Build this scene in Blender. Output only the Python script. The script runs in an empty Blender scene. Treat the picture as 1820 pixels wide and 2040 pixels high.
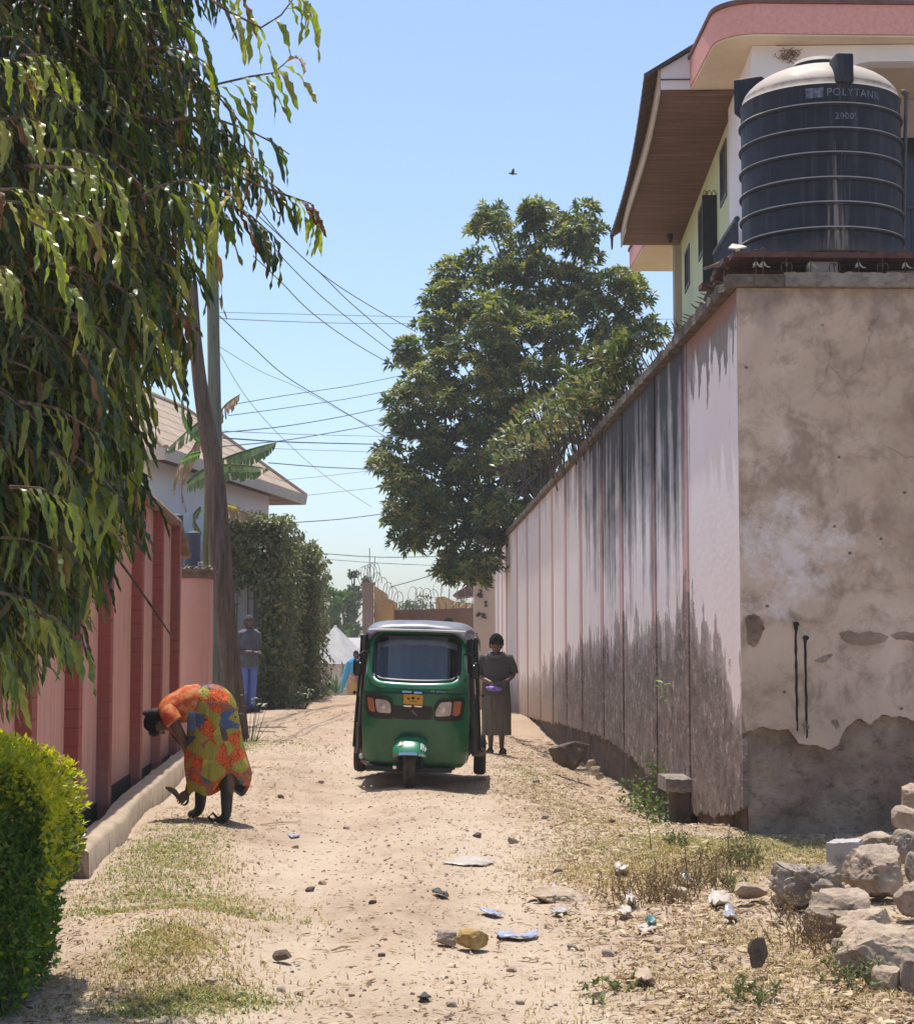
import bpy, bmesh, math, random
from mathutils import Vector, Matrix, noise, Quaternion
R = math.radians
PI = math.pi
scene = bpy.context.scene
COL = scene.collection
random.seed(7)
F = 3600.0                       # focal length in picture units (picture 1820 x 2040)
CAM = Vector((0, 0, 1.46))
PITCH = math.atan(275 / F)
YAW = math.atan(107 / F * math.cos(PITCH))
FWD = Vector((math.sin(YAW) * math.cos(PITCH), math.cos(YAW) * math.cos(PITCH), math.sin(PITCH)))
RIGHT = Vector((math.cos(YAW), -math.sin(YAW), 0))
UP = RIGHT.cross(FWD)
def ray(px, py):
 return FWD * F + RIGHT * (px - 910) + UP * (1020 - py)
def at(px, py, Y):
 d = ray(px, py)
 return CAM + d * (Y / d.y)
def sm(a, b, t):
 if a == b: return 0.0
 t = max(0.0, min(1.0, (t - a) / (b - a)))
 return t * t * (3 - 2 * t)
def lerp(a, b, t): return a + (b - a) * t
def interp(pts, t):
 if t <= pts[0][0]: return pts[0][1]
 for (a, va), (b, vb) in zip(pts, pts[1:]):
  if t <= b: return va + (vb - va) * (t - a) / (b - a)
 return pts[-1][1]
def g2(x, y, cx, cy, sx, sy):
 return math.exp(-((x - cx) / sx) ** 2 - ((y - cy) / sy) ** 2)
def gh(x, y, fine=True):
 """height of the ground"""
 z = 0.40 * sm(18, 36, y) * sm(2.6, -0.8, x)
 z -= 0.95 * sm(42, 60, y)
 z += 0.05 * sm(-1.0, -1.6, x) * sm(8, 13, y) * (1 - sm(20, 26, y))
 z += 0.035 * g2(x, y, -1.55, 14.9, 0.55, 1.3)
 z += 0.12 * g2(x, y, -1.15, 9.4, 0.42, 0.8) + 0.08 * g2(x, y, -1.0, 8.3, 0.5, 0.5)
 z += 0.13 * g2(x, y, -1.55, 19.6, 0.4, 1.0)
 z -= 0.24 * sm(1.15, 2.45, x) * sm(15.0, 16.6, y) * (1 - sm(30, 40, y)) * (1 - sm(3.2, 3.8, x))
 z += 0.05 * g2(x, y, 1.9, 23.0, 0.5, 1.6)
 z += 0.05 * g2(x, y, 2.6, 10.2, 0.8, 1.6)
 z += 0.04 * g2(x, y, 0.05, 17, 0.35, 9) - 0.035 * g2(x, y, -0.55, 17, 0.3, 9) - 0.035 * g2(x, y, 0.75, 17, 0.3, 9)
 z += 0.045 * noise.noise(Vector((x * 0.7, y * 0.45, 3.1))) + 0.02 * noise.noise(Vector((x * 1.9, y * 1.3, 8.0)))
 if fine:
  z += 0.011 * noise.noise(Vector((x * 5, y * 4.0, 1.0))) + 0.006 * noise.noise(Vector((x * 13, y * 10, 5.0)))
 return z
def ground(px, py):
 """where the ray through a picture point meets the ground"""
 d = ray(px, py); d = d / d.y
 y = 4.0
 prev = y
 while y < 90:
  p = CAM + d * y
  if p.z <= gh(p.x, p.y):
   lo, hi = prev, y
   for _ in range(18):
    m = (lo + hi) / 2
    p = CAM + d * m
    if p.z <= gh(p.x, p.y): hi = m
    else: lo = m
   p = CAM + d * hi
   return Vector((p.x, p.y, gh(p.x, p.y)))
  prev = y
  y += 0.05 + y * 0.004
 p = CAM + d * 60
 return Vector((p.x, p.y, gh(p.x, p.y)))
def tag(o, label=None, cat=None, group=None, kind=None):
 if label: o['label'] = label
 if cat: o['category'] = cat
 if group: o['group'] = group
 if kind: o['kind'] = kind
 return o
def thing(name, label, cat, loc=(0, 0, 0), rotz=0.0, group=None):
 o = bpy.data.objects.new(name, None)
 o.empty_display_size = 0.2
 COL.objects.link(o)
 o.location = loc
 o.rotation_euler = (0, 0, rotz)
 return tag(o, label, cat, group)
class MB:
 def __init__(s):
  s.v = []; s.f = []
 def add(s, vs, fs):
  n = len(s.v)
  s.v.extend([tuple(v) for v in vs])
  s.f.extend([tuple(i + n for i in f) for f in fs])
 def box(s, c, d, rot=None, taper=1.0):
  hx, hy, hz = d[0] / 2, d[1] / 2, d[2] / 2
  vs = []
  for z, k in ((-hz, 1.0), (hz, taper)):
   for x, y in ((-hx, -hy), (hx, -hy), (hx, hy), (-hx, hy)):
    vs.append(Vector((x * k, y * k, z)))
  if rot is not None: vs = [rot @ v for v in vs]
  c = Vector(c)
  s.add([v + c for v in vs], [(3, 2, 1, 0), (4, 5, 6, 7), (0, 1, 5, 4), (1, 2, 6, 5), (2, 3, 7, 6), (3, 0, 4, 7)])
  return s
 def bbox(s, x0, x1, y0, y1, z0, z1):
  return s.box(((x0 + x1) / 2, (y0 + y1) / 2, (z0 + z1) / 2), (x1 - x0, y1 - y0, z1 - z0))
 def rbox(s, c, d, r, rot=None, seg=3):
  """box with rounded edges (a bevelled bmesh cube)"""
  bm = bmesh.new()
  bmesh.ops.create_cube(bm, size=1)
  for v in bm.verts: v.co = Vector((v.co.x * d[0], v.co.y * d[1], v.co.z * d[2]))
  bmesh.ops.bevel(bm, geom=list(bm.edges), offset=r, segments=seg, profile=0.5, affect='EDGES')
  bm.verts.index_update()
  c = Vector(c)
  vs = [((rot @ v.co) if rot is not None else v.co) + c for v in bm.verts]
  s.add(vs, [[v.index for v in f.verts] for f in bm.faces])
  bm.free()
  return s
 def tube(s, pts, rad, seg=8, caps=True, flat=1.0):
  pts = [Vector(p) for p in pts]
  if not isinstance(rad, (list, tuple)): rad = [rad] * len(pts)
  ref = None
  n0 = len(s.v)
  rings = []
  for i, p in enumerate(pts):
   t = (pts[min(i + 1, len(pts) - 1)] - pts[max(i - 1, 0)])
   if t.length < 1e-9: t = Vector((0, 0, 1))
   t.normalize()
   if ref is None:
    ref = Vector((1, 0, 0)) if abs(t.x) < 0.9 else Vector((0, 1, 0))
   a = (ref - t * ref.dot(t))
   if a.length < 1e-6: a = t.orthogonal()
   a.normalize(); b = t.cross(a); ref = a
   rings.append([p + (a * math.cos(2 * PI * k / seg) + b * math.sin(2 * PI * k / seg) * flat) * rad[i] for k in range(seg)])
  vs = [v for r in rings for v in r]
  fs = []
  for i in range(len(pts) - 1):
   for k in range(seg):
    k2 = (k + 1) % seg
    fs.append((i * seg + k, i * seg + k2, (i + 1) * seg + k2, (i + 1) * seg + k))
  if caps:
   fs.append(tuple(reversed(range(seg))))
   fs.append(tuple((len(pts) - 1) * seg + k for k in range(seg)))
  s.add(vs, fs)
  return s
 def loft(s, rings, close=True, cap=True):
  n = len(rings[0])
  vs = [Vector(p) for r in rings for p in r]
  fs = []
  for i in range(len(rings) - 1):
   for k in range(n if close else n - 1):
    k2 = (k + 1) % n
    fs.append((i * n + k, i * n + k2, (i + 1) * n + k2, (i + 1) * n + k))
  if cap and close:
   fs.append(tuple(reversed(range(n))))
   fs.append(tuple((len(rings) - 1) * n + k for k in range(n)))
  s.add(vs, fs)
  return s
 def lathe(s, prof, c, seg=32):
  c = Vector(c)
  rings = []
  for r, z in prof:
   rings.append([c + Vector((r * math.cos(2 * PI * k / seg), r * math.sin(2 * PI * k / seg), z)) for k in range(seg)])
  return s.loft(rings)
 def prism(s, poly, off):
  """flat polygon (3D points) swept by vector off"""
  off = Vector(off); n = len(poly)
  a = [Vector(p) for p in poly]
  b = [p + off for p in a]
  fs = [tuple(reversed(range(n))), tuple(range(n, 2 * n))]
  for k in range(n):
   k2 = (k + 1) % n
   fs.append((k, k2, n + k2, n + k))
  s.add(a + b, fs)
  return s
 def sphere(s, c, r, seg=12, rings=8, rot=None):
  if not isinstance(r, (tuple, list)): r = (r, r, r)
  c = Vector(c); vs = []; fs = []
  for i in range(rings + 1):
   th = PI * i / rings
   for k in range(seg):
    ph = 2 * PI * k / seg
    v = Vector((r[0] * math.sin(th) * math.cos(ph), r[1] * math.sin(th) * math.sin(ph), r[2] * math.cos(th)))
    if rot is not None: v = rot @ v
    vs.append(c + v)
  for i in range(rings):
   for k in range(seg):
    k2 = (k + 1) % seg
    fs.append((i * seg + k, (i + 1) * seg + k, (i + 1) * seg + k2, i * seg + k2))
  s.add(vs, fs)
  return s
 def build(s, name, m, parent=None, smooth=None, weld=False, fix=True):
  me = bpy.data.meshes.new(name)
  me.from_pydata(s.v, [], s.f)
  if weld or fix:
   bm = bmesh.new(); bm.from_mesh(me)
   if weld: bmesh.ops.remove_doubles(bm, verts=bm.verts, dist=1e-5)
   if fix: bmesh.ops.recalc_face_normals(bm, faces=bm.faces)
   bm.to_mesh(me); bm.free()
  me.update()
  if smooth is not None:
   me.polygons.foreach_set('use_smooth', [True] * len(me.polygons))
   if smooth < 179: me.set_sharp_from_angle(angle=R(smooth))
  if m is not None: me.materials.append(m)
  o = bpy.data.objects.new(name, me)
  COL.objects.link(o)
  if parent is not None: o.parent = parent
  return o
def copy_thing(root, loc, rotz, label=None):
 r = root.copy(); COL.objects.link(r)
 r.location = loc; r.rotation_euler = (0, 0, rotz)
 if label: r['label'] = label
 for ch in list(root.children):
  c = ch.copy(); COL.objects.link(c); c.parent = r
 return r
def rotz(a): return Matrix.Rotation(a, 3, 'Z')
def rotx(a): return Matrix.Rotation(a, 3, 'X')
def roty(a): return Matrix.Rotation(a, 3, 'Y')
def C(r, g, b):
 f = lambda c: ((c / 255 + 0.055) / 1.055) ** 2.4 if c > 10 else c / 255 / 12.92
 return (f(r), f(g), f(b), 1.0)
class NT:
 """tiny node-tree writer"""
 def __init__(s, name):
  s.m = bpy.data.materials.new(name); s.m.use_nodes = True
  s.t = s.m.node_tree; s.t.nodes.clear()
  s.out = s.n('ShaderNodeOutputMaterial')
 def n(s, typ, **kw):
  x = s.t.nodes.new(typ)
  for k, v in kw.items(): setattr(x, k, v)
  return x
 def l(s, a, b): s.t.links.new(a, b)
 def pos(s): return s.n('ShaderNodeNewGeometry').outputs['Position']
 def obj(s): return s.n('ShaderNodeTexCoord').outputs['Object']
 def mapping(s, v, sc=(1, 1, 1), loc=(0, 0, 0), rot=(0, 0, 0)):
  x = s.n('ShaderNodeMapping')
  x.inputs['Scale'].default_value = sc; x.inputs['Location'].default_value = loc; x.inputs['Rotation'].default_value = rot
  s.l(v, x.inputs['Vector']); return x.outputs[0]
 def noise(s, v, scale=5, detail=4, rough=0.55, dist=0.0):
  x = s.n('ShaderNodeTexNoise')
  x.inputs['Scale'].default_value = scale; x.inputs['Detail'].default_value = detail
  x.inputs['Roughness'].default_value = rough; x.inputs['Distortion'].default_value = dist
  s.l(v, x.inputs['Vector']); return x.outputs['Fac']
 def voro(s, v, scale=5, feature='F1', out='Distance', rnd=1.0):
  x = s.n('ShaderNodeTexVoronoi', feature=feature)
  x.inputs['Scale'].default_value = scale
  x.inputs['Randomness'].default_value = rnd
  s.l(v, x.inputs['Vector']); return x.outputs[out]
 def ramp(s, fac, stops, interp='LINEAR'):
  x = s.n('ShaderNodeValToRGB'); cr = x.color_ramp; cr.interpolation = interp
  while len(cr.elements) < len(stops): cr.elements.new(0.5)
  for e, (p, c) in zip(cr.elements, stops):
   e.position = p
   e.color = c if isinstance(c, tuple) else (c, c, c, 1)
  s.l(fac, x.inputs[0]); return x.outputs[0]
 def math(s, op, a, b=None, clamp=False):
  x = s.n('ShaderNodeMath', operation=op); x.use_clamp = clamp
  for i, q in enumerate((a, b)):
   if q is None: continue
   if isinstance(q, (int, float)): x.inputs[i].default_value = q
   else: s.l(q, x.inputs[i])
  return x.outputs[0]
 def mix(s, fac, a, b, blend='MIX'):
  x = s.n('ShaderNodeMix', data_type='RGBA', blend_type=blend)
  for i, q in ((0, fac), (6, a), (7, b)):
   if isinstance(q, (int, float)):
    x.inputs[i].default_value = q if i == 0 else (q, q, q, 1)
   elif isinstance(q, tuple): x.inputs[i].default_value = q
   else: s.l(q, x.inputs[i])
  return x.outputs[2]
 def xyz(s, v):
  x = s.n('ShaderNodeSeparateXYZ'); s.l(v, x.inputs[0]); return x.outputs
 def bump(s, h, strength=0.3, dist=0.02, normal=None):
  x = s.n('ShaderNodeBump'); x.inputs['Strength'].default_value = strength; x.inputs['Distance'].default_value = dist
  s.l(h, x.inputs['Height'])
  if normal is not None: s.l(normal, x.inputs['Normal'])
  return x.outputs[0]
 def bsdf(s, col, rough=0.85, metallic=0.0, normal=None, spec=0.35, coat=0.0):
  x = s.n('ShaderNodeBsdfPrincipled')
  for key, q in (('Base Color', col), ('Roughness', rough), ('Metallic', metallic), ('Specular IOR Level', spec)):
   if isinstance(q, (int, float)): x.inputs[key].default_value = q
   elif isinstance(q, tuple): x.inputs[key].default_value = q
   else: s.l(q, x.inputs[key])
  if coat: x.inputs['Coat Weight'].default_value = coat; x.inputs['Coat Roughness'].default_value = 0.06
  if normal is not None: s.l(normal, x.inputs['Normal'])
  return x.outputs[0]
 def done(s, sh):
  s.l(sh, s.out.inputs['Surface']); return s.m
def simple(name, c1, c2=None, scale=6, rough=0.8, bump=0.0, bscale=None, metallic=0.0, spec=0.35, stretch=(1, 1, 1), lo=0.35, hi=0.65, coat=0.0, coords='pos'):
 t = NT(name)
 v = t.mapping(t.pos() if coords == 'pos' else t.obj(), stretch)
 if c2 is None: col = c1
 else: col = t.ramp(t.noise(v, scale, 5, 0.6), [(lo, c1), (hi, c2)])
 nrm = None
 if bump: nrm = t.bump(t.noise(v, bscale or scale * 4, 4, 0.6), bump, 0.01)
 return t.done(t.bsdf(col, rough, metallic, nrm, spec, coat))
def leafmat(name, stops, rough=0.42, trans=0.35, tcol=None, spec=0.4, dust=0.0):
 """leaf: colour by leaf, gloss on top, light through"""
 t = NT(name)
 rnd = t.n('ShaderNodeNewGeometry').outputs['Random Per Island']
 col = t.ramp(rnd, stops)
 if dust:
  d = t.ramp(t.noise(t.pos(), 14, 4, 0.7), [(0.5, 0.0), (0.72, dust)])
  col = t.mix(d, col, C(150, 138, 112))
 p = t.bsdf(col, rough, 0, None, spec)
 tr = t.n('ShaderNodeBsdfTranslucent')
 tc = t.mix(1.0, col, tcol or (1.6, 1.9, 0.5, 1), 'MULTIPLY')
 t.l(tc, tr.inputs['Color'])
 mx = t.n('ShaderNodeMixShader'); mx.inputs[0].default_value = trans
 t.l(p, mx.inputs[1]); t.l(tr.outputs[0], mx.inputs[2])
 return t.done(mx.outputs[0])
# ================================================================ world, sun, camera
SUN_EL, SUN_AZ = R(77), math.atan2(-0.27, 0.96)      # azimuth from +Y towards +X : behind the scene, a little left
sun_dir = Vector((math.sin(SUN_AZ) * math.cos(SUN_EL), math.cos(SUN_AZ) * math.cos(SUN_EL), math.sin(SUN_EL)))
w = bpy.data.worlds.new("World"); scene.world = w; w.use_nodes = True
nt = w.node_tree; nt.nodes.clear()
sky = nt.nodes.new('ShaderNodeTexSky'); sky.sky_type = 'NISHITA'; sky.sun_disc = False
sky.sun_elevation = SUN_EL; sky.sun_rotation = SUN_AZ
sky.altitude = 550; sky.air_density = 1.0; sky.dust_density = 2.4; sky.ozone_density = 3.0
bg = nt.nodes.new('ShaderNodeBackground'); bg.inputs['Strength'].default_value = 0.15
wo = nt.nodes.new('ShaderNodeOutputWorld')
nt.links.new(sky.outputs[0], bg.inputs[0]); nt.links.new(bg.outputs[0], wo.inputs[0])
sl = bpy.data.lights.new('sun', 'SUN'); sl.energy = 4.1; sl.angle = R(0.55); sl.color = (1.0, 0.955, 0.89)
so = bpy.data.objects.new('sun', sl); COL.objects.link(so)
so.rotation_euler = sun_dir.to_track_quat('Z', 'Y').to_euler(); so.location = (0, 0, 30)
cam = bpy.data.cameras.new('camera'); co = bpy.data.objects.new('camera', cam); COL.objects.link(co)
cam.sensor_fit = 'VERTICAL'; cam.sensor_height = 36; cam.lens = F / 2040 * 36
cam.clip_start = 0.05; cam.clip_end = 5000
co.location = CAM
co.rotation_euler = Matrix((RIGHT, UP, -FWD)).transposed().to_euler()
scene.camera = co
scene.view_settings.view_transform = 'Standard'; scene.view_settings.look = 'None'
scene.view_settings.exposure = 0.48; scene.view_settings.gamma = 1.0
scene.render.engine = 'CYCLES'
scene.cycles.max_bounces = 8; scene.cycles.transparent_max_bounces = 12
scene.cycles.use_denoising = True
# ================================================================ ground
def ground_mat():
 t = NT('dry_earth')
 p = t.pos()
 big = t.noise(p, 0.55, 5, 0.6, 0.4)
 col = t.ramp(big, [(0.32, (0.30, 0.215, 0.148, 1)), (0.5, (0.385, 0.29, 0.207, 1)), (0.68, (0.455, 0.36, 0.27, 1))])
 med = t.noise(t.mapping(p, (1, 0.6, 1)), 4.5, 6, 0.65)
 col = t.mix(t.ramp(med, [(0.42, 0.0), (0.66, 0.55)]), col, (0.47, 0.375, 0.28, 1))
 sp_ = t.xyz(p); wob = t.math('ADD', sp_[0], t.math('MULTIPLY', t.math('SUBTRACT', t.noise(t.mapping(p, (0.3, 0.3, 0.3)), 1.0, 3, 0.5), 0.5), 1.3))
 for cx in (-0.62, 0.62):
  bd = t.math('ABSOLUTE', t.math('SUBTRACT', wob, cx)); msk = t.math('MULTIPLY', t.ramp(bd, [(0.10, 0.75), (0.38, 0.0)]), t.ramp(t.noise(t.mapping(p, (1, 0.25, 1)), 1.7, 4, 0.6), [(0.35, 0.25), (0.6, 1.0)]))
  col = t.mix(msk, col, (0.46, 0.37, 0.275, 1))
 col = t.mix(t.ramp(t.noise(t.mapping(p, (1, 0.5, 1)), 9, 5, 0.7), [(0.28, 0.6), (0.44, 0.0)]), col, (0.24, 0.165, 0.105, 1))
 fine = t.noise(p, 60, 3, 0.7)
 col = t.mix(t.ramp(fine, [(0.3, 0.35), (0.48, 0.0)]), col, (0.22, 0.155, 0.10, 1))
 col = t.mix(t.ramp(t.noise(p, 95, 2, 0.6), [(0.62, 0.0), (0.75, 0.5)]), col, (0.60, 0.50, 0.38, 1))
 peb = t.voro(p, 26)
 col = t.mix(t.ramp(peb, [(0.04, 0.30), (0.12, 0.0)]), col, (0.30, 0.235, 0.175, 1))
 sx = t.xyz(p)
 far = t.ramp(t.math('DIVIDE', sx[1], 60.0), [(0.36, 0.0), (0.6, 0.4)])
 col = t.mix(far, col, (0.36, 0.235, 0.145, 1))
 hgt = t.math('ADD', t.math('MULTIPLY', fine, 0.35), t.math('ADD', t.noise(p, 17, 5, 0.7), t.math('MULTIPLY', t.ramp(peb, [(0.0, 1.0), (0.2, 0.0)]), 0.4)))
 return t.done(t.bsdf(col, 0.95, 0, t.bump(hgt, 0.75, 0.022), 0.15))
def build_ground():
 xs = [-3.4 + 7.9 * i / 230 for i in range(231)]
 k = 0.05
 while xs[-1] < 380: k *= 1.35; xs.append(xs[-1] + k)
 k = 0.05
 while xs[0] > -380: k *= 1.35; xs.insert(0, xs[0] - k)
 ys = [-60, -20, -6, 0, 3]
 y = 5.2
 while y < 64: ys.append(y); y *= 1.0068
 k = 0.5
 while ys[-1] < 380: k *= 1.5; ys.append(ys[-1] + k)
 vs = []; fs = []
 for yy in ys:
  for xx in xs:
   zz = gh(xx, max(-60, yy)) if abs(xx) < 40 and -20 < yy < 150 else gh(max(-40, min(40, xx)), max(-20, min(150, yy)), False)
   vs.append((xx, yy, zz))
 n = len(xs)
 for j in range(len(ys) - 1):
  for i in range(n - 1):
   fs.append((j * n + i, j * n + i + 1, (j + 1) * n + i + 1, (j + 1) * n + i))
 me = bpy.data.meshes.new('ground'); me.from_pydata(vs, [], fs); me.update()
 me.polygons.foreach_set('use_smooth', [True] * len(me.polygons))
 me.materials.append(ground_mat())
 o = bpy.data.objects.new('ground', me); COL.objects.link(o)
 tag(o, 'dusty beige earth lane running uphill between the two walls', kind='structure')
build_ground()
# ================================================================ wall on the right
WX = 2.75; WY0 = 14.4; WY1 = 46.2; WZ = 4.385
def wall_paint(name, base, peel=True):
 t = NT(name)
 p = t.pos(); q = t.xyz(p); y, z = q[1], q[2]
 streak = t.noise(t.mapping(p, (0.2, 1.7, 0.55)), 1.5, 5, 0.6)
 streak2 = t.noise(t.mapping(p, (0.2, 4.5, 2.4)), 1.4, 5, 0.7)
 run = t.noise(t.mapping(p, (0.2, 2.0, 0.14)), 1.5, 5, 0.62); blot = t.noise(t.mapping(p, (1, 0.7, 1.1)), 1.6, 6, 0.68)
 low = t.noise(t.mapping(p, (0, 0.55, 0.02)), 1.0, 2, 0.5)
 col = t.mix(t.ramp(t.noise(t.mapping(p, (1, 1, 0.5)), 1.3, 4, 0.6), [(0.35, 0.0), (0.7, 0.45)]), base, (base[0] * 0.92, base[1] * 0.87, base[2] * 0.83, 1))
 a = t.math('SUBTRACT', WZ, z)
 win = t.ramp(t.math('DIVIDE', y, 50.0), [(0.325, 0.0), (0.352, 0.95), (0.40, 0.80), (0.44, 0.98), (0.50, 0.82), (0.55, 0.5), (0.66, 0.18), (0.9, 0.10)])
 m = t.math('ADD', t.math('SUBTRACT', t.math('MULTIPLY', win, 1.0), t.math('MULTIPLY', a, 0.36)), t.math('MULTIPLY', t.math('SUBTRACT', run, 0.5), 2.2))
 m = t.math('ADD', m, t.math('MULTIPLY', t.math('SUBTRACT', blot, 0.5), 1.1))
 col = t.mix(t.ramp(m, [(0.05, 0.0), (0.38, 0.5), (0.80, 0.96)]), col, (0.035, 0.034, 0.038, 1))
 if peel:
  yw = t.ramp(t.math('DIVIDE', y, 50.0), [(0.335, 1.0), (0.347, 0.0)])
  pn = t.noise(t.mapping(p, (1, 2.2, 0.8)), 1.5, 5, 0.6)
  k = t.math('SUBTRACT', t.math('MULTIPLY', pn, 2.6), t.math('ADD', a, 0.66))
  g1 = t.math('MULTIPLY', t.ramp(k, [(0.20, 0.0), (0.24, 1.0)]), yw)
  col = t.mix(g1, col, (0.27, 0.225, 0.20, 1))
  k2 = t.math('SUBTRACT', t.math('MULTIPLY', streak2, 0.55), a)
  g2_ = t.math('MULTIPLY', t.ramp(k2, [(0.05, 0.0), (0.12, 0.9)]), yw)
  col = t.mix(g2_, col, (0.30, 0.14, 0.09, 1))
 top = t.ramp(t.math('DIVIDE', y, 50.0), [(0.288, 0.25), (0.300, 0.30), (0.320, 0.37), (0.345, 0.455), (0.36, 0.40), (0.40, 0.385), (0.48, 0.37), (0.60, 0.31), (0.75, 0.22), (1.0, 0.12)])
 h = t.math('SUBTRACT', t.math('MULTIPLY', top, 4.6), z)
 h = t.math('ADD', h, t.math('MULTIPLY', t.math('SUBTRACT', streak, 0.5), 1.5))
 h = t.math('ADD', h, t.math('ADD', t.math('MULTIPLY', t.math('SUBTRACT', streak2, 0.5), 0.5), t.math('MULTIPLY', t.math('SUBTRACT', blot, 0.5), 1.0)))
 dirt = t.ramp(t.noise(t.mapping(p, (1, 1.1, 1.5)), 2.0, 8, 0.76), [(0.32, (0.06, 0.044, 0.034, 1)), (0.44, (0.145, 0.108, 0.086, 1)), (0.56, (0.21, 0.16, 0.13, 1)), (0.70, (0.40, 0.315, 0.255, 1))])
 dirt = t.mix(t.ramp(t.noise(t.mapping(p, (1, 1.9, 2.6)), 3.0, 5, 0.75), [(0.54, 0.0), (0.60, 0.85)]), dirt, (0.05, 0.036, 0.028, 1))
 dirt = t.mix(t.ramp(t.noise(t.mapping(p, (1, 2.0, 2.8), (0, 7, 0)), 3.4, 5, 0.75), [(0.57, 0.0), (0.63, 0.75)]), dirt, (0.52, 0.43, 0.36, 1))
 fade = t.ramp(t.math('DIVIDE', y, 50.0), [(0.6, 1.0), (0.85, 0.45)])
 hm = t.math('MULTIPLY', t.ramp(h, [(0.0, 0.0), (0.06, 0.62), (0.45, 0.95)]), fade)
 col = t.mix(hm, col, dirt)
 es = t.math('SUBTRACT', 1.15, t.math('ADD', z, t.math('MULTIPLY', streak2, 0.6)))
 ew = t.ramp(t.math('DIVIDE', y, 50.0), [(0.5, 0.0), (0.66, 0.75), (1.0, 0.8)])
 col = t.mix(t.math('MULTIPLY', t.ramp(es, [(0.0, 0.0), (0.8, 1.0)]), ew), col, (0.36, 0.225, 0.145, 1))
 bh = t.math('ADD', t.math('MULTIPLY', t.noise(t.mapping(p, (1, 1, 1.4)), 8, 6, 0.75), hm), t.math('MULTIPLY', t.noise(p, 14, 4, 0.6), 0.3))
 return t.done(t.bsdf(col, 0.9, 0, t.bump(bh, 0.6, 0.02), 0.2))
PAINT = wall_paint('weathered_white_paint', (0.90, 0.785, 0.725, 1))
PINKSTRIP = wall_paint('weathered_pink_paint', (0.68, 0.44, 0.385, 1), False)
def rough_stone(name, c1, c2, c3, sc=3.0, bump=0.9):
 t = NT(name); p = t.pos()
 n1 = t.noise(p, sc, 6, 0.65, 0.3)
 col = t.ramp(n1, [(0.3, c1), (0.5, c2), (0.7, c3)])
 n2 = t.noise(t.mapping(p, (1, 1, 1.5)), sc * 2.4, 7, 0.74)
 col = t.mix(t.ramp(n2, [(0.33, 0.7), (0.48, 0.0)]), col, (c1[0] * 0.45, c1[1] * 0.45, c1[2] * 0.45, 1))
 return t.done(t.bsdf(col, 0.95, 0, t.bump(t.math('ADD', n1, n2), bump, 0.05), 0.15))
FOUND = rough_stone('dark_foundation_stone', (0.07, 0.048, 0.036, 1), (0.13, 0.092, 0.07, 1), (0.20, 0.145, 0.11, 1), 2.2)
def end_plaster():
 t = NT('bare_cement_render'); p = t.pos(); q = t.xyz(p); x, z = q[0], q[2]
 n1 = t.noise(p, 0.9, 6, 0.62, 0.5)
 col = t.ramp(n1, [(0.28, (0.37, 0.27, 0.195, 1)), (0.45, (0.53, 0.405, 0.305, 1)), (0.60, (0.62, 0.485, 0.375, 1)), (0.75, (0.70, 0.57, 0.455, 1))])
 col = t.mix(t.ramp(t.noise(t.mapping(p, (1, 1, 1), (3, 0, 5)), 2.8, 6, 0.68, 0.3), [(0.38, 0.75), (0.54, 0.0)]), col, (0.28, 0.20, 0.145, 1))
 col = t.mix(t.ramp(t.noise(t.mapping(p, (1, 1, 0.5), (9, 2, 1)), 7, 6, 0.7), [(0.55, 0.0), (0.72, 0.4)]), col, (0.66, 0.56, 0.47, 1))
 zc = t.math('ABSOLUTE', t.math('SUBTRACT', z, 2.25)); xc = t.math('ABSOLUTE', t.math('SUBTRACT', x, 3.05))
 wv = t.math('SUBTRACT', 1.0, t.math('ADD', t.math('MULTIPLY', zc, 0.95), t.math('MULTIPLY', xc, 1.1)))
 sb = t.math('ADD', wv, t.math('MULTIPLY', t.math('SUBTRACT', t.noise(p, 4.5, 7, 0.75), 0.5), 3.2))
 col = t.mix(t.ramp(sb, [(0.35, 0.0), (1.2, 0.75)]), col, (0.78, 0.72, 0.69, 1))
 tp = t.math('ADD', t.math('SUBTRACT', z, 4.12), t.math('MULTIPLY', t.math('SUBTRACT', t.noise(t.mapping(p, (1, 1, 0.6), (1, 1, 4)), 1.7, 6, 0.65), 0.5), 1.9))
 col = t.mix(t.ramp(tp, [(-0.0, 0.0), (0.45, 0.75)]), col, (0.20, 0.155, 0.13, 1))
 vo = t.voro(t.mapping(p, (1, 0.2, 1.25)), 4.2)
 col = t.mix(t.ramp(vo, [(0.045, 0.85), (0.075, 0.0)]), col, (0.10, 0.07, 0.052, 1))
 wp = t.n('ShaderNodeVectorMath', operation='ADD')
 nn = t.n('ShaderNodeTexNoise'); nn.inputs['Scale'].default_value = 2.2; nn.inputs['Detail'].default_value = 5; t.l(p, nn.inputs['Vector'])
 sc = t.n('ShaderNodeVectorMath', operation='SCALE'); sc.inputs['Scale'].default_value = 0.55; t.l(nn.outputs['Color'], sc.inputs[0])
 t.l(p, wp.inputs[0]); t.l(sc.outputs[0], wp.inputs[1])
 cr = t.voro(t.mapping(wp.outputs[0], (1.0, 0.1, 0.5)), 0.75, 'DISTANCE_TO_EDGE')
 crm = t.math('MULTIPLY', t.ramp(cr, [(0.0006, 0.4), (0.0022, 0.0)]), t.ramp(n1, [(0.42, 1.0), (0.50, 0.0)]))
 col = t.mix(crm, col, (0.07, 0.05, 0.04, 1))
 hh = t.math('ADD', t.noise(p, 9, 6, 0.7), t.math('MULTIPLY', t.ramp(vo, [(0.03, 0.0), (0.1, 1.0)]), 0.6))
 return t.done(t.bsdf(col, 0.92, 0, t.bump(hh, 0.55, 0.02), 0.18))
ENDP = end_plaster()
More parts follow.
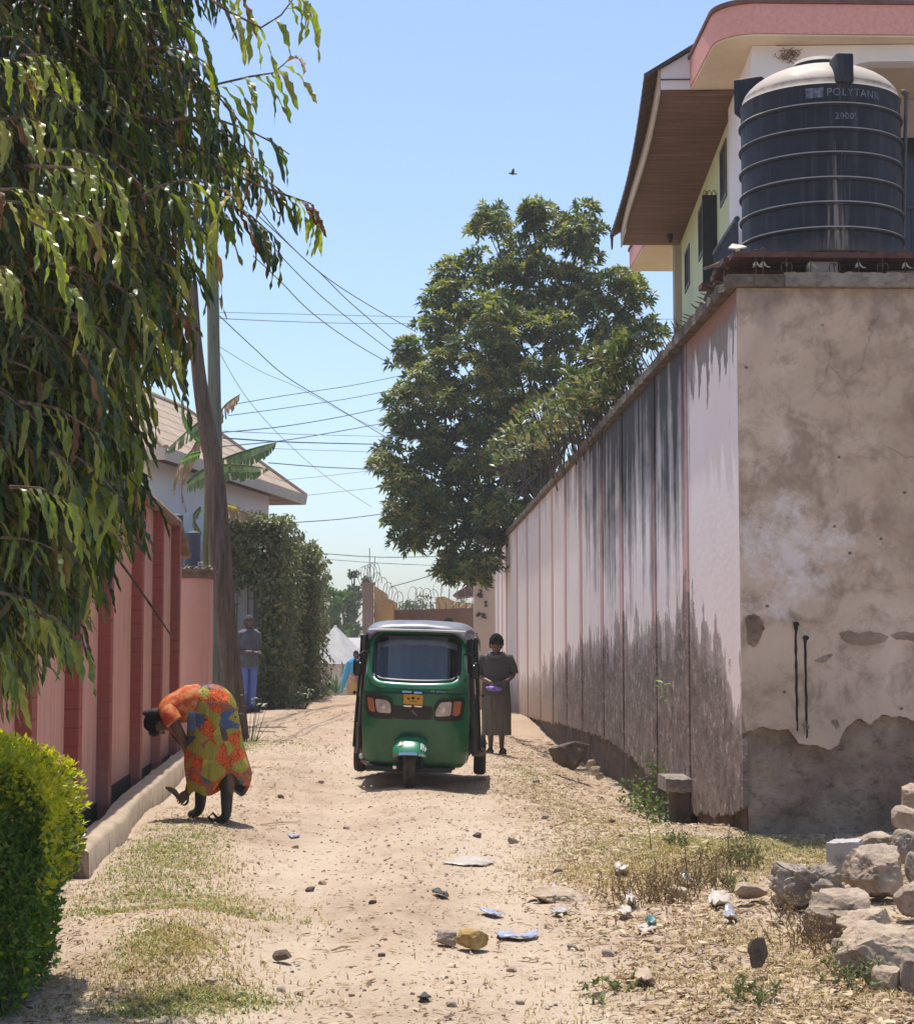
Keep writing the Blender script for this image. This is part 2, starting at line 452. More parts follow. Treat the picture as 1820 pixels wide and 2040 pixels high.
CONC = rough_stone('grey_concrete', (0.16, 0.13, 0.11, 1), (0.27, 0.23, 0.195, 1), (0.38, 0.33, 0.28, 1), 5.0, 0.5)
COPE = rough_stone('mossy_coping', (0.10, 0.08, 0.062, 1), (0.19, 0.15, 0.12, 1), (0.30, 0.24, 0.19, 1), 6.0, 0.9)
RUST = simple('rusty_iron', (0.075, 0.05, 0.04, 1), (0.16, 0.09, 0.06, 1), 30, 0.8, 0.2)
BLACKTAR = simple('black_tar', (0.008, 0.008, 0.008, 1), rough=0.6)
zlow_pts = [(14.4, 0.22), (15.0, 0.10), (15.6, 0.05), (16.2, 0.0), (17.0, -0.05), (18.0, 0.0), (19.0, 0.06), (20.0, 0.09), (21.5, 0.20), (23.5, 0.27), (26.0, 0.27), (29.0, 0.22), (31.3, 0.20), (34, 0.12), (46, -0.1), (60, -0.3)]
def zlow(y):
 return interp(zlow_pts, y) + 0.06 * noise.noise(Vector((0, y * 3.2, 0))) + 0.045 * noise.noise(Vector((3, y * 11, 0))) + 0.02 * noise.noise(Vector((3, y * 31, 0)))
def build_right_wall():
 root = thing('boundary_wall', 'tall weathered white wall with pink strips and dark mould, bare cement on its near end', 'wall', (WX, WY0, 0))
 inv = Matrix.Translation((-WX, -WY0, 0))
 def fin(mb, name, m, smooth=None):
  mb.v = [(x - WX, y - WY0, z) for x, y, z in mb.v]
  return mb.build(name, m, root, smooth)
 b = MB()
 n = 260; ys = [WY0 + 0.14 + (WY1 - WY0 - 0.14) * (i / n) ** 1.4 for i in range(n + 1)]
 zs = [-0.9, -0.3, -0.15, 0.0, 0.15, 0.3, 0.5, 0.8, WZ - 0.02]
 rings = []
 for y in ys:
  r = [Vector((WX - 0.0 + 0.035 * noise.noise(Vector((1, y * 2.3, z * 3))) * (1 if z < 0.7 else 0.2), y, z)) for z in zs]
  r += [Vector((WX + 0.26, y, WZ - 0.02)), Vector((WX + 0.26, y, -0.9))]
  rings.append(r)
 b.loft(rings); fin(b, 'foundation', FOUND, 60)
 b = MB(); n = 900
 yy = [WY0 + (WY1 - WY0) * (i / n) ** 1.5 for i in range(n + 1)]
 rings = [[Vector((WX - 0.055, y, zlow(y))), Vector((WX - 0.055, y, WZ)), Vector((WX - 0.012, y, WZ)), Vector((WX - 0.012, y, zlow(y) + 0.015))] for y in yy]
 b.loft(rings); fin(b, 'painted_face', PAINT)
 for y, wd in ((17.0, .30), (19.2, .30), (22.1, .30), (24.3, .30), (27.2, .3), (29.8, .3), (32.5, .3), (35.5, .3), (39.1, .3), (42.6, .3)):
  b = MB()
  rings = [[Vector((WX - 0.069, y + wd * k / 6, zlow(y + wd * k / 6) + 0.02)), Vector((WX - 0.069, y + wd * k / 6, WZ - 0.004)), Vector((WX - 0.0555, y + wd * k / 6, WZ - 0.004)), Vector((WX - 0.0555, y + wd * k / 6, zlow(y + wd * k / 6) + 0.03))] for k in range(7)]
  b.loft(rings); fin(b, 'pink_strip', PINKSTRIP)
 b = MB(); b.bbox(WX - 0.02, WX + 0.3, WY1 + 0.01, 54, -1.5, 4.62); fin(b, 'far_length', PAINT)
 b = MB(); b.bbox(WX - 0.10, WX + 0.36, WY1 - 0.05, 54.1, 4.625, 4.75); fin(b, 'far_coping', COPE)
 for y in (47.6, 49.7, 51.8):
  b = MB(); b.bbox(WX - 0.034, WX - 0.021, y, y + 0.3, -0.8, 4.615); fin(b, 'pink_strip', PINKSTRIP)
 b = MB()
 nx, nz = 90, 40
 x1 = 8.0
 rows = []
 for j in range(nz + 1):
  z = -0.6 + 2.0 * j / nz
  rows.append([Vector((WX - 0.01 + (x1 - WX) * i / nx, WY0 + 0.03 + 0.035 * noise.noise(Vector((i * 0.35, z * 6, 2))) + 0.015 * noise.noise(Vector((i * 1.1, z * 17, 2))), z)) for i in range(nx + 1)])
 rows.append([Vector((WX - 0.01 + (x1 - WX) * i / nx, WY0 + 0.03, WZ - 0.02)) for i in range(nx + 1)])
 b.loft(rows, close=False, cap=False); fin(b, 'eroded_base', ENDBASE, 60)
 b = MB()
 zl_end = [(2.69, 0.98), (2.72, 0.80), (2.85, 0.86), (2.95, 0.82), (3.06, 0.84), (3.14, 0.72), (3.26, 0.70), (3.38, 0.68), (3.46, 0.71), (3.52, 0.84), (3.62, 0.92), (3.70, 0.88), (3.80, 0.93), (4.0, 0.93), (4.3, 0.85), (5, 0.9), (8.1, 0.8)]
 n = 400; rings = []
 for i in range(n + 1):
  x = WX - 0.056 + (x1 - WX) * i / n
  zl = interp(zl_end, x) + 0.025 * noise.noise(Vector((x * 9, 0, 0))) + 0.012 * noise.noise(Vector((x * 30, 0, 0)))
  rings.append([Vector((x, WY0 - 0.022, zl)), Vector((x, WY0 - 0.022, WZ)), Vector((x, WY0 + 0.025, WZ)), Vector((x, WY0 + 0.025, zl + 0.02))])
 b.loft(rings); fin(b, 'cement_face', ENDP)
 def cope(name, pts0, pts1, z0, th, mat, nseg, jag):
  b = MB(); rings = []
  for i in range(nseg + 1):
   f = i / nseg
   a = Vector(pts0[0]).lerp(Vector(pts0[1]), f); c = Vector(pts1[0]).lerp(Vector(pts1[1]), f)
   s_ = i * 0.37
   j = lambda k: jag * noise.noise(Vector((s_, k * 5.0, 1.0))) + jag * 0.7 * noise.noise(Vector((s_ * 3.1, k * 5.0, 1.0)))
   d = (a - c).normalized()
   rings.append([a + Vector((0, 0, z0)) + d * j(1), a + Vector((0, 0, z0 + th + j(2))) + d * j(3), c + Vector((0, 0, z0 + th + j(4))), c + Vector((0, 0, z0))])
  b.loft(rings); return fin(b, name, mat, 40)
 cope('coping', ((WX - 0.14, WY0 - 0.07, 0), (WX - 0.14, WY1 - 0.06, 0)), ((WX + 0.32, WY0 - 0.07, 0), (WX + 0.32, WY1 - 0.06, 0)), WZ + 0.004, 0.10, COPE, 420, 0.035)
 cope('coping', ((WX + 0.325, WY0 - 0.085, 0), (8.0, WY0 - 0.085, 0)), ((WX + 0.325, WY0 + 0.34, 0), (8.0, WY0 + 0.34, 0)), WZ + 0.004, 0.115, CONC, 160, 0.012)
 y = WY0 + 0.25; k = 0
 while y < 33 and k < 92:
  rr = random.Random(k)
  b = MB(); base = Vector((WX - 0.06 + rr.uniform(-.02, .02), y, WZ + 0.06))
  tilt = 1.22 if y < 16.9 else 0.42 + rr.uniform(-.12, .12)
  if k % 9 == 7: tilt -= 0.35
  L = 0.17 if y < 16.9 else 0.20 + rr.uniform(-.03, .04)
  d = Vector((-math.sin(tilt), rr.uniform(-.25, .05), math.cos(tilt))).normalized()
  b.tube([base, base + d * L * 0.85, base + d * L], [0.0065, 0.0055, 0.002], 5)
  fin(b, 'spike', RUST); k += 1
  y += 0.16 + rr.uniform(0, .05)
 for (px, y0, y1) in ((1584, 1243, 1456), (1603, 1270, 1470)):
  p = at(px, y0, WY0 - 0.03); q = at(px + 3.5, y1, WY0 - 0.03)
  b = MB(); b.tube([p + Vector((0, 0.03, 0)), p + Vector((0, -0.05, -0.004))], [0.019, 0.019], 12); b.tube([p + Vector((0, -0.051, -0.004)), p + Vector((0, -0.0515, -0.004))], [0.013, 0.013], 10)
  w_ = fin(b, 'weep_pipe', BLACKTAR)
  b = MB(); rings = []
  n = 46
  for i in range(n + 1):
   f = i / n; c = p.lerp(q, f); c.x += 0.006 * noise.noise(Vector((f * 9, px, 0)))
   hw = (0.0095 + 0.004 * noise.noise(Vector((f * 14, px * 1.7, 3)))) * (1.5 if f < 0.06 else 1.0) * (1 if f < 0.9 else 0.7)
   rings.append([Vector((c.x - hw, WY0 - 0.0255, c.z)), Vector((c.x, WY0 - 0.0285, c.z)), Vector((c.x + hw, WY0 - 0.0255, c.z)), Vector((c.x, WY0 - 0.0225, c.z))])
  b.loft(rings); st = fin(b, 'tar_drip', BLACKTAR)
 for (pts) in ([(1672, 1262), (1690, 1256), (1712, 1262), (1734, 1258), (1752, 1262), (1768, 1268), (1762, 1278), (1740, 1284), (1716, 1286), (1694, 1282), (1680, 1276)],
     [(1775, 1264), (1790, 1258), (1822, 1262), (1830, 1280), (1806, 1274), (1786, 1276)],
     [(1484, 1230), (1500, 1222), (1516, 1232), (1522, 1252), (1512, 1276), (1500, 1290), (1487, 1280)],
     [(1622, 1316), (1640, 1306), (1658, 1302), (1650, 1314), (1634, 1320)],
     [(1596, 1442), (1606, 1436), (1612, 1450), (1604, 1458)], [(1655, 1436), (1664, 1432), (1672, 1446), (1664, 1452)]):
  jag = []
  for (a, b_), (c, d_) in zip(pts, pts[1:] + pts[:1]):
   for k in range(4):
    f = k / 4
    jag.append((lerp(a, c, f) + random.uniform(-2, 2), lerp(b_, d_, f) + random.uniform(-1.6, 1.6)))
  poly = [at(x, y, WY0 - 0.0275) for x, y in jag]
  b = MB(); b.prism(poly, (0, 0.0045, 0)); fin(b, 'render_scar', ENDBASE)
 return root
ENDBASE = rough_stone('eroded_earth_render', (0.20, 0.14, 0.10, 1), (0.36, 0.265, 0.195, 1), (0.50, 0.385, 0.29, 1), 2.6, 1.0)
build_right_wall()
def far_pillar():
 b = MB(); b.bbox(2.12, 2.79, 54.15, 54.75, -1.5, 4.2); b.bbox(2.06, 2.729, 54.1, 54.8, 4.2, 4.32)
 o = b.build('gate_pillar', wall_paint('pillar_paint', (0.60, 0.50, 0.42, 1), False))
 tag(o, 'beige pillar where the white wall ends, brown creeper leaves hanging on it', 'pillar')
 lm = simple('dry_creeper_leaf', (0.055, 0.035, 0.028, 1), (0.10, 0.065, 0.05, 1), 20)
 b = MB(); rr = random.Random(4)
 for (px, py, s) in ((955, 1186, 9), (967, 1203, 7), (958, 1222, 10), (964, 1228, 7), (952, 1226, 6), (957, 1178, 6)):
  c = at(px, py, 54.11)
  for k in range(6):
   a = rr.uniform(0, 2 * PI); L = s / 3600 * 54 * rr.uniform(.7, 1.1); wd = L * 0.33
   d = Vector((math.cos(a), -0.15, math.sin(a))); e = Vector((-math.sin(a), 0, math.cos(a)))
   b.add([c, c + d * L * .5 + e * wd, c + d * L, c + d * L * .5 - e * wd], [(0, 1, 2), (0, 2, 3)])
 b.build('creeper_leaves', lm, o, fix=False)
 b = MB(); b.bbox(2.72, 2.76, 54.02, 54.14, -1.0, 4.1)
far_pillar()
# ================================================================ iron topping, tank, stand
def iron_topping():
 root = thing('iron_railing', 'low row of rusty iron hearts and petal tipped spears along the cement wall top', 'railing', (2.9, WY0, WZ + 0.11))
 wht = simple('flaking_white_tin', (0.55, 0.47, 0.36, 1), (0.30, 0.24, 0.17, 1), 40, 0.6)
 zb = WZ + 0.115
 for k, (px, kind) in enumerate(((1505, 's'), (1519, 's'), (1566, 'h'), (1614, 's'), (1661.5, 'h'), (1709, 's'), (1757, 'h'), (1802, 's'), (1850, 'h'), (1897, 's'))):
  p = at(px, 540, WY0 + 0.05); x = p.x - 2.9; y = 0.05
  o = Vector((x, y, 0))
  b = MB()
  top = 0.205 + 0.015 * math.sin(k * 2.1)
  b.tube([o, o + Vector((0, 0, top))], 0.0045, 6)
  pts = [o + Vector((0.016 * math.cos(a) - 0.0, 0, top - 0.012 + 0.016 * math.sin(a) + 0.012)) for a in [PI * (1.25 - 1.5 * q / 9) for q in range(10)]]
  b.tube(pts, 0.0045, 6)
  if kind == 'h':
   for s_ in (-1, 1):
    pts = []
    for q in range(17):
     a = q / 16
     ang = -PI / 2 + a * PI * 1.45
     rad = 0.042 * (1 - 0.35 * a)
     pts.append(o + Vector((s_ * (0.032 + rad * math.cos(ang) * 0.85 - 0.03 * (1 - a)), -0.002, 0.062 + rad * math.sin(ang) * 1.25 + 0.02 * a)))
    pts[0] = o + Vector((0, -0.002, 0.01))
    b.tube(pts, 0.0042, 6)
  fin = b.build('finial', RUST, root)
  if kind == 's':
   b = MB()
   for s_, L in ((1, 0.055), (-1, 0.024)):
    c = o + Vector((s_ * 0.006, -0.004, 0.078))
    b.loft([[c + Vector((0, -.004, 0.045)), c + Vector((0, .004, 0.045)), c + Vector((s_ * 0.006, 0, 0.04))],
      [c + Vector((0, -.008, 0.012)), c + Vector((0, .008, 0.012)), c + Vector((s_ * 0.022, 0, 0.016))],
      [c + Vector((s_ * L * .5, -.004, -0.004)), c + Vector((s_ * L * .5, .004, -0.004)), c + Vector((s_ * L * .55, 0, 0.006))],
      [c + Vector((s_ * L, -.001, -0.006)), c + Vector((s_ * L, .001, -0.006)), c + Vector((s_ * L, 0, 0.0))]])
   b.build('petal_tip', wht, fin)
iron_topping()
TX, TY, TR = at(1633, 300, 15.15).x, 15.15, 0.685
def tank_mat():
 t = NT('black_tank_plastic'); p = t.obj(); q = t.xyz(p)
 st = t.noise(t.mapping(p, (9, 9, 0.5)), 1.6, 5, 0.65)
 st2 = t.noise(t.mapping(p, (26, 26, 1.0), (4, 0, 0)), 1.3, 4, 0.7)
 col = t.ramp(t.noise(p, 3, 4, 0.6), [(0.35, (0.012, 0.015, 0.024, 1)), (0.7, (0.022, 0.026, 0.038, 1))])
 col = t.mix(t.ramp(st, [(0.52, 0.0), (0.75, 0.35)]), col, (0.14, 0.135, 0.13, 1))
 xc = t.math('ABSOLUTE', t.math('ADD', q[0], 0.02))
 wv = t.math('SUBTRACT', t.math('SUBTRACT', 1.05, t.math('MULTIPLY', xc, 4.2)), t.math('MULTIPLY', q[2], 0.55))
 m = t.math('ADD', wv, t.math('MULTIPLY', t.math('SUBTRACT', st2, 0.5), 3.0))
 col = t.mix(t.ramp(m, [(0.55, 0.0), (1.1, 0.32), (1.6, 0.6)]), col, (0.33, 0.28, 0.235, 1))
 nz = t.xyz(t.n('ShaderNodeNewGeometry').outputs['Normal'])[2]
 dn = t.math('ADD', nz, t.math('MULTIPLY', t.math('SUBTRACT', t.noise(p, 9, 5, 0.7), 0.5), 0.35))
 col = t.mix(t.ramp(dn, [(0.22, 0.0), (0.42, 0.9)]), col, (0.50, 0.42, 0.34, 1))
 low = t.math('ADD', q[2], t.math('MULTIPLY', t.noise(p, 6, 4, 0.6), 0.2))
 col = t.mix(t.ramp(low, [(0.08, 0.55), (0.25, 0.0)]), col, (0.16, 0.125, 0.10, 1))
 rg = t.ramp(t.noise(p, 8, 4, 0.6), [(0.3, 0.5), (0.7, 0.7)])
 return t.done(t.bsdf(col, rg, 0, t.bump(t.noise(p, 5, 3, 0.5), 0.15, 0.02), 0.28))
def build_tank():
 root = thing('water_tank', 'large black ribbed plastic water tank with dusty domed top above the cement wall', 'water tank', (TX, TY, 4.70))
 root.scale = (1, 1, 1.04)
 m = tank_mat()
 prof = [(0.0, 0.0), (TR - 0.03, 0.0), (TR - 0.005, 0.02)]
 for zc in (0.199, 0.402, 0.599, 0.80, 0.995, 1.195):
  prof += [(TR - 0.012, zc - 0.024)]
  for a in range(9):
   an = -PI / 2 + PI * a / 8
   prof.append((TR - 0.012 + 0.022 * math.cos(an), zc + 0.018 * math.sin(an)))
  prof += [(TR - 0.012, zc + 0.024)]
 prof += [(TR - 0.012, 1.34), (TR - 0.004, 1.362), (TR - 0.02, 1.385)]
 for k in range(1, 13):
  a = k / 12
  prof.append(((TR - 0.02) * math.cos(a * PI / 2), 1.385 + 0.30 * math.sin(a * PI / 2) ** 1.15))
 b = MB(); b.lathe(prof[:-1] + [(0.02, 1.685)], (0, 0, 0), 96)
 b.build('body', m, root, 35)
 for ang, wd, top, dep in ((-86, 0.145, 1.60, 0.22), (152, 0.30, 1.66, 0.26), (30, 0.26, 1.56, 0.24)):
  a = R(ang); b = MB()
  d = Vector((math.cos(a), math.sin(a), 0))
  rm = rotz(a)
  c = d * (TR - 0.025 - dep / 2 + 0.06)
  b.rbox((c.x, c.y, (1.36 + top) / 2), (dep, wd, top - 1.36), 0.018, rm, 2)
  b.build('lug', m, root, 40)
 b = MB(); b.lathe([(0.0, 1.66), (0.23, 1.66), (0.235, 1.70), (0.21, 1.735), (0.0, 1.75)], (0, 0, 0), 32); b.build('lid', m, root, 40)
 lm = simple('faded_white_print', (0.20, 0.22, 0.29, 1), (0.07, 0.08, 0.11, 1), 22, 0.6, coords='obj', lo=0.4, hi=0.6)
 def text(s_, size, z, ang0, name):
  cu = bpy.data.curves.new(name, 'FONT'); cu.body = s_; cu.size = size; cu.align_x = 'CENTER'; cu.align_y = 'CENTER'; cu.extrude = 0.0; cu.resolution_u = 3; cu.space_character = 1.12
  tmp = bpy.data.objects.new(name, cu); COL.objects.link(tmp)
  dg = bpy.context.evaluated_depsgraph_get()
  me = bpy.data.meshes.new_from_object(tmp.evaluated_get(dg)); bpy.data.objects.remove(tmp)
  bm = bmesh.new(); bm.from_mesh(me)
  bmesh.ops.subdivide_edges(bm, edges=[e for e in bm.edges if e.calc_length() > 0.03], cuts=2, use_grid_fill=False)
  for v in bm.verts:
   an = ang0 + v.co.x / TR
   rr_ = TR - 0.0105
   v.co = Vector((rr_ * math.sin(an), -rr_ * math.cos(an), z + v.co.y))
  bm.to_mesh(me); bm.free()
  me.materials.clear(); me.materials.append(lm)
  o = bpy.data.objects.new(name, me); COL.objects.link(o); o.parent = root
 text('POLYTANK', 0.088, 1.29, 0.21, 'lettering')
 text('2000L', 0.075, 1.098, 0.10, 'lettering')
 b = MB(); rings = []
 for k in range(9):
  an = -0.40 + k * 0.027
  rr_ = TR - 0.0105
  rings.append([(rr_ * math.sin(an), -rr_ * math.cos(an), 1.25), (rr_ * math.sin(an), -rr_ * math.cos(an), 1.33)])
 b.loft(rings, close=False, cap=False); b.build('printed_badge', lm, root)
 return root
build_tank()
def tank_stand():
 wood = simple('weathered_brown_board', (0.085, 0.05, 0.032, 1), (0.20, 0.125, 0.078, 1), 3, 0.85, 0.35, stretch=(8, 1, 8))
 rust = simple('rust_red_sheet', (0.075, 0.033, 0.024, 1), (0.14, 0.062, 0.042, 1), 9, 0.75, 0.2)
 root = thing('tank_stand', 'rusty red platform of boards under the black water tank', 'platform', (TX, TY, WZ))
 dz = 0
 def L(mb, name, m, sm_=None):
  mb.v = [(x - TX, y - TY, z - WZ) for x, y, z in mb.v]; return mb.build(name, m, root, sm_)
 b = MB()
 for k in range(7): b.box((3.5, 14.53 + k * 0.205, 4.672), (1.66 + 0.1 * math.sin(k * 2.3), 0.195, 0.045), rotx(random.uniform(-.02, .02)))
 L(b, 'deck', rust)
 for y in (14.95, 15.70):
  b = MB(); b.box((3.5, y, 4.60), (1.62, 0.07, 0.095)); L(b, 'beam', rust)
 for x, y in ((3.44, 14.62), (3.42, 15.72), (2.93, 15.7), (4.15, 15.7), (4.16, 14.95)):
  b = MB(); b.rbox((x, y, 4.574), (0.24, 0.13, 0.142), 0.008); L(b, 'support_block', simple('pale_block_%d' % (x * 10), (0.5, 0.44, 0.41, 1), (0.33, 0.29, 0.27, 1), 8, 0.9, 0.3))
 for k, (p0, p1, wd) in enumerate((((1468, 508), (1404, 541), 0.17), ((1482, 512), (1440, 557), 0.15), ((1490, 505), (1428, 536), 0.12))):
  a = at(*p0, 14.75 + 0.28 * k); c = at(*p1, 15.2 + 0.22 * k); b = MB()
  rings = []
  for i in range(7):
   q = a.lerp(c, i / 6); q.z -= 0.02 * math.sin(i / 6 * PI)
   rings.append([q + Vector((0, -wd / 2, 0)), q + Vector((0, wd / 2, 0.03)), q + Vector((0, wd / 2, 0.055)), q + Vector((0, -wd / 2, 0.025))])
  b.loft(rings); L(b, 'loose_board', wood)
 sc = MB(); pts = [at(1450, 496, 14.46), at(1458, 488, 14.62), at(1478, 491, 14.66), at(1487, 494, 14.5), at(1466, 498, 14.44)]
 sc.prism(pts, (0, 0, 0.012)); o = sc.build('torn_sheet', simple('white_scrap', (0.62, 0.55, 0.46, 1), (0.45, 0.38, 0.3, 1), 20))
 tag(o, 'torn white scrap lying on the edge of the tank platform', 'scrap')
tank_stand()
def water_pipe():
 m = simple('dull_pipe', (0.05, 0.05, 0.058, 1), (0.10, 0.095, 0.09, 1), 12, 0.5)
 p = at(1801, 190, 15.2); q = at(1797, 505, 15.2)
 b = MB(); b.tube([p + Vector((-0.03, 0, 0.03)), p + Vector((-0.005, 0, 0.03)), p + Vector((0.012, 0, 0.015)), p + Vector((0.012, 0, -0.02)), q + Vector((0.0, 0, 0)), q - Vector((0, 0, 0.12))], [0.02, 0.026, 0.026, 0.017, 0.017, 0.017], 10)
 o = b.build('water_pipe', m, None, 50); tag(o, 'thin dark upright pipe with an elbow beside the black tank', 'pipe')
water_pipe()
# ================================================================ two storey house behind the wall
HO = Vector((3.43, 18.8, 0)); HU = Vector((0.0652, 0.9979, 0)); HW = Vector((0.9979, -0.0652, 0))
def H(a, b, z): return HO + HU * a + HW * b + Vector((0, 0, z))
def house_right():
 root = thing('two_storey_house', 'pale green two storey house with pink rimmed roof slab and brown boarded eaves', 'house', tuple(HO + Vector((0, -0.37, 0))))
 hinv = Matrix.Translation(-HO)
 def fin(mb, name, m, smooth=None, par=None):
  mb.v = [tuple(Vector(v) - HO) for v in mb.v]; return mb.build(name, m, par or root, smooth)
 def hbox(mb, a0, a1, b0, b1, z0, z1):
  vs = [H(a, b, z) for z in (z0, z1) for a, b in ((a0, b0), (a1, b0), (a1, b1), (a0, b1))]
  mb.add(vs, [(0, 1, 2, 3), (4, 7, 6, 5), (0, 4, 5, 1), (1, 5, 6, 2), (2, 6, 7, 3), (3, 7, 4, 0)]); return mb
 green = simple('pale_green_paint', (0.53, 0.60, 0.36, 1), (0.60, 0.66, 0.41, 1), 1.2, 0.85, 0.12, 30)
 white = simple('house_white_paint', (0.72, 0.69, 0.70, 1), (0.80, 0.76, 0.76, 1), 1.5, 0.85, 0.1, 30)
 cream = simple('stained_cream_slab', (0.62, 0.51, 0.36, 1), (0.76, 0.65, 0.49, 1), 1.1, 0.9, 0.12, 20)
 pink = simple('pink_roughcast', (0.66, 0.31, 0.265, 1), (0.74, 0.37, 0.32, 1), 30, 0.9, 0.5, 60)
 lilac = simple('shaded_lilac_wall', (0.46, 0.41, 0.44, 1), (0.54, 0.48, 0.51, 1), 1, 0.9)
 grey = simple('grey_beige_column', (0.36, 0.31, 0.265, 1), (0.43, 0.375, 0.32, 1), 2, 0.9, 0.1)
 glass = simple('dark_window_glass', (0.02, 0.022, 0.027, 1), rough=0.12, spec=0.6)
 frame = simple('grey_window_frame', (0.10, 0.095, 0.10, 1), (0.15, 0.14, 0.145, 1), 8, 0.6)
 metal = simple('blue_grey_bars', (0.035, 0.042, 0.058, 1), (0.06, 0.07, 0.09, 1), 9, 0.5)
 wins = [(0.60, 1.20, 6.34, 6.97), (2.63, 3.66, 6.27, 6.91), (4.9, 5.55, 6.25, 6.80)]
 b = MB(); cuts = [0.0] + [v for w_ in wins for v in w_[:2]] + [6.1]
 for i in range(0, len(cuts) - 1, 2): hbox(b, cuts[i], cuts[i + 1], 0, 0.22, 0, 7.3)
 for a0, a1, z0, z1 in wins:
  hbox(b, a0, a1, 0, 0.22, 0, z0); hbox(b, a0, a1, 0, 0.22, z1, 7.3)
 hbox(b, 5.9, 6.1, 0.22, 6, 0, 7.3)
 fin(b, 'green_wall', green)
 for a0, a1, z0, z1 in wins:
  b = MB()
  hbox(b, a0 + .002, a0 + .05, -0.015, .12, z0 + .002, z1 - .002); hbox(b, a1 - .05, a1 - .002, -0.015, .12, z0 + .002, z1 - .002)
  hbox(b, a0 + .05, a1 - .05, -0.015, .12, z0 + .002, z0 + .05); hbox(b, a0 + .05, a1 - .05, -0.015, .12, z1 - .05, z1 - .002); hbox(b, (a0 + a1) / 2 - .02, (a0 + a1) / 2 + .02, 0.0, .11, z0 + .05, z1 - .05)
  f = fin(b, 'window', frame)
  b = MB(); hbox(b, a0 + .05, a1 - .05, .06, .07, z0 + .05, z1 - .05); fin(b, 'pane', glass, None, f)
 b = MB()
 for k in range(13): hbox(b, 1.35 + k * 0.1, 1.372 + k * 0.1, -0.06, -0.04, 4.2, 5.62)
 for z in (4.25, 4.7, 5.15, 5.6): hbox(b, 1.33, 2.6, -0.041, -0.02, z - .012, z + .012)
 g = fin(b, 'window_grille', metal)
 b = MB(); hbox(b, 1.33, 2.6, -0.015, -0.004, 4.2, 5.64); fin(b, 'pane', glass, None, g)
 b = MB(); hbox(b, 1.62, 1.66, -0.16, -0.004, 5.6, 6.58); hbox(b, 1.615, 1.665, -0.165, -0.155, 5.6, 6.6); hbox(b, 1.615, 1.665, -0.165, -0.003, 6.58, 6.6); hbox(b, 1.61, 1.62, -0.09, -0.08, 5.62, 6.57)
 sh = fin(b, 'shutter', simple('black_steel_shutter', (0.02, 0.022, 0.024, 1), (0.035, 0.037, 0.038, 1), 5, 0.5))
 b = MB()
 for q in (-0.13, -0.08, -0.03):
  pts = [H(1.64, q + .02 * math.cos(a), 6.605 + .055 * math.sin(a)) for a in [PI * k / 8 for k in range(9)]]
  b.tube(pts, 0.006, 6)
 fin(b, 'hinge_loops', simple('brass_loop', (0.32, 0.22, 0.10, 1), rough=0.5), None, sh)
 b = MB(); hbox(b, -1.95, -0.004, -0.05, 0.17, 0, 7.115); fin(b, 'veranda_side', white)
 b = MB()
 out = [(-0.03 + .2, 0), (-0.03 + .2, 7.11), (6.5, 7.11), (6.5, 0), (5.6, 0), (5.6, 6.6)]
 for k in range(7): an = PI / 2 * k / 6; out.append((5.25 + .35 * math.cos(an), 6.6 + .35 * math.sin(an)))
 for k in range(7): an = PI / 2 * k / 6; out.append((1.05 - .35 * math.sin(an), 6.6 + .35 * math.cos(an)))
 out.append((0.70, 0))
 poly = [H(-1.95, x_, z_) for x_, z_ in out]
 b.prism(poly, HU * 0.2); fin(b, 'veranda_front', white)
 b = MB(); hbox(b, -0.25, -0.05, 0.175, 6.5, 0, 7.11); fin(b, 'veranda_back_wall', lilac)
 b = MB(); hbox(b, -0.27, -0.252, 1.4, 2.9, 5.3, 6.7); fin(b, 'window', glass)
 nest = MB(); rr = random.Random(3); c = at(1572, 113, 16.47)
 for k in range(150):
  d = Vector((rr.gauss(0, .05), rr.gauss(0, .03), rr.gauss(0, .03))); e = Vector((rr.uniform(-1, 1), rr.uniform(-1, 1), rr.uniform(-.6, .6))).normalized() * .05
  nest.tube([c + d, c + d + e], 0.004, 3)
 o = nest.build('bird_nest', simple('dry_straw', (0.16, 0.10, 0.05, 1), (0.3, 0.2, 0.1, 1), 40)); tag(o, 'small straw bird nest under the arch above the black tank', 'nest')
 def slab(name, x0, x1, y0, y1, z0, z1, r):
  pl = []
  for cx, cy, a0 in ((x0 + r, y1 - r, 90), (x0 + r, y0 + r, 180)):
   for k in range(9):
    an = R(a0 + 90 * k / 8); pl.append((cx + r * math.cos(an), cy + r * math.sin(an)))
  pl += [(x1, y0), (x1, y1)]
  b = MB(); b.prism([Vector((x, y, z0)) for x, y in pl], (0, 0, z1 - z0)); s_ = fin(b, name, pink, 50)
  inn = []
  cxm = (x0 + x1) / 2; cym = (y0 + y1) / 2
  for x, y in pl: inn.append(Vector((x + (0.012 if x < cxm else 0), y + (0.012 if y < cym else -0.012), z0 - 0.022)))
  b = MB(); b.prism(inn, (0, 0, 0.018)); fin(b, 'slab_underside', cream, 50, s_)
  b = MB(); rim = [Vector((x + (-0.02 if x < cxm else 0), y + (-0.02 if y < cym else 0.02), z1 + .003)) for x, y in pl]
  b.prism(rim, (0, 0, 0.04)); fin(b, 'slab_edge', simple('dark_roof_edge', (0.14, 0.07, 0.06, 1), (0.2, 0.1, 0.085, 1), 10), 50, s_)
 slab('roof_slab', 2.885, 9.0, 16.58, 18.76, 7.14, 7.42, 0.38)
 slab('roof_slab', 3.37, 9.0, 25.15, 27.1, 7.16, 7.42, 0.12)
 b = MB(); b.bbox(3.78, 3.93, 25.2, 25.4, 0, 7.13); fin(b, 'column', grey)
 b = MB(); b.bbox(3.7, 3.785, 25.22, 25.3, 5.45, 5.5); b.bbox(3.70, 3.72, 25.2, 25.3, 5.45, 5.62); fin(b, 'bracket', grey)
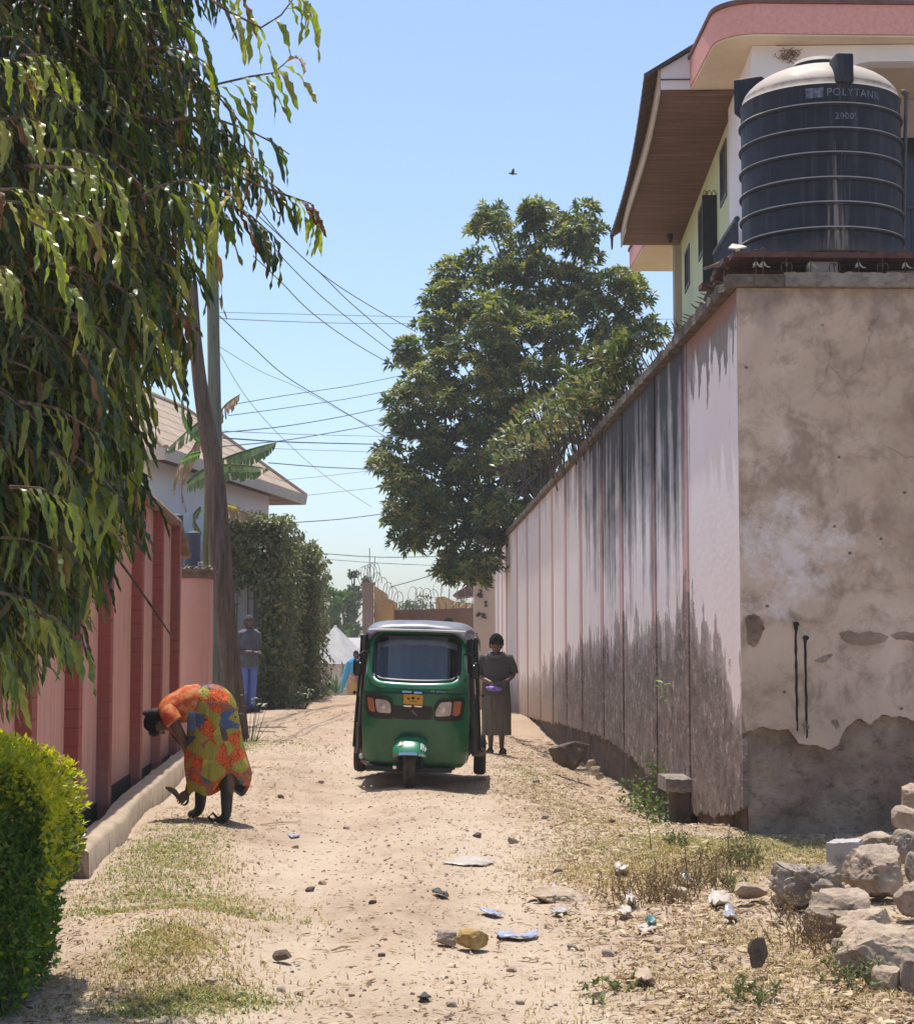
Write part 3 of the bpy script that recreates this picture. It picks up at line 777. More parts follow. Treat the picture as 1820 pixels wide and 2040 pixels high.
 t = NT('brown_soffit_boards'); p = t.pos(); q = t.xyz(p)
 st = t.noise(t.mapping(p, (0.6, 9, 1)), 2.5, 5, 0.65)
 col = t.ramp(st, [(0.3, (0.085, 0.043, 0.03, 1)), (0.5, (0.17, 0.09, 0.062, 1)), (0.75, (0.25, 0.145, 0.10, 1))])
 wv = t.math('FRACT', t.math('MULTIPLY', q[1], 7.5))
 col = t.mix(t.ramp(wv, [(0.0, 0.8), (0.06, 0.0)]), col, (0.02, 0.01, 0.008, 1))
 sof = t.done(t.bsdf(col, 0.7, 0, t.bump(wv, 0.4, 0.01), 0.3))
 b = MB(); hbox(b, -0.62, 6.35, -0.80, 0.0, 7.10, 7.115); fin(b, 'soffit', sof)
 fas = simple('pale_fascia_board', (0.50, 0.42, 0.335, 1), (0.58, 0.49, 0.40, 1), 5, 0.8)
 b = MB(); rings = []
 for i in range(25):
  a = -0.62 + 6.97 * i / 24; dz = -0.035 * math.sin(i / 24 * PI); db = 0.02 * math.sin(i / 24 * PI * 2)
  rings.append([H(a, -0.825 + db, 7.07 + dz), H(a, -0.803 + db, 7.07 + dz), H(a, -0.803 + db, 7.33 + dz), H(a, -0.825 + db, 7.33 + dz)])
 b.loft(rings); fin(b, 'fascia', fas)
 b = MB(); b.prism([H(-0.63, -0.80, 7.12), H(-0.63, -.05, 7.12), H(-0.63, -.05, 7.77), H(-0.63, -0.80, 7.33)], HU * 0.015); fin(b, 'gable_board', white)
 b = MB(); hbox(b, -0.645, -0.632, -0.80, 0.3, 7.215, 7.225); b.prism([H(-0.646, -0.36, 7.23), H(-0.646, -0.33, 7.23), H(-0.646, -0.20, 7.36), H(-0.646, -0.20, 7.33)], HU * 0.012); fin(b, 'gable_crack', simple('dark_gap', (0.06, 0.05, 0.05, 1)))
 tile = simple('brown_roof_sheet', (0.05, 0.035, 0.03, 1), (0.095, 0.06, 0.048, 1), 9, 0.6, 0.3)
 b = MB(); rows = []
 n = 120
 for i in range(n + 1):
  a = -0.68 + 7.15 * i / n; dz = -0.045 * math.sin(i / n * PI) + 0.014 * math.sin(i * PI / 2.0); db = -0.0 + 0.05 * math.sin(i / n * PI)
  rows.append([H(a, -0.97 + db, 7.27 + dz), H(a, -.1, 7.80 + dz), H(a, .12, 7.80 + dz), H(a, .12, 7.76 + dz), H(a, -.1, 7.76 + dz), H(a, -0.965 + db, 7.225 + dz)])
 b.loft(rows); fin(b, 'roof', tile)
 b = MB()
 rings = [[H(a, -0.955, 7.05), H(a, -0.935, 7.05), H(a, -0.925, 7.24), H(a, -0.965, 7.24)] for a in (6.3, 6.4)]
 b.loft(rings); fin(b, 'roof_end_cap', tile)
 b = MB(); p = at(1326, 466, 24.5); b.tube([p, p - Vector((0, 0, .06))], 0.012, 6); lf = fin(b, 'lamp_holder', simple('black_flex', (0.02, 0.02, 0.02, 1)))
 b = MB(); c = p - Vector((0, 0, .13)) - HO; b.sphere(c, (0.045, 0.045, 0.085), 10, 8); b.build('bulb_cover', simple('dark_bulb', (0.04, 0.035, 0.035, 1), rough=0.3), lf, 60)
 b = MB(); A = Vector((3.17, 17.25, 0)); Bv = Vector((3.215, 18.75, 0))
 for i in range(14):
  q = A.lerp(Bv, i / 13); b.tube([q + Vector((0, 0, 4.5)), q + Vector((0, 0, 5.55))], 0.011, 6)
 b.tube([A + Vector((0, 0, 5.56)), Bv + Vector((0, 0, 5.56))], 0.028, 8); b.tube([A + Vector((0, 0, 4.62)), Bv + Vector((0, 0, 4.62))], 0.014, 6); b.tube([A + Vector((0, 0, 5.15)), Bv + Vector((0, 0, 5.15))], 0.012, 6)
 b.bbox(3.14, 3.4, 17.2, 18.8, 4.42, 4.5)
 fin(b, 'balcony_rail', metal)
 b = MB();
 for i in range(30):
  x = 3.4 + i * 0.1; b.tube([(x, 16.4, 4.5), (x, 16.4, 5.45)], 0.010, 6)
 b.tube([(3.35, 16.4, 5.46), (6.4, 16.4, 5.46)], 0.022, 8)
 b.bbox(3.35, 6.4, 16.35, 16.84, 4.42, 4.5)
 fin(b, 'balcony_rail', metal)
house_right()
# ================================================================ pink wall on the left
LO = Vector((-2.46, 14.7, 0)); LU = Vector((-0.0436, 0.99905, 0)); LN = Vector((0.99905, 0.0436, 0))
def L3(a, b, z): return LO + LU * a + LN * b + Vector((0, 0, z))
def lbox(mb, a0, a1, b0, b1, z0, z1):
 vs = [L3(a, b, z) - LO for z in (z0, z1) for a, b in ((a0, b0), (a1, b0), (a1, b1), (a0, b1))]
 mb.add(vs, [(0, 3, 2, 1), (4, 5, 6, 7), (0, 1, 5, 4), (1, 2, 6, 5), (2, 3, 7, 6), (3, 0, 4, 7)]); return mb
def pink_mat(name, base, brick=False):
 t = NT(name); p = t.pos(); q = t.xyz(p)
 n1 = t.noise(p, 1.4, 5, 0.6)
 col = t.mix(t.ramp(n1, [(0.35, 0.0), (0.7, 0.35)]), base, (base[0] * 0.78, base[1] * 0.75, base[2] * 0.72, 1))
 st = t.noise(t.mapping(p, (1, 7, 0.5)), 1.6, 5, 0.7)
 col = t.mix(t.ramp(st, [(0.50, 0.0), (0.74, 0.50)]), col, (0.17, 0.12, 0.10, 1))
 ft = t.math('SUBTRACT', 0.75, t.math('ADD', q[2], t.math('MULTIPLY', t.math('SUBTRACT', t.noise(t.mapping(p, (1, 6, 1.2)), 2.2, 6, 0.7), 0.5), 1.6)))
 col = t.mix(t.ramp(ft, [(0.0, 0.0), (0.35, 0.5)]), col, (0.30, 0.20, 0.165, 1))
 hgt = t.noise(p, 24, 4, 0.6)
 if brick:
  wv = t.math('FRACT', t.math('ADD', t.math('MULTIPLY', q[2], 7.6), t.math('MULTIPLY', t.noise(p, 6, 2, 0.5), 0.18)))
  ln = t.ramp(wv, [(0.0, 1.0), (0.10, 0.0)])
  shw = t.ramp(t.noise(t.mapping(p, (1, 1, 0.6)), 1.6, 3, 0.6), [(0.38, 0.15), (0.58, 0.85)])
  lm = t.math('MULTIPLY', ln, shw)
  col = t.mix(lm, col, (base[0] * 0.45, base[1] * 0.4, base[2] * 0.4, 1))
  hgt = t.math('SUBTRACT', t.math('MULTIPLY', hgt, 0.4), lm)
 return t.done(t.bsdf(col, 0.9, 0, t.bump(hgt, 0.45, 0.012), 0.2))
PINK = pink_mat('faded_pink_paint', (0.62, 0.33, 0.265, 1))
DRED = pink_mat('dark_red_brick_paint', (0.33, 0.095, 0.078, 1), True)
BLKP = simple('black_base_paint', (0.012, 0.014, 0.014, 1), (0.028, 0.03, 0.03, 1), 8, 0.7, 0.2)
def left_wall():
 root = thing('pink_wall', 'faded pink wall with dark red brick pilasters, narrow slots and a black foot', 'wall', tuple(LO))
 pil = [-5.8, -3.9, -1.85, 0.0, 2.5, 4.6, 6.88]
 top = 2.93
 slots = {3: (0.50, 1.02, 1.52, 2.45), 4: (2.80, 3.26, 1.72, 2.50), 5: (4.92, 5.45, 1.62, 2.44), 2: (-1.3, -.8, 1.6, 2.45), 1: (-3.3, -2.8, 1.6, 2.45)}
 b = MB()
 edges = [-6.5] + [s for k in (1, 2, 3, 4, 5) for s in slots[k][:2]] + [7.085]
 for i in range(0, len(edges), 2): lbox(b, edges[i], edges[i + 1], -0.22, 0, -0.2, top)
 for k in slots:
  a0, a1, z0, z1 = slots[k]
  lbox(b, a0, a1, -0.22, 0, -0.2, z0); lbox(b, a0, a1, -0.22, 0, z1, top)
 b.prism([L3(7.09, -.22, -.2) - LO, L3(8.5, -.22, -.2) - LO, L3(8.5, -.22, top - .27) - LO, L3(7.09, -.22, top) - LO], LN * .22)
 b.build('panel', PINK, root)
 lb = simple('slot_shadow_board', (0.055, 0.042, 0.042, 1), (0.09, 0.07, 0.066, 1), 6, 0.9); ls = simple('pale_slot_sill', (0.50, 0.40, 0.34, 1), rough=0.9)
 for k in slots:
  a0, a1, z0, z1 = slots[k]
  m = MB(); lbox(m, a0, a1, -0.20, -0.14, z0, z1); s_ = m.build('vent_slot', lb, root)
  m = MB(); lbox(m, a0 + .01, a1 - .01, -0.13, 0.012, z0 + .001, z0 + 0.022); m.build('sill', ls, s_)
 for a in pil:
  m = MB(); lbox(m, a, a + 0.20, 0.0, 0.10, -0.1, top + 0.0); m.build('pilaster', DRED, root)
 m = MB(); cuts = [-6.5] + [v for a in pil for v in (a - .001, a + .201)] + [8.5]
 for i in range(0, len(cuts), 2): lbox(m, cuts[i], cuts[i + 1], 0.0, 0.012, -0.2, 0.24 + 0.03 * (i % 3))
 m.build('black_foot', BLKP, root)
 m = MB(); rings = []
 for i in range(61):
  a = -6.6 + 15.2 * i / 60; dz = -.28 * max(0, a - 7.09) / 1.4; j = 0.012 * noise.noise(Vector((i * .6, 0, 0)))
  rings.append([L3(a, q, z + dz) - LO for q, z in ((-0.30, top + .004), (0.10 + j, top + .004), (0.115 + j, top + 0.05), (0.09 + j, top + .10), (-0.30, top + .10))])
 m.loft(rings); m.build('coping', simple('brown_coping', (0.15, 0.095, 0.065, 1), (0.26, 0.175, 0.125, 1), 5, 0.9, 0.4), root, 30)
left_wall()
def gate_post():
 """curved end piece with its cap"""
 c = Vector((-2.86, 24.35, 0)); b = MB(); rings = []
 prof = [(-0.29, 0.22), (-0.24, 0.02), (-0.12, -0.07), (0.0, -0.10), (0.12, -0.08), (0.22, 0.0), (0.26, 0.16), (0.26, 0.5), (-0.29, 0.5)]
 for z in (-0.2, 0.6, 1.5, 2.42): rings.append([c + Vector((x, y, z)) for x, y in prof])
 b.loft(rings); root = b.build('curved_post', PINK, None, 40)
 tag(root, 'rounded pink wall end with a brown cap beside the two poles', 'gate post')
 b = MB(); k = 1.16
 for z0, z1, kk in ((2.424, 2.50, 1.14), (2.50, 2.54, 1.26)):
  b.loft([[c + Vector((x * kk, 0.2 + (y - .2) * kk, z)) for x, y in prof] for z in (z0, z1 - .001)])
 b.build('cap', simple('brown_cap', (0.13, 0.085, 0.06, 1), (0.22, 0.15, 0.11, 1), 6, 0.9, 0.3), root)
 b = MB(); b.bbox(-3.35, -3.10, 24.2, 24.5, 0, 2.35)
 rr = random.Random(5); b = MB()
 for k in range(46):
  p = c + Vector((rr.uniform(-.3, .26), rr.uniform(-.05, .4), 2.545 + rr.uniform(0, .05))); a = rr.uniform(0, 7)
  d = Vector((math.cos(a), math.sin(a), rr.uniform(-.3, .9))) * .06; e = Vector((-math.sin(a), math.cos(a), rr.uniform(-.4, .4))) * .02
  b.add([p - d, p + e, p + d, p - e], [(0, 1, 2, 3)])
 b.build('leaf_scraps', simple('brown_scraps', (0.12, 0.085, 0.05, 1), (0.24, 0.18, 0.11, 1), 30), root, fix=False)
gate_post()
bg_blue = simple('blue_grey_plastic', (0.05, 0.062, 0.088, 1), (0.075, 0.088, 0.115, 1), 4, 0.6)
for k, (x0, x1, y0, y1, Y, lab) in enumerate(((341, 365, 1027, 1110, 25.4, 'blue grey round vent pipe rising over the sloping pink wall end, taller and further left'), (370, 400, 1062, 1150, 25.2, 'blue grey round vent pipe standing just behind the curved pink post'))):
 a = at((x0 + x1) / 2, y0, Y); r_ = (x1 - x0) / 2 / F * Y
 b = MB(); b.lathe([(0, 1.0), (r_, 1.0), (r_, a.z - 0.02), (r_ * 1.06, a.z - 0.015), (r_ * 1.06, a.z), (r_ * 0.3, a.z + 0.03), (0, a.z + .03)], (a.x, Y, 0), 20)
 o = b.build('vent_pipe', bg_blue, None, 40); tag(o, lab, 'pipe', 'blue grey vent pipes behind the pink wall')
b = MB(); p = at(396, 1120, 24.4); b.tube([p - Vector((0, 0, .14)), p, p + Vector((0.05, 0, 0.0)), p + Vector((.05, 0, -.06))], 0.012, 6)
o = b.build('tap_pipe', simple('white_pipe', (0.5, 0.47, 0.44, 1)), None, 40); tag(o, 'little bent white pipe on top of the curved post cap', 'pipe')
# ================================================================ kerb
def kerb():
 pts = [(11.35, -1.94), (12.4, -2.0), (13.5, -2.03), (14.4, -2.12), (15.5, -2.2), (17, -2.26), (18.5, -2.33), (20, -2.40), (22, -2.5), (24, -2.6)]
 b = MB(); rings = []
 n = 160
 for i in range(n + 1):
  y = lerp(11.35, 24.0, i / n); x = interp(pts, y) + 0.02 * noise.noise(Vector((0, y * .8, 0)))
  zt = 0.24 + 0.03 * sm(13, 20, y) + 0.015 * noise.noise(Vector((4, y * 2.5, 0)))
  w_ = 0.19 + 0.05 * sm(12, 11, y); j = 0.010 * noise.noise(Vector((9, y * 2.5, 0))); j2 = 0.008 * noise.noise(Vector((2, y * 14, 0)))
  g = gh(x, y, False) - 0.12
  rings.append([Vector((x + 0.01 + j, y, g)), Vector((x + j + j2, y, zt - 0.03)), Vector((x - 0.03 + j, y, zt)), Vector((x - w_ + 0.02, y, zt - 0.004)), Vector((x - w_, y, zt - 0.03)), Vector((x - w_, y, g))])
 b.loft(rings)
 t = NT('kerb_cement'); p = t.pos(); q = t.xyz(p)
 col = t.ramp(t.noise(p, 3, 6, 0.65), [(0.3, (0.33, 0.25, 0.175, 1)), (0.7, (0.45, 0.36, 0.26, 1))])
 nz = t.xyz(t.n('ShaderNodeNewGeometry').outputs['Normal'])[2]
 stain = t.math('ADD', t.noise(t.mapping(p, (5, 5, 1.2)), 2.5, 6, 0.7), t.math('MULTIPLY', nz, -0.6))
 col = t.mix(t.ramp(stain, [(0.36, 0.0), (0.50, 0.88)]), col, (0.10, 0.07, 0.048, 1))
 o = b.build('kerb', t.done(t.bsdf(col, 0.95, 0, t.bump(t.noise(p, 22, 5, 0.65), 0.5, 0.012), 0.15)), None, 50)
 tag(o, 'low cement kerb curving along the foot of the pink wall', kind='structure')
kerb()
# ================================================================ poles and cables
def pole(name, pts, Y, label, m, knots=0, seed=1):
 P = [at(px, py, Y) for px, py, wd in pts]; W_ = [wd / 2 / F * Y for px, py, wd in pts]
 out = []; rad = []
 for i in range(len(P) - 1):
  for k in range(8):
   f = k / 8
   p0 = P[max(i - 1, 0)]; p1 = P[i]; p2 = P[i + 1]; p3 = P[min(i + 2, len(P) - 1)]
   q = 0.5 * ((2 * p1) + (p2 - p0) * f + (2 * p0 - 5 * p1 + 4 * p2 - p3) * f * f + (3 * p1 - p0 - 3 * p2 + p3) * f ** 3)
   out.append(q); rad.append(lerp(W_[i], W_[i + 1], f))
 out.append(P[-1]); rad.append(W_[-1])
 b = MB(); seg = 20; rings = []
 for q, r_ in zip(out, rad):
  rings.append([q + Vector((math.cos(2 * PI * k / seg), math.sin(2 * PI * k / seg), 0)) * r_ * (1 + 0.10 * noise.noise(Vector((math.cos(2 * PI * k / seg) * 2 + seed * 9, math.sin(2 * PI * k / seg) * 2, q.z * 0.5)))) for k in range(seg)])
 b.loft(rings)
 o = b.build(name, m, None, 60)
 return tag(o, label, 'pole')
def barkmat(name, c1, c2, c3):
 t = NT(name); p = t.pos()
 n1 = t.noise(t.mapping(p, (7, 7, 0.55)), 2.0, 6, 0.7, 0.4)
 col = t.ramp(n1, [(0.30, c1), (0.5, c2), (0.68, c3)])
 n2 = t.noise(t.mapping(p, (22, 22, 0.7)), 2.0, 4, 0.7)
 col = t.mix(t.ramp(n2, [(0.34, 0.7), (0.44, 0.0)]), col, (c1[0] * .35, c1[1] * .35, c1[2] * .35, 1))
 return t.done(t.bsdf(col, 0.9, 0, t.bump(t.math('ADD', n1, n2), 0.7, 0.03), 0.15))
pole('utility_pole', [(418, 300, 24), (421, 460, 24), (425, 640, 24), (428, 820, 26), (430, 1000, 30), (431, 1200, 31), (432, 1470, 32)], 27.4, 'straight greenish grey pole, the slimmer one behind the brown pole', barkmat('greenish_pole_wood', (0.12, 0.14, 0.105, 1), (0.185, 0.205, 0.155, 1), (0.25, 0.265, 0.21, 1)), seed=2)
pole('utility_pole', [(383, 560, 20), (388, 660, 24), (398, 760, 29), (412, 850, 34), (426, 930, 38), (436, 1050, 42), (447, 1200, 43), (458, 1310, 42), (474, 1470, 44)], 26.4, 'leaning dark brown weathered wood pole in front of the green one', barkmat('brown_pole_wood', (0.070, 0.048, 0.035, 1), (0.135, 0.095, 0.072, 1), (0.215, 0.16, 0.125, 1)))
cable_m = simple('grey_cable', (0.10, 0.115, 0.14, 1), rough=0.6)
thin_m = simple('pale_cable', (0.26, 0.31, 0.38, 1), rough=0.6)
CAB = [
 ([(508, 405), (560, 470), (640, 545), (730, 605), (830, 662)], 27, 40, 1.7, 'dark cable from the tree sagging to the mango crown, uppermost of the steep four', cable_m),
 ([(515, 430), (600, 510), (640, 546), (700, 605), (800, 690)], 27, 40, 1.7, 'dark cable crossing the uppermost steep cable half way down', cable_m),
 ([(500, 430), (560, 510), (640, 590), (720, 655), (795, 712)], 27, 40, 1.6, 'dark steep cable, third from the top between pole and mango tree', cable_m),
 ([(505, 510), (560, 562), (620, 622), (700, 680), (795, 735)], 27, 40, 1.6, 'dark steep cable, lowest of the four reaching the mango crown', cable_m),
 ([(432, 622), (650, 627), (860, 632), (1100, 633), (1345, 636)], 52, 62, 1.1, 'pale thin level cable, upper of the pair high in the sky', thin_m),
 ([(432, 634), (560, 640), (700, 644), (860, 645)], 28, 46, 1.4, 'pale thin level cable, lower of the pair high in the sky', thin_m),
 ([(436, 628), (500, 688), (570, 750), (660, 805), (770, 872)], 27.4, 42, 1.5, 'thin dark cable sagging steeply from the green pole to mid sky', cable_m),
 ([(436, 690), (520, 740), (600, 775), (700, 830), (790, 872)], 27.4, 44, 0.9, 'very thin pale cable fanning from the green pole under the steep dark one', thin_m),
 ([(436, 700), (490, 790), (560, 870), (650, 950), (740, 1010)], 27.4, 44, 0.9, 'very thin pale cable dropping steepest from the green pole', thin_m),
 ([(462, 806), (580, 786), (700, 768), (800, 748)], 30, 41, 1.2, 'thin cable rising to the right, starting by the dead banana leaf tip', cable_m),
 ([(455, 828), (560, 814), (700, 793), (795, 774)], 30, 41, 1.2, 'thin cable rising to the right, second under the dead banana leaf', cable_m),
 ([(436, 862), (560, 850), (680, 830), (790, 806)], 28, 41, 1.5, 'dark cable rising to the right from the poles, third of the fan', cable_m),
 ([(436, 890), (560, 878), (660, 862), (770, 842)], 28, 41, 1.5, 'dark cable rising to the right from the poles, lowest of the fan', cable_m),
 ([(436, 858), (560, 864), (700, 868), (790, 870)], 28, 41, 1.0, 'pale level cable just above the darkest level one', thin_m),
 ([(436, 872), (560, 880), (660, 883), (790, 886)], 28, 41, 1.9, 'darkest level cable running from the poles to the mango tree', cable_m),
 ([(530, 893), (640, 897), (790, 902)], 30, 41, 0.9, 'faint level cable passing the tip of the long banana leaf', thin_m),
 ([(535, 922), (650, 931), (775, 936)], 30, 41, 1.5, 'dark level cable leaving the roof slope of the tiled house', cable_m),
 ([(556, 957), (650, 948), (770, 934)], 38, 42, 0.8, 'faint pale cable rising from the tiled roof', thin_m),
 ([(600, 988), (690, 978), (780, 968)], 43, 44, 0.8, 'faint pale cable level with the house gutter', thin_m),
 ([(585, 1041), (680, 1034), (775, 1022)], 36, 42, 1.4, 'dark cable just over the ivy hedge', cable_m),
 ([(634, 1102), (760, 1110), (900, 1108)], 40, 50, 1.2, 'sagging thin cable over the distant trees, upper of two', cable_m),
 ([(634, 1113), (760, 1122), (880, 1127)], 40, 50, 1.0, 'sagging thin cable over the distant trees, lower of two', thin_m),
 ([(775, 1170), (840, 1152), (905, 1130)], 56, 54, 1.4, 'short dark cable rising over the razor wire gate', cable_m),
]
for pts, Y0, Y1, wpx, lab, m in CAB:
 n = len(pts); P = [at(px, py, lerp(Y0, Y1, (px - pts[0][0]) / (pts[-1][0] - pts[0][0]))) for px, py in pts]
 out = []
 for i in range(n - 1):
  for k in range(6):
   f = k / 6; p0 = P[max(i - 1, 0)]; p1 = P[i]; p2 = P[i + 1]; p3 = P[min(i + 2, n - 1)]
   out.append(0.5 * ((2 * p1) + (p2 - p0) * f + (2 * p0 - 5 * p1 + 4 * p2 - p3) * f * f + (3 * p1 - p0 - 3 * p2 + p3) * f ** 3))
 out.append(P[-1])
 b = MB(); b.tube(out, wpx * 0.62 / F * (Y0 + Y1) / 2, 5)
 o = b.build('overhead_cable', m); tag(o, lab, 'cable', 'overhead cables across the sky')
# ================================================================ tiled house behind the ivy
def house_left():
 C1 = Vector((-2.36, 43.5, 0)); U = Vector((-0.192, -0.981, 0)); V = Vector((-0.981, 0.192, 0))
 LEN, WID, ZE, ZR = 10.5, 4.6, 5.12, 6.98
 root = thing('tiled_house', 'white house with tan tiled hip roof behind the banana plant and ivy', 'house', tuple(C1))
 def G(a, b, z): return U * a + V * b + Vector((0, 0, z))
 wall = simple('white_house_wall', (0.78, 0.74, 0.75, 1), (0.84, 0.80, 0.80, 1), 1, 0.9)
 wins = [(2.55, 4.1, 3.35, 4.28), (1.35, 1.85, 3.35, 4.26)]
 b = MB()
 def gb(mb, a0, a1, b0, b1, z0, z1):
  vs = [G(a, q, z) for z in (z0, z1) for a, q in ((a0, b0), (a1, b0), (a1, b1), (a0, b1))]
  mb.add(vs, [(0, 3, 2, 1), (4, 5, 6, 7), (0, 1, 5, 4), (1, 2, 6, 5), (2, 3, 7, 6), (3, 0, 4, 7)])
 o_ = 0.72
 cuts = [o_ + .5, 1.35, 1.85, 2.55, 4.1, LEN - o_]
 for i in range(0, 6, 2): gb(b, cuts[i], cuts[i + 1], o_ * .8, o_ * .8 + .2, -0.5, ZE)
 for a0, a1, z0, z1 in wins: gb(b, a0, a1, o_ * .8, o_ * .8 + .2, -0.5, z0); gb(b, a0, a1, o_ * .8, o_ * .8 + .2, z1, ZE)
 gb(b, o_ + .5, o_ + .7, o_ * .8 + .2, WID - o_, -0.5, ZE); gb(b, LEN - o_ - .2, LEN - o_, o_ * .8 + .2, WID - o_, -.5, ZE)
 b.build('wall', wall, root)
 gl = simple('grilled_window_glass', (0.05, 0.05, 0.06, 1), rough=0.3); gr = simple('window_bars', (0.24, 0.20, 0.18, 1), rough=0.7)
 for a0, a1, z0, z1 in wins:
  m = MB(); gb(m, a0, a1, o_ * .8 + .08, o_ * .8 + .1, z0, z1); w_ = m.build('window', gl, root)
  m = MB()
  k = a0 + .05
  while k < a1: gb(m, k, k + .025, o_ * .8 + .03, o_ * .8 + .05, z0, z1); k += .14
  for z in (z0 + .25, z0 + .55, z1 - .05): gb(m, a0, a1, o_ * .8 + .051, o_ * .8 + .07, z, z + .025)
  m.build('window_bars', gr, w_)
 hw = WID / 2
 e = [G(0, 0, ZE), G(LEN, 0, ZE), G(LEN, WID, ZE), G(0, WID, ZE)]
 r1, r2 = G(hw, hw, ZR), G(LEN - hw, hw, ZR)
 t = NT('tan_roof_tiles'); p = t.pos(); q = t.xyz(p)
 br = t.n('ShaderNodeTexBrick'); br.inputs['Scale'].default_value = 1.0
 br.inputs['Color1'].default_value = (0.36, 0.27, 0.20, 1); br.inputs['Color2'].default_value = (0.43, 0.335, 0.255, 1); br.inputs['Mortar'].default_value = (0.19, 0.135, 0.10, 1)
 br.inputs['Brick Width'].default_value = 0.55; br.inputs['Row Height'].default_value = 0.26; br.inputs['Mortar Size'].default_value = 0.018
 cb = t.n('ShaderNodeCombineXYZ'); t.l(q[1], cb.inputs[0]); t.l(q[2], cb.inputs[1]); t.l(cb.outputs[0], br.inputs['Vector'])
 col = t.mix(t.ramp(t.noise(p, 2, 5, 0.6), [(0.4, 0.0), (0.7, 0.35)]), br.outputs['Color'], (0.30, 0.22, 0.16, 1))
 tile = t.done(t.bsdf(col, 0.85, 0, t.bump(br.outputs['Fac'], 0.5, 0.02), 0.2))
 b = MB(); up = Vector((0, 0, 0.05))
 b.add([v + up for v in e] + [r1 + up, r2 + up], [(0, 1, 5, 4), (1, 2, 5), (2, 3, 4, 5), (3, 0, 4)])
 b.add([v for v in e] + [v + up for v in e], [(0, 1, 5, 4), (1, 2, 6, 5), (2, 3, 7, 6), (3, 0, 4, 7)])
 rf = b.build('roof', tile, root)
 rc = simple('ridge_tile', (0.33, 0.24, 0.18, 1), (0.40, 0.30, 0.22, 1), 5, 0.85)
 b = MB()
 for s_, t_ in ((e[0], r1), (e[3], r1), (e[1], r2), (e[2], r2), (r1, r2)): b.tube([s_ + up, t_ + up], 0.07, 8)
 b.build('ridge', rc, rf)
 fas = simple('cream_gutter', (0.50, 0.45, 0.39, 1), (0.56, 0.51, 0.45, 1), 3, 0.7)
 b = MB()
 for i in range(4):
  p0, p1 = e[i], e[(i + 1) % 4]; d = (p1 - p0).normalized(); nn = Vector((d.y, -d.x, 0)) * 0.0
  out = (p0 + p1) / 2 - G(LEN / 2, hw, ZE); out = out - d * out.dot(d); out.normalize()
  b.add([p0 + out * .012 + Vector((0, 0, -.17)), p1 + out * .012 + Vector((0, 0, -.17)), p1 + out * .05 + Vector((0, 0, .052)), p0 + out * .05 + Vector((0, 0, .052)),
    p0 - out * .01 + Vector((0, 0, -.17)), p1 - out * .01 + Vector((0, 0, -.17)), p1 - out * .0 + Vector((0, 0, .045)), p0 - out * .0 + Vector((0, 0, .045))],
    [(0, 1, 2, 3), (4, 7, 6, 5), (0, 4, 5, 1), (1, 5, 6, 2), (2, 6, 7, 3), (3, 7, 4, 0)])
 b.build('gutter', fas, rf)
 b = MB(); b.add([v + Vector((0, 0, -.06)) for v in e], [(0, 3, 2, 1)]); b.add([v + Vector((0, 0, -.045)) for v in e], [(0, 1, 2, 3)])
 b.build('soffit', simple('brown_soffit', (0.10, 0.055, 0.04, 1), (0.16, 0.095, 0.07, 1), 4, 0.8), root)
house_left()
# ================================================================ grey door behind the poles, far gate, far huts
def metal_door():
 Y = 34.6; b = MB(); a = at(440, 1160, Y); c = at(505, 1160, Y); zt = a.z
 b.bbox(a.x, c.x, Y, Y + .05, gh(-3, Y) - .2, zt)
 m = simple('grey_door_paint', (0.26, 0.26, 0.28, 1), (0.32, 0.32, 0.34, 1), 2, 0.55)
 root = b.build('metal_gate', m); tag(root, 'plain grey metal gate behind the standing man', 'gate')
 b = MB(); b.bbox(c.x + .001, c.x + .12, Y - .04, Y + .12, gh(-3, Y) - .2, zt + .1); b.build('jamb', simple('door_jamb', (0.12, 0.115, 0.12, 1)), root)
 b = MB(); b.bbox(a.x - .02, c.x - .001, Y - .02, Y - .002, zt - .03, zt + .02)
 for k in range(3):
  x = lerp(a.x, c.x, (k + .5) / 3); b.bbox(x - .01, x + .01, Y - .012, Y - .001, gh(-3, Y) + .02, zt - .04)
 b.build('rail', simple('door_rail', (0.09, 0.09, 0.095, 1)), root)
 b = MB(); b.bbox(a.x - 2, a.x - .05, Y + .01, Y + .2, -.2, zt + .3); o = b.build('side_wall', simple('dull_grey_wall', (0.2, 0.19, 0.185, 1), (0.26, 0.245, 0.24, 1), 2)); tag(o, 'dull grey wall beside the grey metal gate', 'wall')
metal_door()
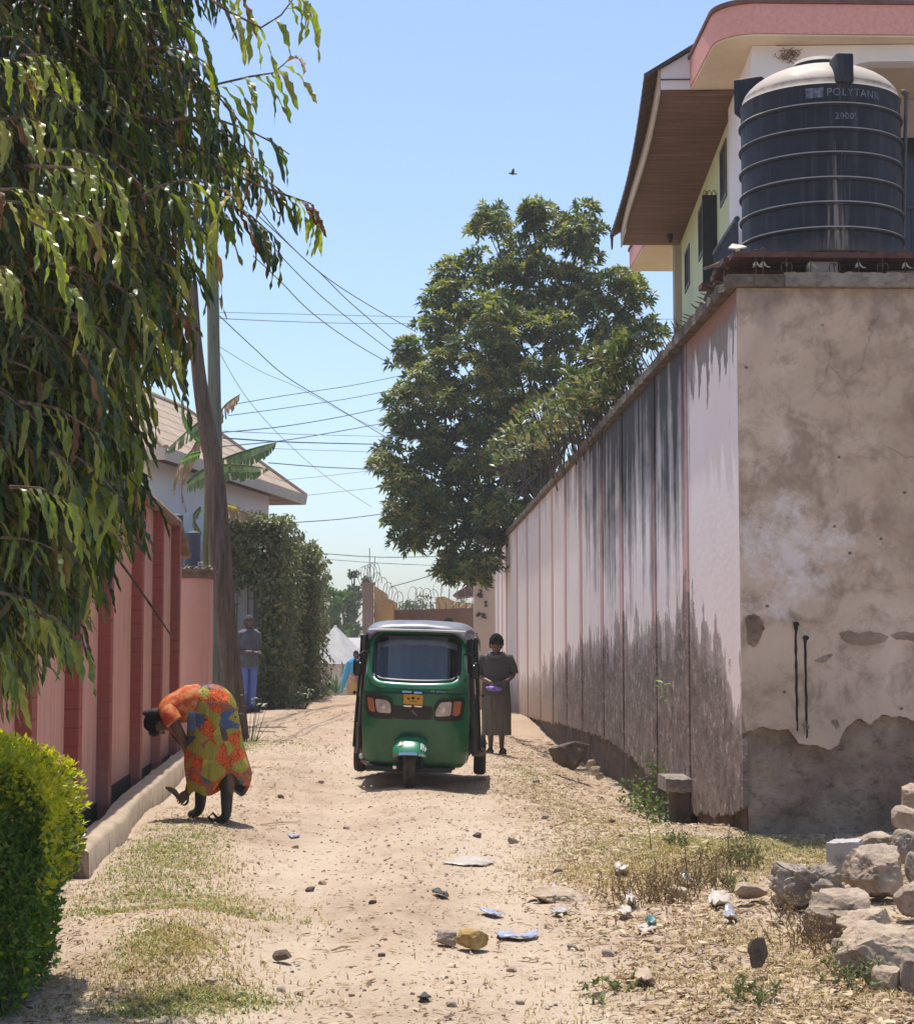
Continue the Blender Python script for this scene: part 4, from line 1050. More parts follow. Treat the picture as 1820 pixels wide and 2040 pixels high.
def far_gate():
 Y = 52.5
 br = simple('brown_gate_paint', (0.20, 0.115, 0.085, 1), (0.245, 0.145, 0.11, 1), 1.5, 0.75)
 och = simple('ochre_wall_paint', (0.47, 0.30, 0.13, 1), (0.54, 0.36, 0.17, 1), 2, 0.85, 0.15)
 gp = simple('grey_brown_pillar', (0.23, 0.18, 0.145, 1), (0.30, 0.24, 0.195, 1), 2.5, 0.9, 0.3)
 a = at(722, 1165, Y); c = at(744, 1165, Y)
 b = MB(); b.bbox(a.x, c.x, Y, Y + .4, -1.2, a.z); b.bbox(a.x - .03, c.x + .05, Y - .03, Y + .43, a.z + .001, a.z + .07)
 root = b.build('gate_pillar', gp); tag(root, 'tall grey brown gate pillar at the far end of the lane, left of the brown gate', 'pillar')
 b = MB(); pl = [(745, 1166), (757, 1174), (772, 1184), (772, 1192), (782, 1196), (792, 1202), (792, 1212), (800, 1216), (800, 1330), (745, 1330)]
 poly = [at(px, py, Y + .45 + (px - 745) * .055) for px, py in pl]
 b = MB(); b.prism(poly, (0.0, .22, 0)); o = b.build('stepped_wall', och); tag(o, 'ochre wall stepping down beside the far gate pillar', 'wall')
 b = MB(); p0 = at(760, 1208, Y + .3); p1 = at(783, 1208, Y + .3); b.bbox(p0.x, p1.x, Y + .25, Y + .55, -1, p0.z); b.bbox(p0.x - .03, p1.x + .03, Y + .22, Y + .58, p0.z + .001, p0.z + .06)
 o = b.build('gate_post', och); tag(o, 'short ochre post at the left edge of the brown gate', 'gate post')
 Y2 = 55.2
 p0 = at(775, 1216, Y2); p1 = at(948, 1211, Y2)
 b = MB(); b.add([Vector((p0.x, Y2, -1.2)), Vector((p1.x, Y2, -1.2)), p1, p0, Vector((p0.x, Y2 + .06, -1.2)), Vector((p1.x, Y2 + .06, -1.2)), p1 + Vector((0, .06, 0)), p0 + Vector((0, .06, 0))], [(0, 1, 2, 3), (4, 7, 6, 5), (0, 4, 5, 1), (1, 5, 6, 2), (2, 6, 7, 3), (3, 7, 4, 0)])
 g = b.build('metal_gate', br); tag(g, 'wide brown metal gate with spikes closing the end of the lane', 'gate')
 for k in range(13):
  q = p0.lerp(p1, (k + .5) / 13); b = MB(); b.tube([q + Vector((0, .03, -.02)), q + Vector((0, .03, .17)), q + Vector((0, .03, .24))], [.012, .010, .001], 5); b.build('spike', RUST, g)
 b = MB(); poly = [at(px, py, 60) for px, py in ((868, 1190), (884, 1188), (905, 1198), (948, 1203), (948, 1300), (868, 1300))]
 b.prism(poly, (0, .3, 0)); o = b.build('ochre_wall', och); tag(o, 'ochre wall seen over the brown gate', 'wall')
 wm = simple('galvanised_wire', (0.25, 0.235, 0.215, 1), rough=0.5, metallic=0.3)
 rr = random.Random(11)
 def coil(p, q, r_, turns, lab):
  b = MB(); pts = []
  n = int(turns * 18); d = (q - p); side = Vector((0, 1, 0))
  for i in range(n + 1):
   f = i / n; an = 2 * PI * turns * f
   c = p + d * f
   pts.append(c + Vector((math.cos(an) * r_ * .55 + rr.uniform(-.01, .01), math.cos(an) * r_ * .7, math.sin(an) * r_)))
  b.tube(pts, 0.0095, 4)
  for i in range(0, n, 3):
   v = pts[i]; b.tube([v - Vector((.03, 0, .02)), v + Vector((.03, 0, .02))], .005, 3)
  o = b.build('razor_wire', wm); tag(o, lab, 'razor wire', 'razor wire coils at the far gate')
 coil(at(722, 1150, Y + .2), at(748, 1140, Y + .3), .30, 4.5, 'tangled razor wire coil standing on top of the far pillar')
 coil(at(748, 1160, Y + .8), at(796, 1202, Y + 3), .33, 4.5, 'razor wire coil running down the stepped ochre wall')
 coil(at(818, 1190, 55.4), at(866, 1196, 55.4), .34, 3.4, 'razor wire coil in the middle over the brown gate')
 coil(at(868, 1180, 55.6), at(935, 1192, 55.6), .36, 4.4, 'razor wire coil at the right over the brown gate')
 b = MB(); b.tube([at(736, 1150, Y + .2), at(736, 1092, Y + .2)], .012, 5); b.tube([at(744, 1152, Y + .2), at(747, 1108, Y + .2)], .010, 5)
 o = b.build('wire_posts', RUST, root)
 b = MB(); b.prism([at(px, py, 66) for px, py in ((905, 1182), (928, 1168), (955, 1162), (955, 1184), (918, 1190))], (0, 3, 0)); o = b.build('brown_roof', simple('brown_eave', (0.10, 0.05, 0.04, 1), (0.15, 0.08, 0.06, 1), 3)); tag(o, 'dark brown eave of a house beyond the gate by the white wall', 'roof')
far_gate()
def hut():
 Y = 72; ap = at(668, 1249, Y); z_e = at(668, 1322, Y).z; c = Vector((ap.x, Y, 0))
 root = thing('hut', 'pale hut with grey pointed roof beyond the crest of the lane', 'hut', (c.x, c.y, -1.2))
 rm = simple('grey_metal_roof', (0.32, 0.30, 0.29, 1), (0.40, 0.38, 0.36, 1), 1.0, 0.7, stretch=(4, 4, 1)); wm = simple('pale_hut_wall', (0.50, 0.45, 0.40, 1), (0.56, 0.51, 0.46, 1), 1, 0.9)
 b = MB(); r_ = 1.65; seg = 8
 b.loft([[Vector((r_ * 1.0 * math.cos(2 * PI * (k + .5) / seg), r_ * math.sin(2 * PI * (k + .5) / seg), z_e + 1.2 - .05)) for k in range(seg)], [Vector((r_ * math.cos(2 * PI * (k + .5) / seg), r_ * math.sin(2 * PI * (k + .5) / seg), z_e + 1.2)) for k in range(seg)], [Vector((.06 * math.cos(2 * PI * (k + .5) / seg), .06 * math.sin(2 * PI * (k + .5) / seg), ap.z + 1.2)) for k in range(seg)]])
 rf = b.build('roof', rm, root)
 b = MB(); b.sphere((0, 0, ap.z + 1.2), .07, 8, 6); b.build('finial', wm, rf)
 b = MB(); b.loft([[Vector((1.3 * math.cos(2 * PI * (k + .5) / seg), 1.3 * math.sin(2 * PI * (k + .5) / seg), z)) for k in range(seg)] for z in (-.3, z_e + 1.19)]); b.build('wall', wm, root)
 b = MB(); b.box((-.55, -1.26, .75), (.5, .1, .9), rotz(-.3)); b.build('door', simple('hut_door', (0.10, 0.075, 0.06, 1)), root)
 b = MB(); p = at(712, 1300, 78); b.loft([[Vector((p.x - 2.0, 78, -1.5)), Vector((p.x + 3.2, 78, -1.5)), Vector((p.x + 3.2, 81, -1.5)), Vector((p.x - 2.0, 81, -1.5))], [Vector((p.x - 2.0, 78, 1.3)), Vector((p.x + 3.2, 78, 1.3)), Vector((p.x + 3.2, 81, 1.3)), Vector((p.x - 2.0, 81, 1.3))]])
 o = b.build('outbuilding', wm); tag(o, 'pale block wall building behind the pointed hut', 'building')
 b = MB(); b.loft([[Vector((p.x - 2.3, 77.6, 1.29)), Vector((p.x + 3.5, 77.6, 1.29)), Vector((p.x + 3.5, 81.3, 1.29)), Vector((p.x - 2.3, 81.3, 1.29))], [Vector((p.x - 2.3, 77.6, 1.34)), Vector((p.x + 3.5, 77.6, 1.34)), Vector((p.x + 3.0, 79.6, 2.0)), Vector((p.x - 1.8, 79.6, 2.0))]]); b.build('roof', rm, o)
hut()
# ================================================================ foliage helpers
def rnd_unit(rr):
 while True:
  v = Vector((rr.uniform(-1, 1), rr.uniform(-1, 1), rr.uniform(-1, 1)))
  if 0.05 < v.length < 1: return v.normalized()
def add_leaf(V, Fc, c, d, nrm, L, W, fold=0.25, droop=0.0):
 """simple folded leaf of six points, base c, direction d"""
 s = d.cross(nrm)
 if s.length < 1e-4: s = d.orthogonal()
 s.normalize(); n = s.cross(d)
 m = c + d * L * 0.45 - n * L * 0.02
 t = c + d * L - Vector((0, 0, droop * L))
 i = len(V)
 m2 = c + d * L * .75 - Vector((0, 0, droop * L * .5))
 V.extend([tuple(c), tuple(m + s * W + n * W * fold), tuple(m), tuple(m - s * W + n * W * fold), tuple(m2 + s * W * .62 + n * W * fold * .6), tuple(m2), tuple(m2 - s * W * .62 + n * W * fold * .6), tuple(t)])
 Fc.extend([(i, i + 2, i + 1), (i, i + 3, i + 2), (i + 1, i + 2, i + 5, i + 4), (i + 2, i + 3, i + 6, i + 5), (i + 4, i + 5, i + 7), (i + 5, i + 6, i + 7)])
def small_leaf(V, Fc, c, d, nrm, L, W):
 s = d.cross(nrm)
 if s.length < 1e-4: s = d.orthogonal()
 s.normalize(); n = s.cross(d)
 i = len(V); m = c + d * L * .5
 V.extend([tuple(c), tuple(m + s * W + n * W * .35), tuple(c + d * L), tuple(m - s * W + n * W * .35)])
 Fc.extend([(i, i + 2, i + 1), (i, i + 3, i + 2)])
def leaves_obj(name, V, Fc, m, parent):
 me = bpy.data.meshes.new(name); me.from_pydata(V, [], Fc); me.update(); me.materials.append(m)
 o = bpy.data.objects.new(name, me); COL.objects.link(o)
 if parent is not None: o.parent = parent
 return o
BARK = barkmat('grey_brown_bark', (0.06, 0.048, 0.038, 1), (0.11, 0.09, 0.07, 1), (0.17, 0.145, 0.115, 1))
def ao_weight(rr): return rr.random()
# ================================================================ mango tree behind the wall
def mango():
 rr = random.Random(21)
 Y = 47.0
 base = Vector((4.15, 47.6, 0.6))
 blobs = [(983, 452, 48, 0), (1075, 465, 62, 0), (1062, 432, 26, 0), (1165, 440, 36, 0), (1150, 478, 50, 0), (1000, 530, 62, 0), (1010, 590, 95, 0), (1120, 560, 95, 0), (1195, 590, 62, 0), (1240, 560, 34, 0), (1262, 590, 26, 0),
    (1235, 660, 62, 0), (1282, 668, 34, 0), (905, 560, 40, 0), (885, 590, 34, 0), (925, 640, 72, 0), (880, 665, 45, 0), (1020, 690, 110, 0), (1130, 680, 95, 0), (1200, 720, 70, 0), (850, 725, 58, 0), (820, 715, 34, 0), (925, 760, 88, 0),
    (870, 790, 62, 0), (815, 800, 34, 0), (1010, 800, 80, 0), (840, 860, 66, 0), (800, 850, 30, 0), (930, 870, 90, 0), (1010, 880, 78, 0), (1090, 820, 60, 0), (1180, 790, 52, 0), (860, 930, 80, 0), (800, 930, 50, 0), (765, 920, 30, 0), (820, 985, 62, 0), (910, 980, 85, 0), (990, 970, 80, 0), (1050, 900, 60, 0),
    (800, 1040, 34, 0), (850, 1040, 52, 0), (930, 1050, 62, 0), (985, 1030, 50, 0), (818, 1075, 26, 0), (900, 1100, 42, 0), (945, 1120, 48, 0), (985, 1080, 36, 0), (955, 1150, 28, 0), (900, 1138, 22, 0)]
 root = thing('mango_tree', 'big dense mango tree with pale new leaf tufts leaning over the white wall', 'tree', tuple(base))
 ctr = at(1000, 800, Y)
 wood = MB()
 wood.tube([base, base + Vector((-.05, 0, 1.5)), base + Vector((-.2, -.2, 3.0)), base + Vector((-.45, -.3, 4.6))], [.30, .26, .22, .17], 10)
 tops = []
 V = []; Fc = []
 centers = []
 for (px, py, r, _) in blobs:
  dd = (py - 700) / 400
  rm = r / F * Y
  yy = Y + rr.uniform(-1.2, 1.2)
  if px > 1180: yy = Y + rr.uniform(-.5, 1.5)
  c = at(px, py, yy); centers.append((c, rm * yy / Y))
 fork = base + Vector((-.4, -.3, 4.6))
 for c, r in centers:
  if c.z < 5.2: st = fork + Vector((-.1, 0, 1.0))
  else: st = fork + Vector((rr.uniform(-.15, .15), rr.uniform(-.15, .15), rr.uniform(-.8, .9)))
  mid = st.lerp(c, .5) + Vector((rr.uniform(-.25, .25), rr.uniform(-.2, .2), rr.uniform(-.1, .35))); mid.z = max(mid.z, min(5.4, c.z + 1.5))
  wood.tube([st, st.lerp(mid, .5) + Vector((0, 0, .1)), mid, c], [.05, .036, .024, .010], 6)
  for k in range(max(2, int(r * 4))):
   e = c + rnd_unit(rr) * r * rr.uniform(.5, .95)
   wood.tube([c.lerp(mid, .25), (c + e) / 2 + Vector((0, 0, .04)), e], [.014, .010, .006], 4, False)
 wood.v = [tuple(Vector(v) - base) for v in wood.v]
 wood.build('trunk', BARK, root, 60)
 def whorl(c, out, L, n, kinds):
  out = (out + Vector((0, 0, .5))).normalized()
  for k in range(n):
   a = 2 * PI * k / n + rr.uniform(-.3, .3)
   e1 = out.orthogonal().normalized(); e2 = out.cross(e1)
   spread = rr.uniform(.55, 1.25)
   d = (out * math.cos(spread) + (e1 * math.cos(a) + e2 * math.sin(a)) * math.sin(spread)).normalized()
   d = (d + Vector((0, 0, -.45 * rr.random()))).normalized()
   LL = L * rr.uniform(.75, 1.15)
   add_leaf(kinds[0], kinds[1], c - base, d, out + rnd_unit(rr) * .3, LL, LL * .155, .3, rr.uniform(.05, .3))
 V1, F1, V2, F2 = [], [], [], []
 for c, r in centers:
  for q in range(int(8.2 * (r / .6) ** 2) + 5):
   u = rnd_unit(rr); u.y -= .15
   sc_ = c + Vector((u.x, u.y * 1.15, u.z)) * r * (rr.random() ** .4)
   sr = rr.uniform(.20, .38)
   for k in range(10):
    w_ = rnd_unit(rr); w_.z = abs(w_.z) * 1.1 - .35
    p = sc_ + w_ * sr * rr.uniform(.6, 1)
    young = rr.random() < (.70 if w_.z > .1 else .10)
    whorl(p, (w_ + Vector((0, 0, .25))).normalized(), .235, rr.choice((6, 7, 8)), (V2, F2) if young else (V1, F1))
 m1 = leafmat('mango_leaf', [(0.0, (0.026, 0.050, 0.016, 1)), (0.45, (0.048, 0.085, 0.025, 1)), (0.8, (0.075, 0.115, 0.036, 1)), (1.0, (0.15, 0.17, 0.055, 1))], 0.42, 0.26, None, 0.38, 0.15)
 m2 = leafmat('mango_young_leaf', [(0.0, (0.16, 0.18, 0.045, 1)), (0.5, (0.25, 0.25, 0.075, 1)), (0.85, (0.32, 0.28, 0.10, 1)), (1.0, (0.34, 0.23, 0.09, 1))], 0.45, 0.3, None, 0.35, 0.15)
 leaves_obj('foliage', V1, F1, m1, root)
 leaves_obj('young_leaf_tufts', V2, F2, m2, root)
mango()
def frangipani():
 rr = random.Random(8)
 lm = leafmat('oblong_dusty_leaf', [(0.0, (0.05, 0.085, 0.03, 1)), (0.5, (0.10, 0.135, 0.06, 1)), (0.8, (0.20, 0.20, 0.12, 1)), (0.93, (0.30, 0.26, 0.17, 1)), (1.0, (0.30, 0.14, 0.06, 1))], 0.4, 0.2, None, 0.4, 0.5)
 for (x0, y0, x1, y1, Ya, Yb, sc, lab, nst) in ((1030, 1000, 1250, 785, 34.0, 23.0, 1.0, 'dusty shrub with broad oblong leaves pressed against the inside of the white wall top', 300), ):
  root = thing('frangipani_shrub', lab, 'shrub', (3.2, 28, 2.0)); b0 = Vector((3.2, 28, 2.0))
  V, Fc = [], []; wood = MB()
  for k in range(nst):
   f = rr.random(); Y = lerp(Ya, Yb, f ** .7)
   px = lerp(x0, x1, f) + rr.uniform(-55, 25); py = lerp(y0, y1, f) + rr.uniform(-120, 20)
   p = at(px, py, Y)
   if p.x < WX + .15 and p.z < WZ + .25: p.x = WX + .2 + rr.random() * .4; p.z = max(p.z, WZ - .1)
   q = p + Vector((rr.uniform(0, .25), rr.uniform(-.1, .2), -rr.uniform(.3, .6)))
   wood.tube([q - b0, (p + q) / 2 - b0 + Vector((0.03, 0, 0)), p - b0], [.012, .010, .008], 5)
   for j in range(rr.choice((8, 9, 11))):
    a = rr.uniform(0, 2 * PI); el = rr.uniform(-.1, 1.1)
    d = Vector((math.cos(a) * math.cos(el), math.sin(a) * math.cos(el), math.sin(el)))
    L = rr.uniform(.13, .23)
    add_leaf(V, Fc, p - b0 + d * .02, d, Vector((0, 0, 1)) + rnd_unit(rr) * .5, L, L * .19, .25, rr.uniform(0, .2))
  wood.build('stem', BARK, root, 60)
  leaves_obj('foliage', V, Fc, lm, root)
frangipani()
# ================================================================ drooping tree at the left
def mast_tree():
 rr = random.Random(33)
 base = Vector((-2.05, 6.5, 0))
 root = thing('mast_tree', 'drooping evergreen tree with long wavy strap leaves filling the upper left', 'tree', tuple(base))
 wood = MB()
 wood.tube([base, base + Vector((.03, 0, 1.6)), base + Vector((.02, .05, 3.2)), base + Vector((.08, .0, 5.2))], [.13, .12, .10, .06], 12)
 kinds = {k: ([], []) for k in ('dark', 'mid', 'bright', 'brown')}
 def leaf(kind, c, d0, L, W):
  """wavy drooping strap leaf"""
  V, Fc = kinds[kind]
  n = 12
  d = d0.normalized(); p = c - base
  side = d.cross(Vector((0, 0, 1)))
  if side.length < .2: side = Vector((math.cos(rr.uniform(0, 7)), math.sin(rr.uniform(0, 7)), 0))
  side.normalize()
  tw = rr.uniform(-.9, .9); ph = rr.uniform(0, 6); fr = rr.uniform(3.2, 4.6); amp = rr.uniform(.14, .28)
  i0 = len(V); st = L / n
  curl = Vector((rr.uniform(-.7, .7), rr.uniform(-.7, .7), 0)); gs = rr.uniform(.55, 1.2)
  for k in range(n + 1):
   t = k / n
   wv = W * (0.25 + 1.45 * (t + .02) ** .55 * (1 - t) ** .75) if 0 < k < n else W * (.25 if k == 0 else .03)
   sd = (Quaternion(d, tw * t) @ side).normalized()
   nn = sd.cross(d)
   o1 = math.sin(fr * 2 * PI * t + ph) * wv * amp * 2.2; o2 = math.sin(fr * 2 * PI * t + ph + 1.7) * wv * amp * 2.2
   w1 = wv * (1 + .22 * math.sin(fr * 2 * PI * t + ph + .6)); w2 = wv * (1 + .22 * math.sin(fr * 2 * PI * t + ph + 2.6))
   V.append(tuple(p + sd * w1 + nn * (wv * .25 + o1))); V.append(tuple(p)); V.append(tuple(p - sd * w2 + nn * (wv * .25 + o2)))
   p = p + d * st
   g = (.24 if t < .5 else .17) * gs
   d = (d + Vector((0, 0, -g)) + curl * .11).normalized()
   side = (sd - d * sd.dot(d)).normalized() if (sd - d * sd.dot(d)).length > .05 else sd
  for k in range(n):
   a = i0 + k * 3
   Fc.append((a, a + 1, a + 4, a + 3)); Fc.append((a + 1, a + 2, a + 5, a + 4))
 def twig(c, d, L, nl, kind, LL, r0=.006):
  """drooping twig with leaves on both sides; c start, d direction"""
  pts = [c]; dd = d.normalized(); p = c
  n = 7
  for k in range(n):
   p = p + dd * L / n; pts.append(p); dd = (dd + Vector((0, 0, -.16)) + rnd_unit(rr) * .06).normalized()
  wood.tube(pts, [lerp(r0, .0018, k / n) for k in range(n + 1)], 5, False)
  for k in range(nl):
   t = .12 + .88 * (k + rr.random() * .5) / nl
   i = min(int(t * n), n - 1); q = pts[i].lerp(pts[i + 1], t * n - i) if t * n < n else pts[-1]
   ax = (pts[i + 1] - pts[i]).normalized()
   sd = ax.cross(Vector((0, 0, 1))); sd = sd.normalized() if sd.length > .05 else Vector((1, 0, 0))
   s_ = 1 if k % 2 else -1
   ld = ax * .55 + sd * s_ * .75 + Vector((0, 0, -.15)) + rnd_unit(rr) * .22
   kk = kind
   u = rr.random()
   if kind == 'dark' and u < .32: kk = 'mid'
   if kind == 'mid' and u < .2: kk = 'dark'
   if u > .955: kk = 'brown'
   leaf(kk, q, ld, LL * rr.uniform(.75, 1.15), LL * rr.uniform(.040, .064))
 edge = [(-260, 300), (-60, 330), (0, 345), (60, 350), (110, 365), (170, 395), (230, 440), (300, 470), (350, 490), (400, 510), (450, 520), (500, 480), (540, 440), (590, 400), (640, 385), (700, 310), (760, 270), (830, 262), (900, 275), (960, 285), (1010, 272), (1050, 215), (1100, 195), (1150, 185), (1190, 150), (1240, 125), (1280, 95), (1310, 45), (1350, 10), (1390, -20)]
 def lim(py): return interp(edge, py)
 for k in range(16):
  py = 20 + k * 75
  a = base + Vector((0, 0, 1.46 + (1295 - py) / F * 6.5 + .55)); a.x += .05
  e = at(lim(py) * rr.uniform(.35, .75), py + 60, rr.uniform(5.6, 7.4))
  m_ = a.lerp(e, .5) + Vector((0, 0, .12))
  wood.tube([a, a.lerp(m_, .5) + Vector((0, 0, .05)), m_, e], [.024, .018, .013, .006], 6)
 n = 0
 while n < 1750:
  py = rr.uniform(-300, 1330) if rr.random() < .78 else rr.uniform(850, 1350)
  L_ = lim(py)
  px = rr.uniform(-160, L_)
  depth = rr.uniform(5.3, 7.6)
  inner = px / max(L_, 1)
  if px > 330 and rr.random() < .35: continue
  LLen = rr.uniform(.22, .42)
  pxs = LLen / depth * F
  c = at(px - pxs * .55, py - pxs * .55, depth)
  ang = rr.uniform(-.9, .9)
  d = Vector((.75 * math.cos(ang) + .1, .6 * math.sin(ang) - .15, rr.uniform(-.55, .25)))
  endpx = px
  if endpx > L_ - 12: continue
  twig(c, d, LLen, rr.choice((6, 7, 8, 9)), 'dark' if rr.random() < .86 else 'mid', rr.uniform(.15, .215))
  n += 1
 for k in range(520):
  py = rr.uniform(-320, 1240); L_ = lim(py) - 45
  px = rr.uniform(-160, max(20, min(L_, 300)))
  c = at(px - 40, py - 60, rr.uniform(6.6, 8.4))
  twig(c, Vector((.6, rr.uniform(-.5, .5), -.3)), rr.uniform(.25, .4), 8, 'dark', rr.uniform(.15, .2))
 for k in range(620):  # unseen upper crown, added above the frame to shade the leaves below
  c = at(rr.uniform(-260, 300), rr.uniform(-1250, -60), rr.uniform(6.3, 8.2)); twig(c, Vector((.6, rr.uniform(-.6, .6), -.2)), rr.uniform(.3, .45), 8, 'dark', rr.uniform(.17, .22))
 def path_twig(pts, Y, nl, kind, LL, t0=.1, r0=.005, droopd=None, spread=.35):
  P = [at(px, py, Y) for px, py in pts]
  wood.tube(P, [lerp(r0, .0018, i / (len(P) - 1)) for i in range(len(P))], 5, False)
  for k in range(nl):
   t = (t0 + (1 - t0) * k / max(1, nl - 1)) * (len(P) - 1)
   i = min(int(t), len(P) - 2); q = P[i].lerp(P[i + 1], t - i)
   s_ = 1 if k % 2 else -1
   ld = (P[i + 1] - P[i]).normalized() * .5 + Vector((0, s_ * spread - .2, -.4)) + rnd_unit(rr) * .15
   leaf(kind if rr.random() > .1 else 'brown', q, ld, LL * rr.uniform(.8, 1.15), LL * .07)
 path_twig([(355, 190), (430, 168), (500, 152), (545, 145), (572, 122)], 5.6, 9, 'mid', .20, .25)
 path_twig([(430, 230), (470, 280), (500, 330), (520, 350)], 5.9, 7, 'dark', .19)
 path_twig([(420, 300), (480, 330), (540, 365), (572, 390)], 6.0, 8, 'dark', .17)
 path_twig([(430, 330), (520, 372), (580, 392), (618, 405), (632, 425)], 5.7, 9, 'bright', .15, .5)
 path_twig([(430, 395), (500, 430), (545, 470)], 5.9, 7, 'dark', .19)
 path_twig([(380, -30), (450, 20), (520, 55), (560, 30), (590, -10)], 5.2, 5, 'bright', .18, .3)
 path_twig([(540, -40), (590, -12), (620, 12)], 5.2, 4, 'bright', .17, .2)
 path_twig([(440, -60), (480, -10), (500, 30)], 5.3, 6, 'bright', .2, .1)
 path_twig([(300, 60), (360, 110), (410, 190), (430, 260)], 5.9, 9, 'dark', .2, .2)
 path_twig([(270, 590), (320, 600), (360, 620), (352, 650)], 5.6, 5, 'dark', .22, .3)
 path_twig([(230, 640), (300, 655), (345, 680), (360, 720)], 5.7, 6, 'dark', .2, .3)
 for (x, y, dx, dy, kd) in ((-30, 120, 90, 10, 'bright'), (40, 110, 90, 20, 'bright'), (-20, 240, 120, 5, 'mid'), (90, 300, 110, 12, 'bright'), (60, 330, 170, 35, 'mid'), (-20, 380, 110, 8, 'bright'), (-10, 400, 160, 40, 'bright'), (90, 420, 140, 40, 'bright'), (60, 440, 60, 70, 'bright'), (-20, 530, 60, 30, 'mid'), (120, 560, 60, 60, 'mid'), (40, 800, 150, 60, 'mid'), (20, 970, 120, 30, 'mid'), (100, 900, 70, 90, 'mid'), (150, 700, 70, 90, 'dark'), (0, 1180, 110, 60, 'mid'), (60, 1220, 110, 70, 'mid'), (-10, 1290, 50, 60, 'mid')):
  path_twig([(x, y), (x + dx * .5, y + dy * .35 - 8), (x + dx, y + dy)], rr.uniform(4.75, 5.15), rr.choice((6, 7)), kd, .165, .15, .006)
 P = [at(px, py, 6.2) for px, py in ((225, 1100), (262, 1150), (300, 1205), (342, 1268))]
 wood.tube(P, [.005, .0045, .004, .003], 5)
 P = [at(px, py, 6.0) for px, py in ((60, 960), (150, 1010), (240, 1060), (285, 1090))]
 wood.tube(P, [.005, .0045, .004, .003], 5)
 for q, L in ((P[-1], .06), (P[-2], .05)): leaf('brown', q, Vector((.3, 0, -1)), L, .008)
 P = [at(px, py, 5.6) for px, py in ((0, 795), (60, 815), (130, 835), (190, 850))]
 wood.tube(P, [.009, .008, .006, .004], 6)
 wood.v = [tuple(Vector(v) - base) for v in wood.v]
 wood.build('trunk', barkmat('thin_bark', (0.07, 0.05, 0.035, 1), (0.14, 0.10, 0.07, 1), (0.24, 0.18, 0.13, 1)), root, 60, fix=False)
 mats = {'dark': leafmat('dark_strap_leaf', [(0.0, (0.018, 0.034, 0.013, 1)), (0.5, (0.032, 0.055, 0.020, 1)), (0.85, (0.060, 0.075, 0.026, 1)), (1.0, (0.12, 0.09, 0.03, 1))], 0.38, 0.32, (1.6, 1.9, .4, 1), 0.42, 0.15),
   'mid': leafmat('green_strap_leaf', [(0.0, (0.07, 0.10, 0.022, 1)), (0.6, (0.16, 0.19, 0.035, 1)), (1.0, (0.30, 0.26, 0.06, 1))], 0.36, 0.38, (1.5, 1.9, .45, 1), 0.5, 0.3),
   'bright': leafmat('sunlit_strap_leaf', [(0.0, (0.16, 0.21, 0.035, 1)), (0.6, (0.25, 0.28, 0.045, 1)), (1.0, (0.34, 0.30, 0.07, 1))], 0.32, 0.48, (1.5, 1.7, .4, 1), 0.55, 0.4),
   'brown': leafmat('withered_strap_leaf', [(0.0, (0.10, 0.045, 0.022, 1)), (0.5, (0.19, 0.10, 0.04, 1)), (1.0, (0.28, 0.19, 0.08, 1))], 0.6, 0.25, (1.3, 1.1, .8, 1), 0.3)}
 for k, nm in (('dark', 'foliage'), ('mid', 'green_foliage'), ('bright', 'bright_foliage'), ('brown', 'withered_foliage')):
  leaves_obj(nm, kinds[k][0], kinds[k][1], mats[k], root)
mast_tree()
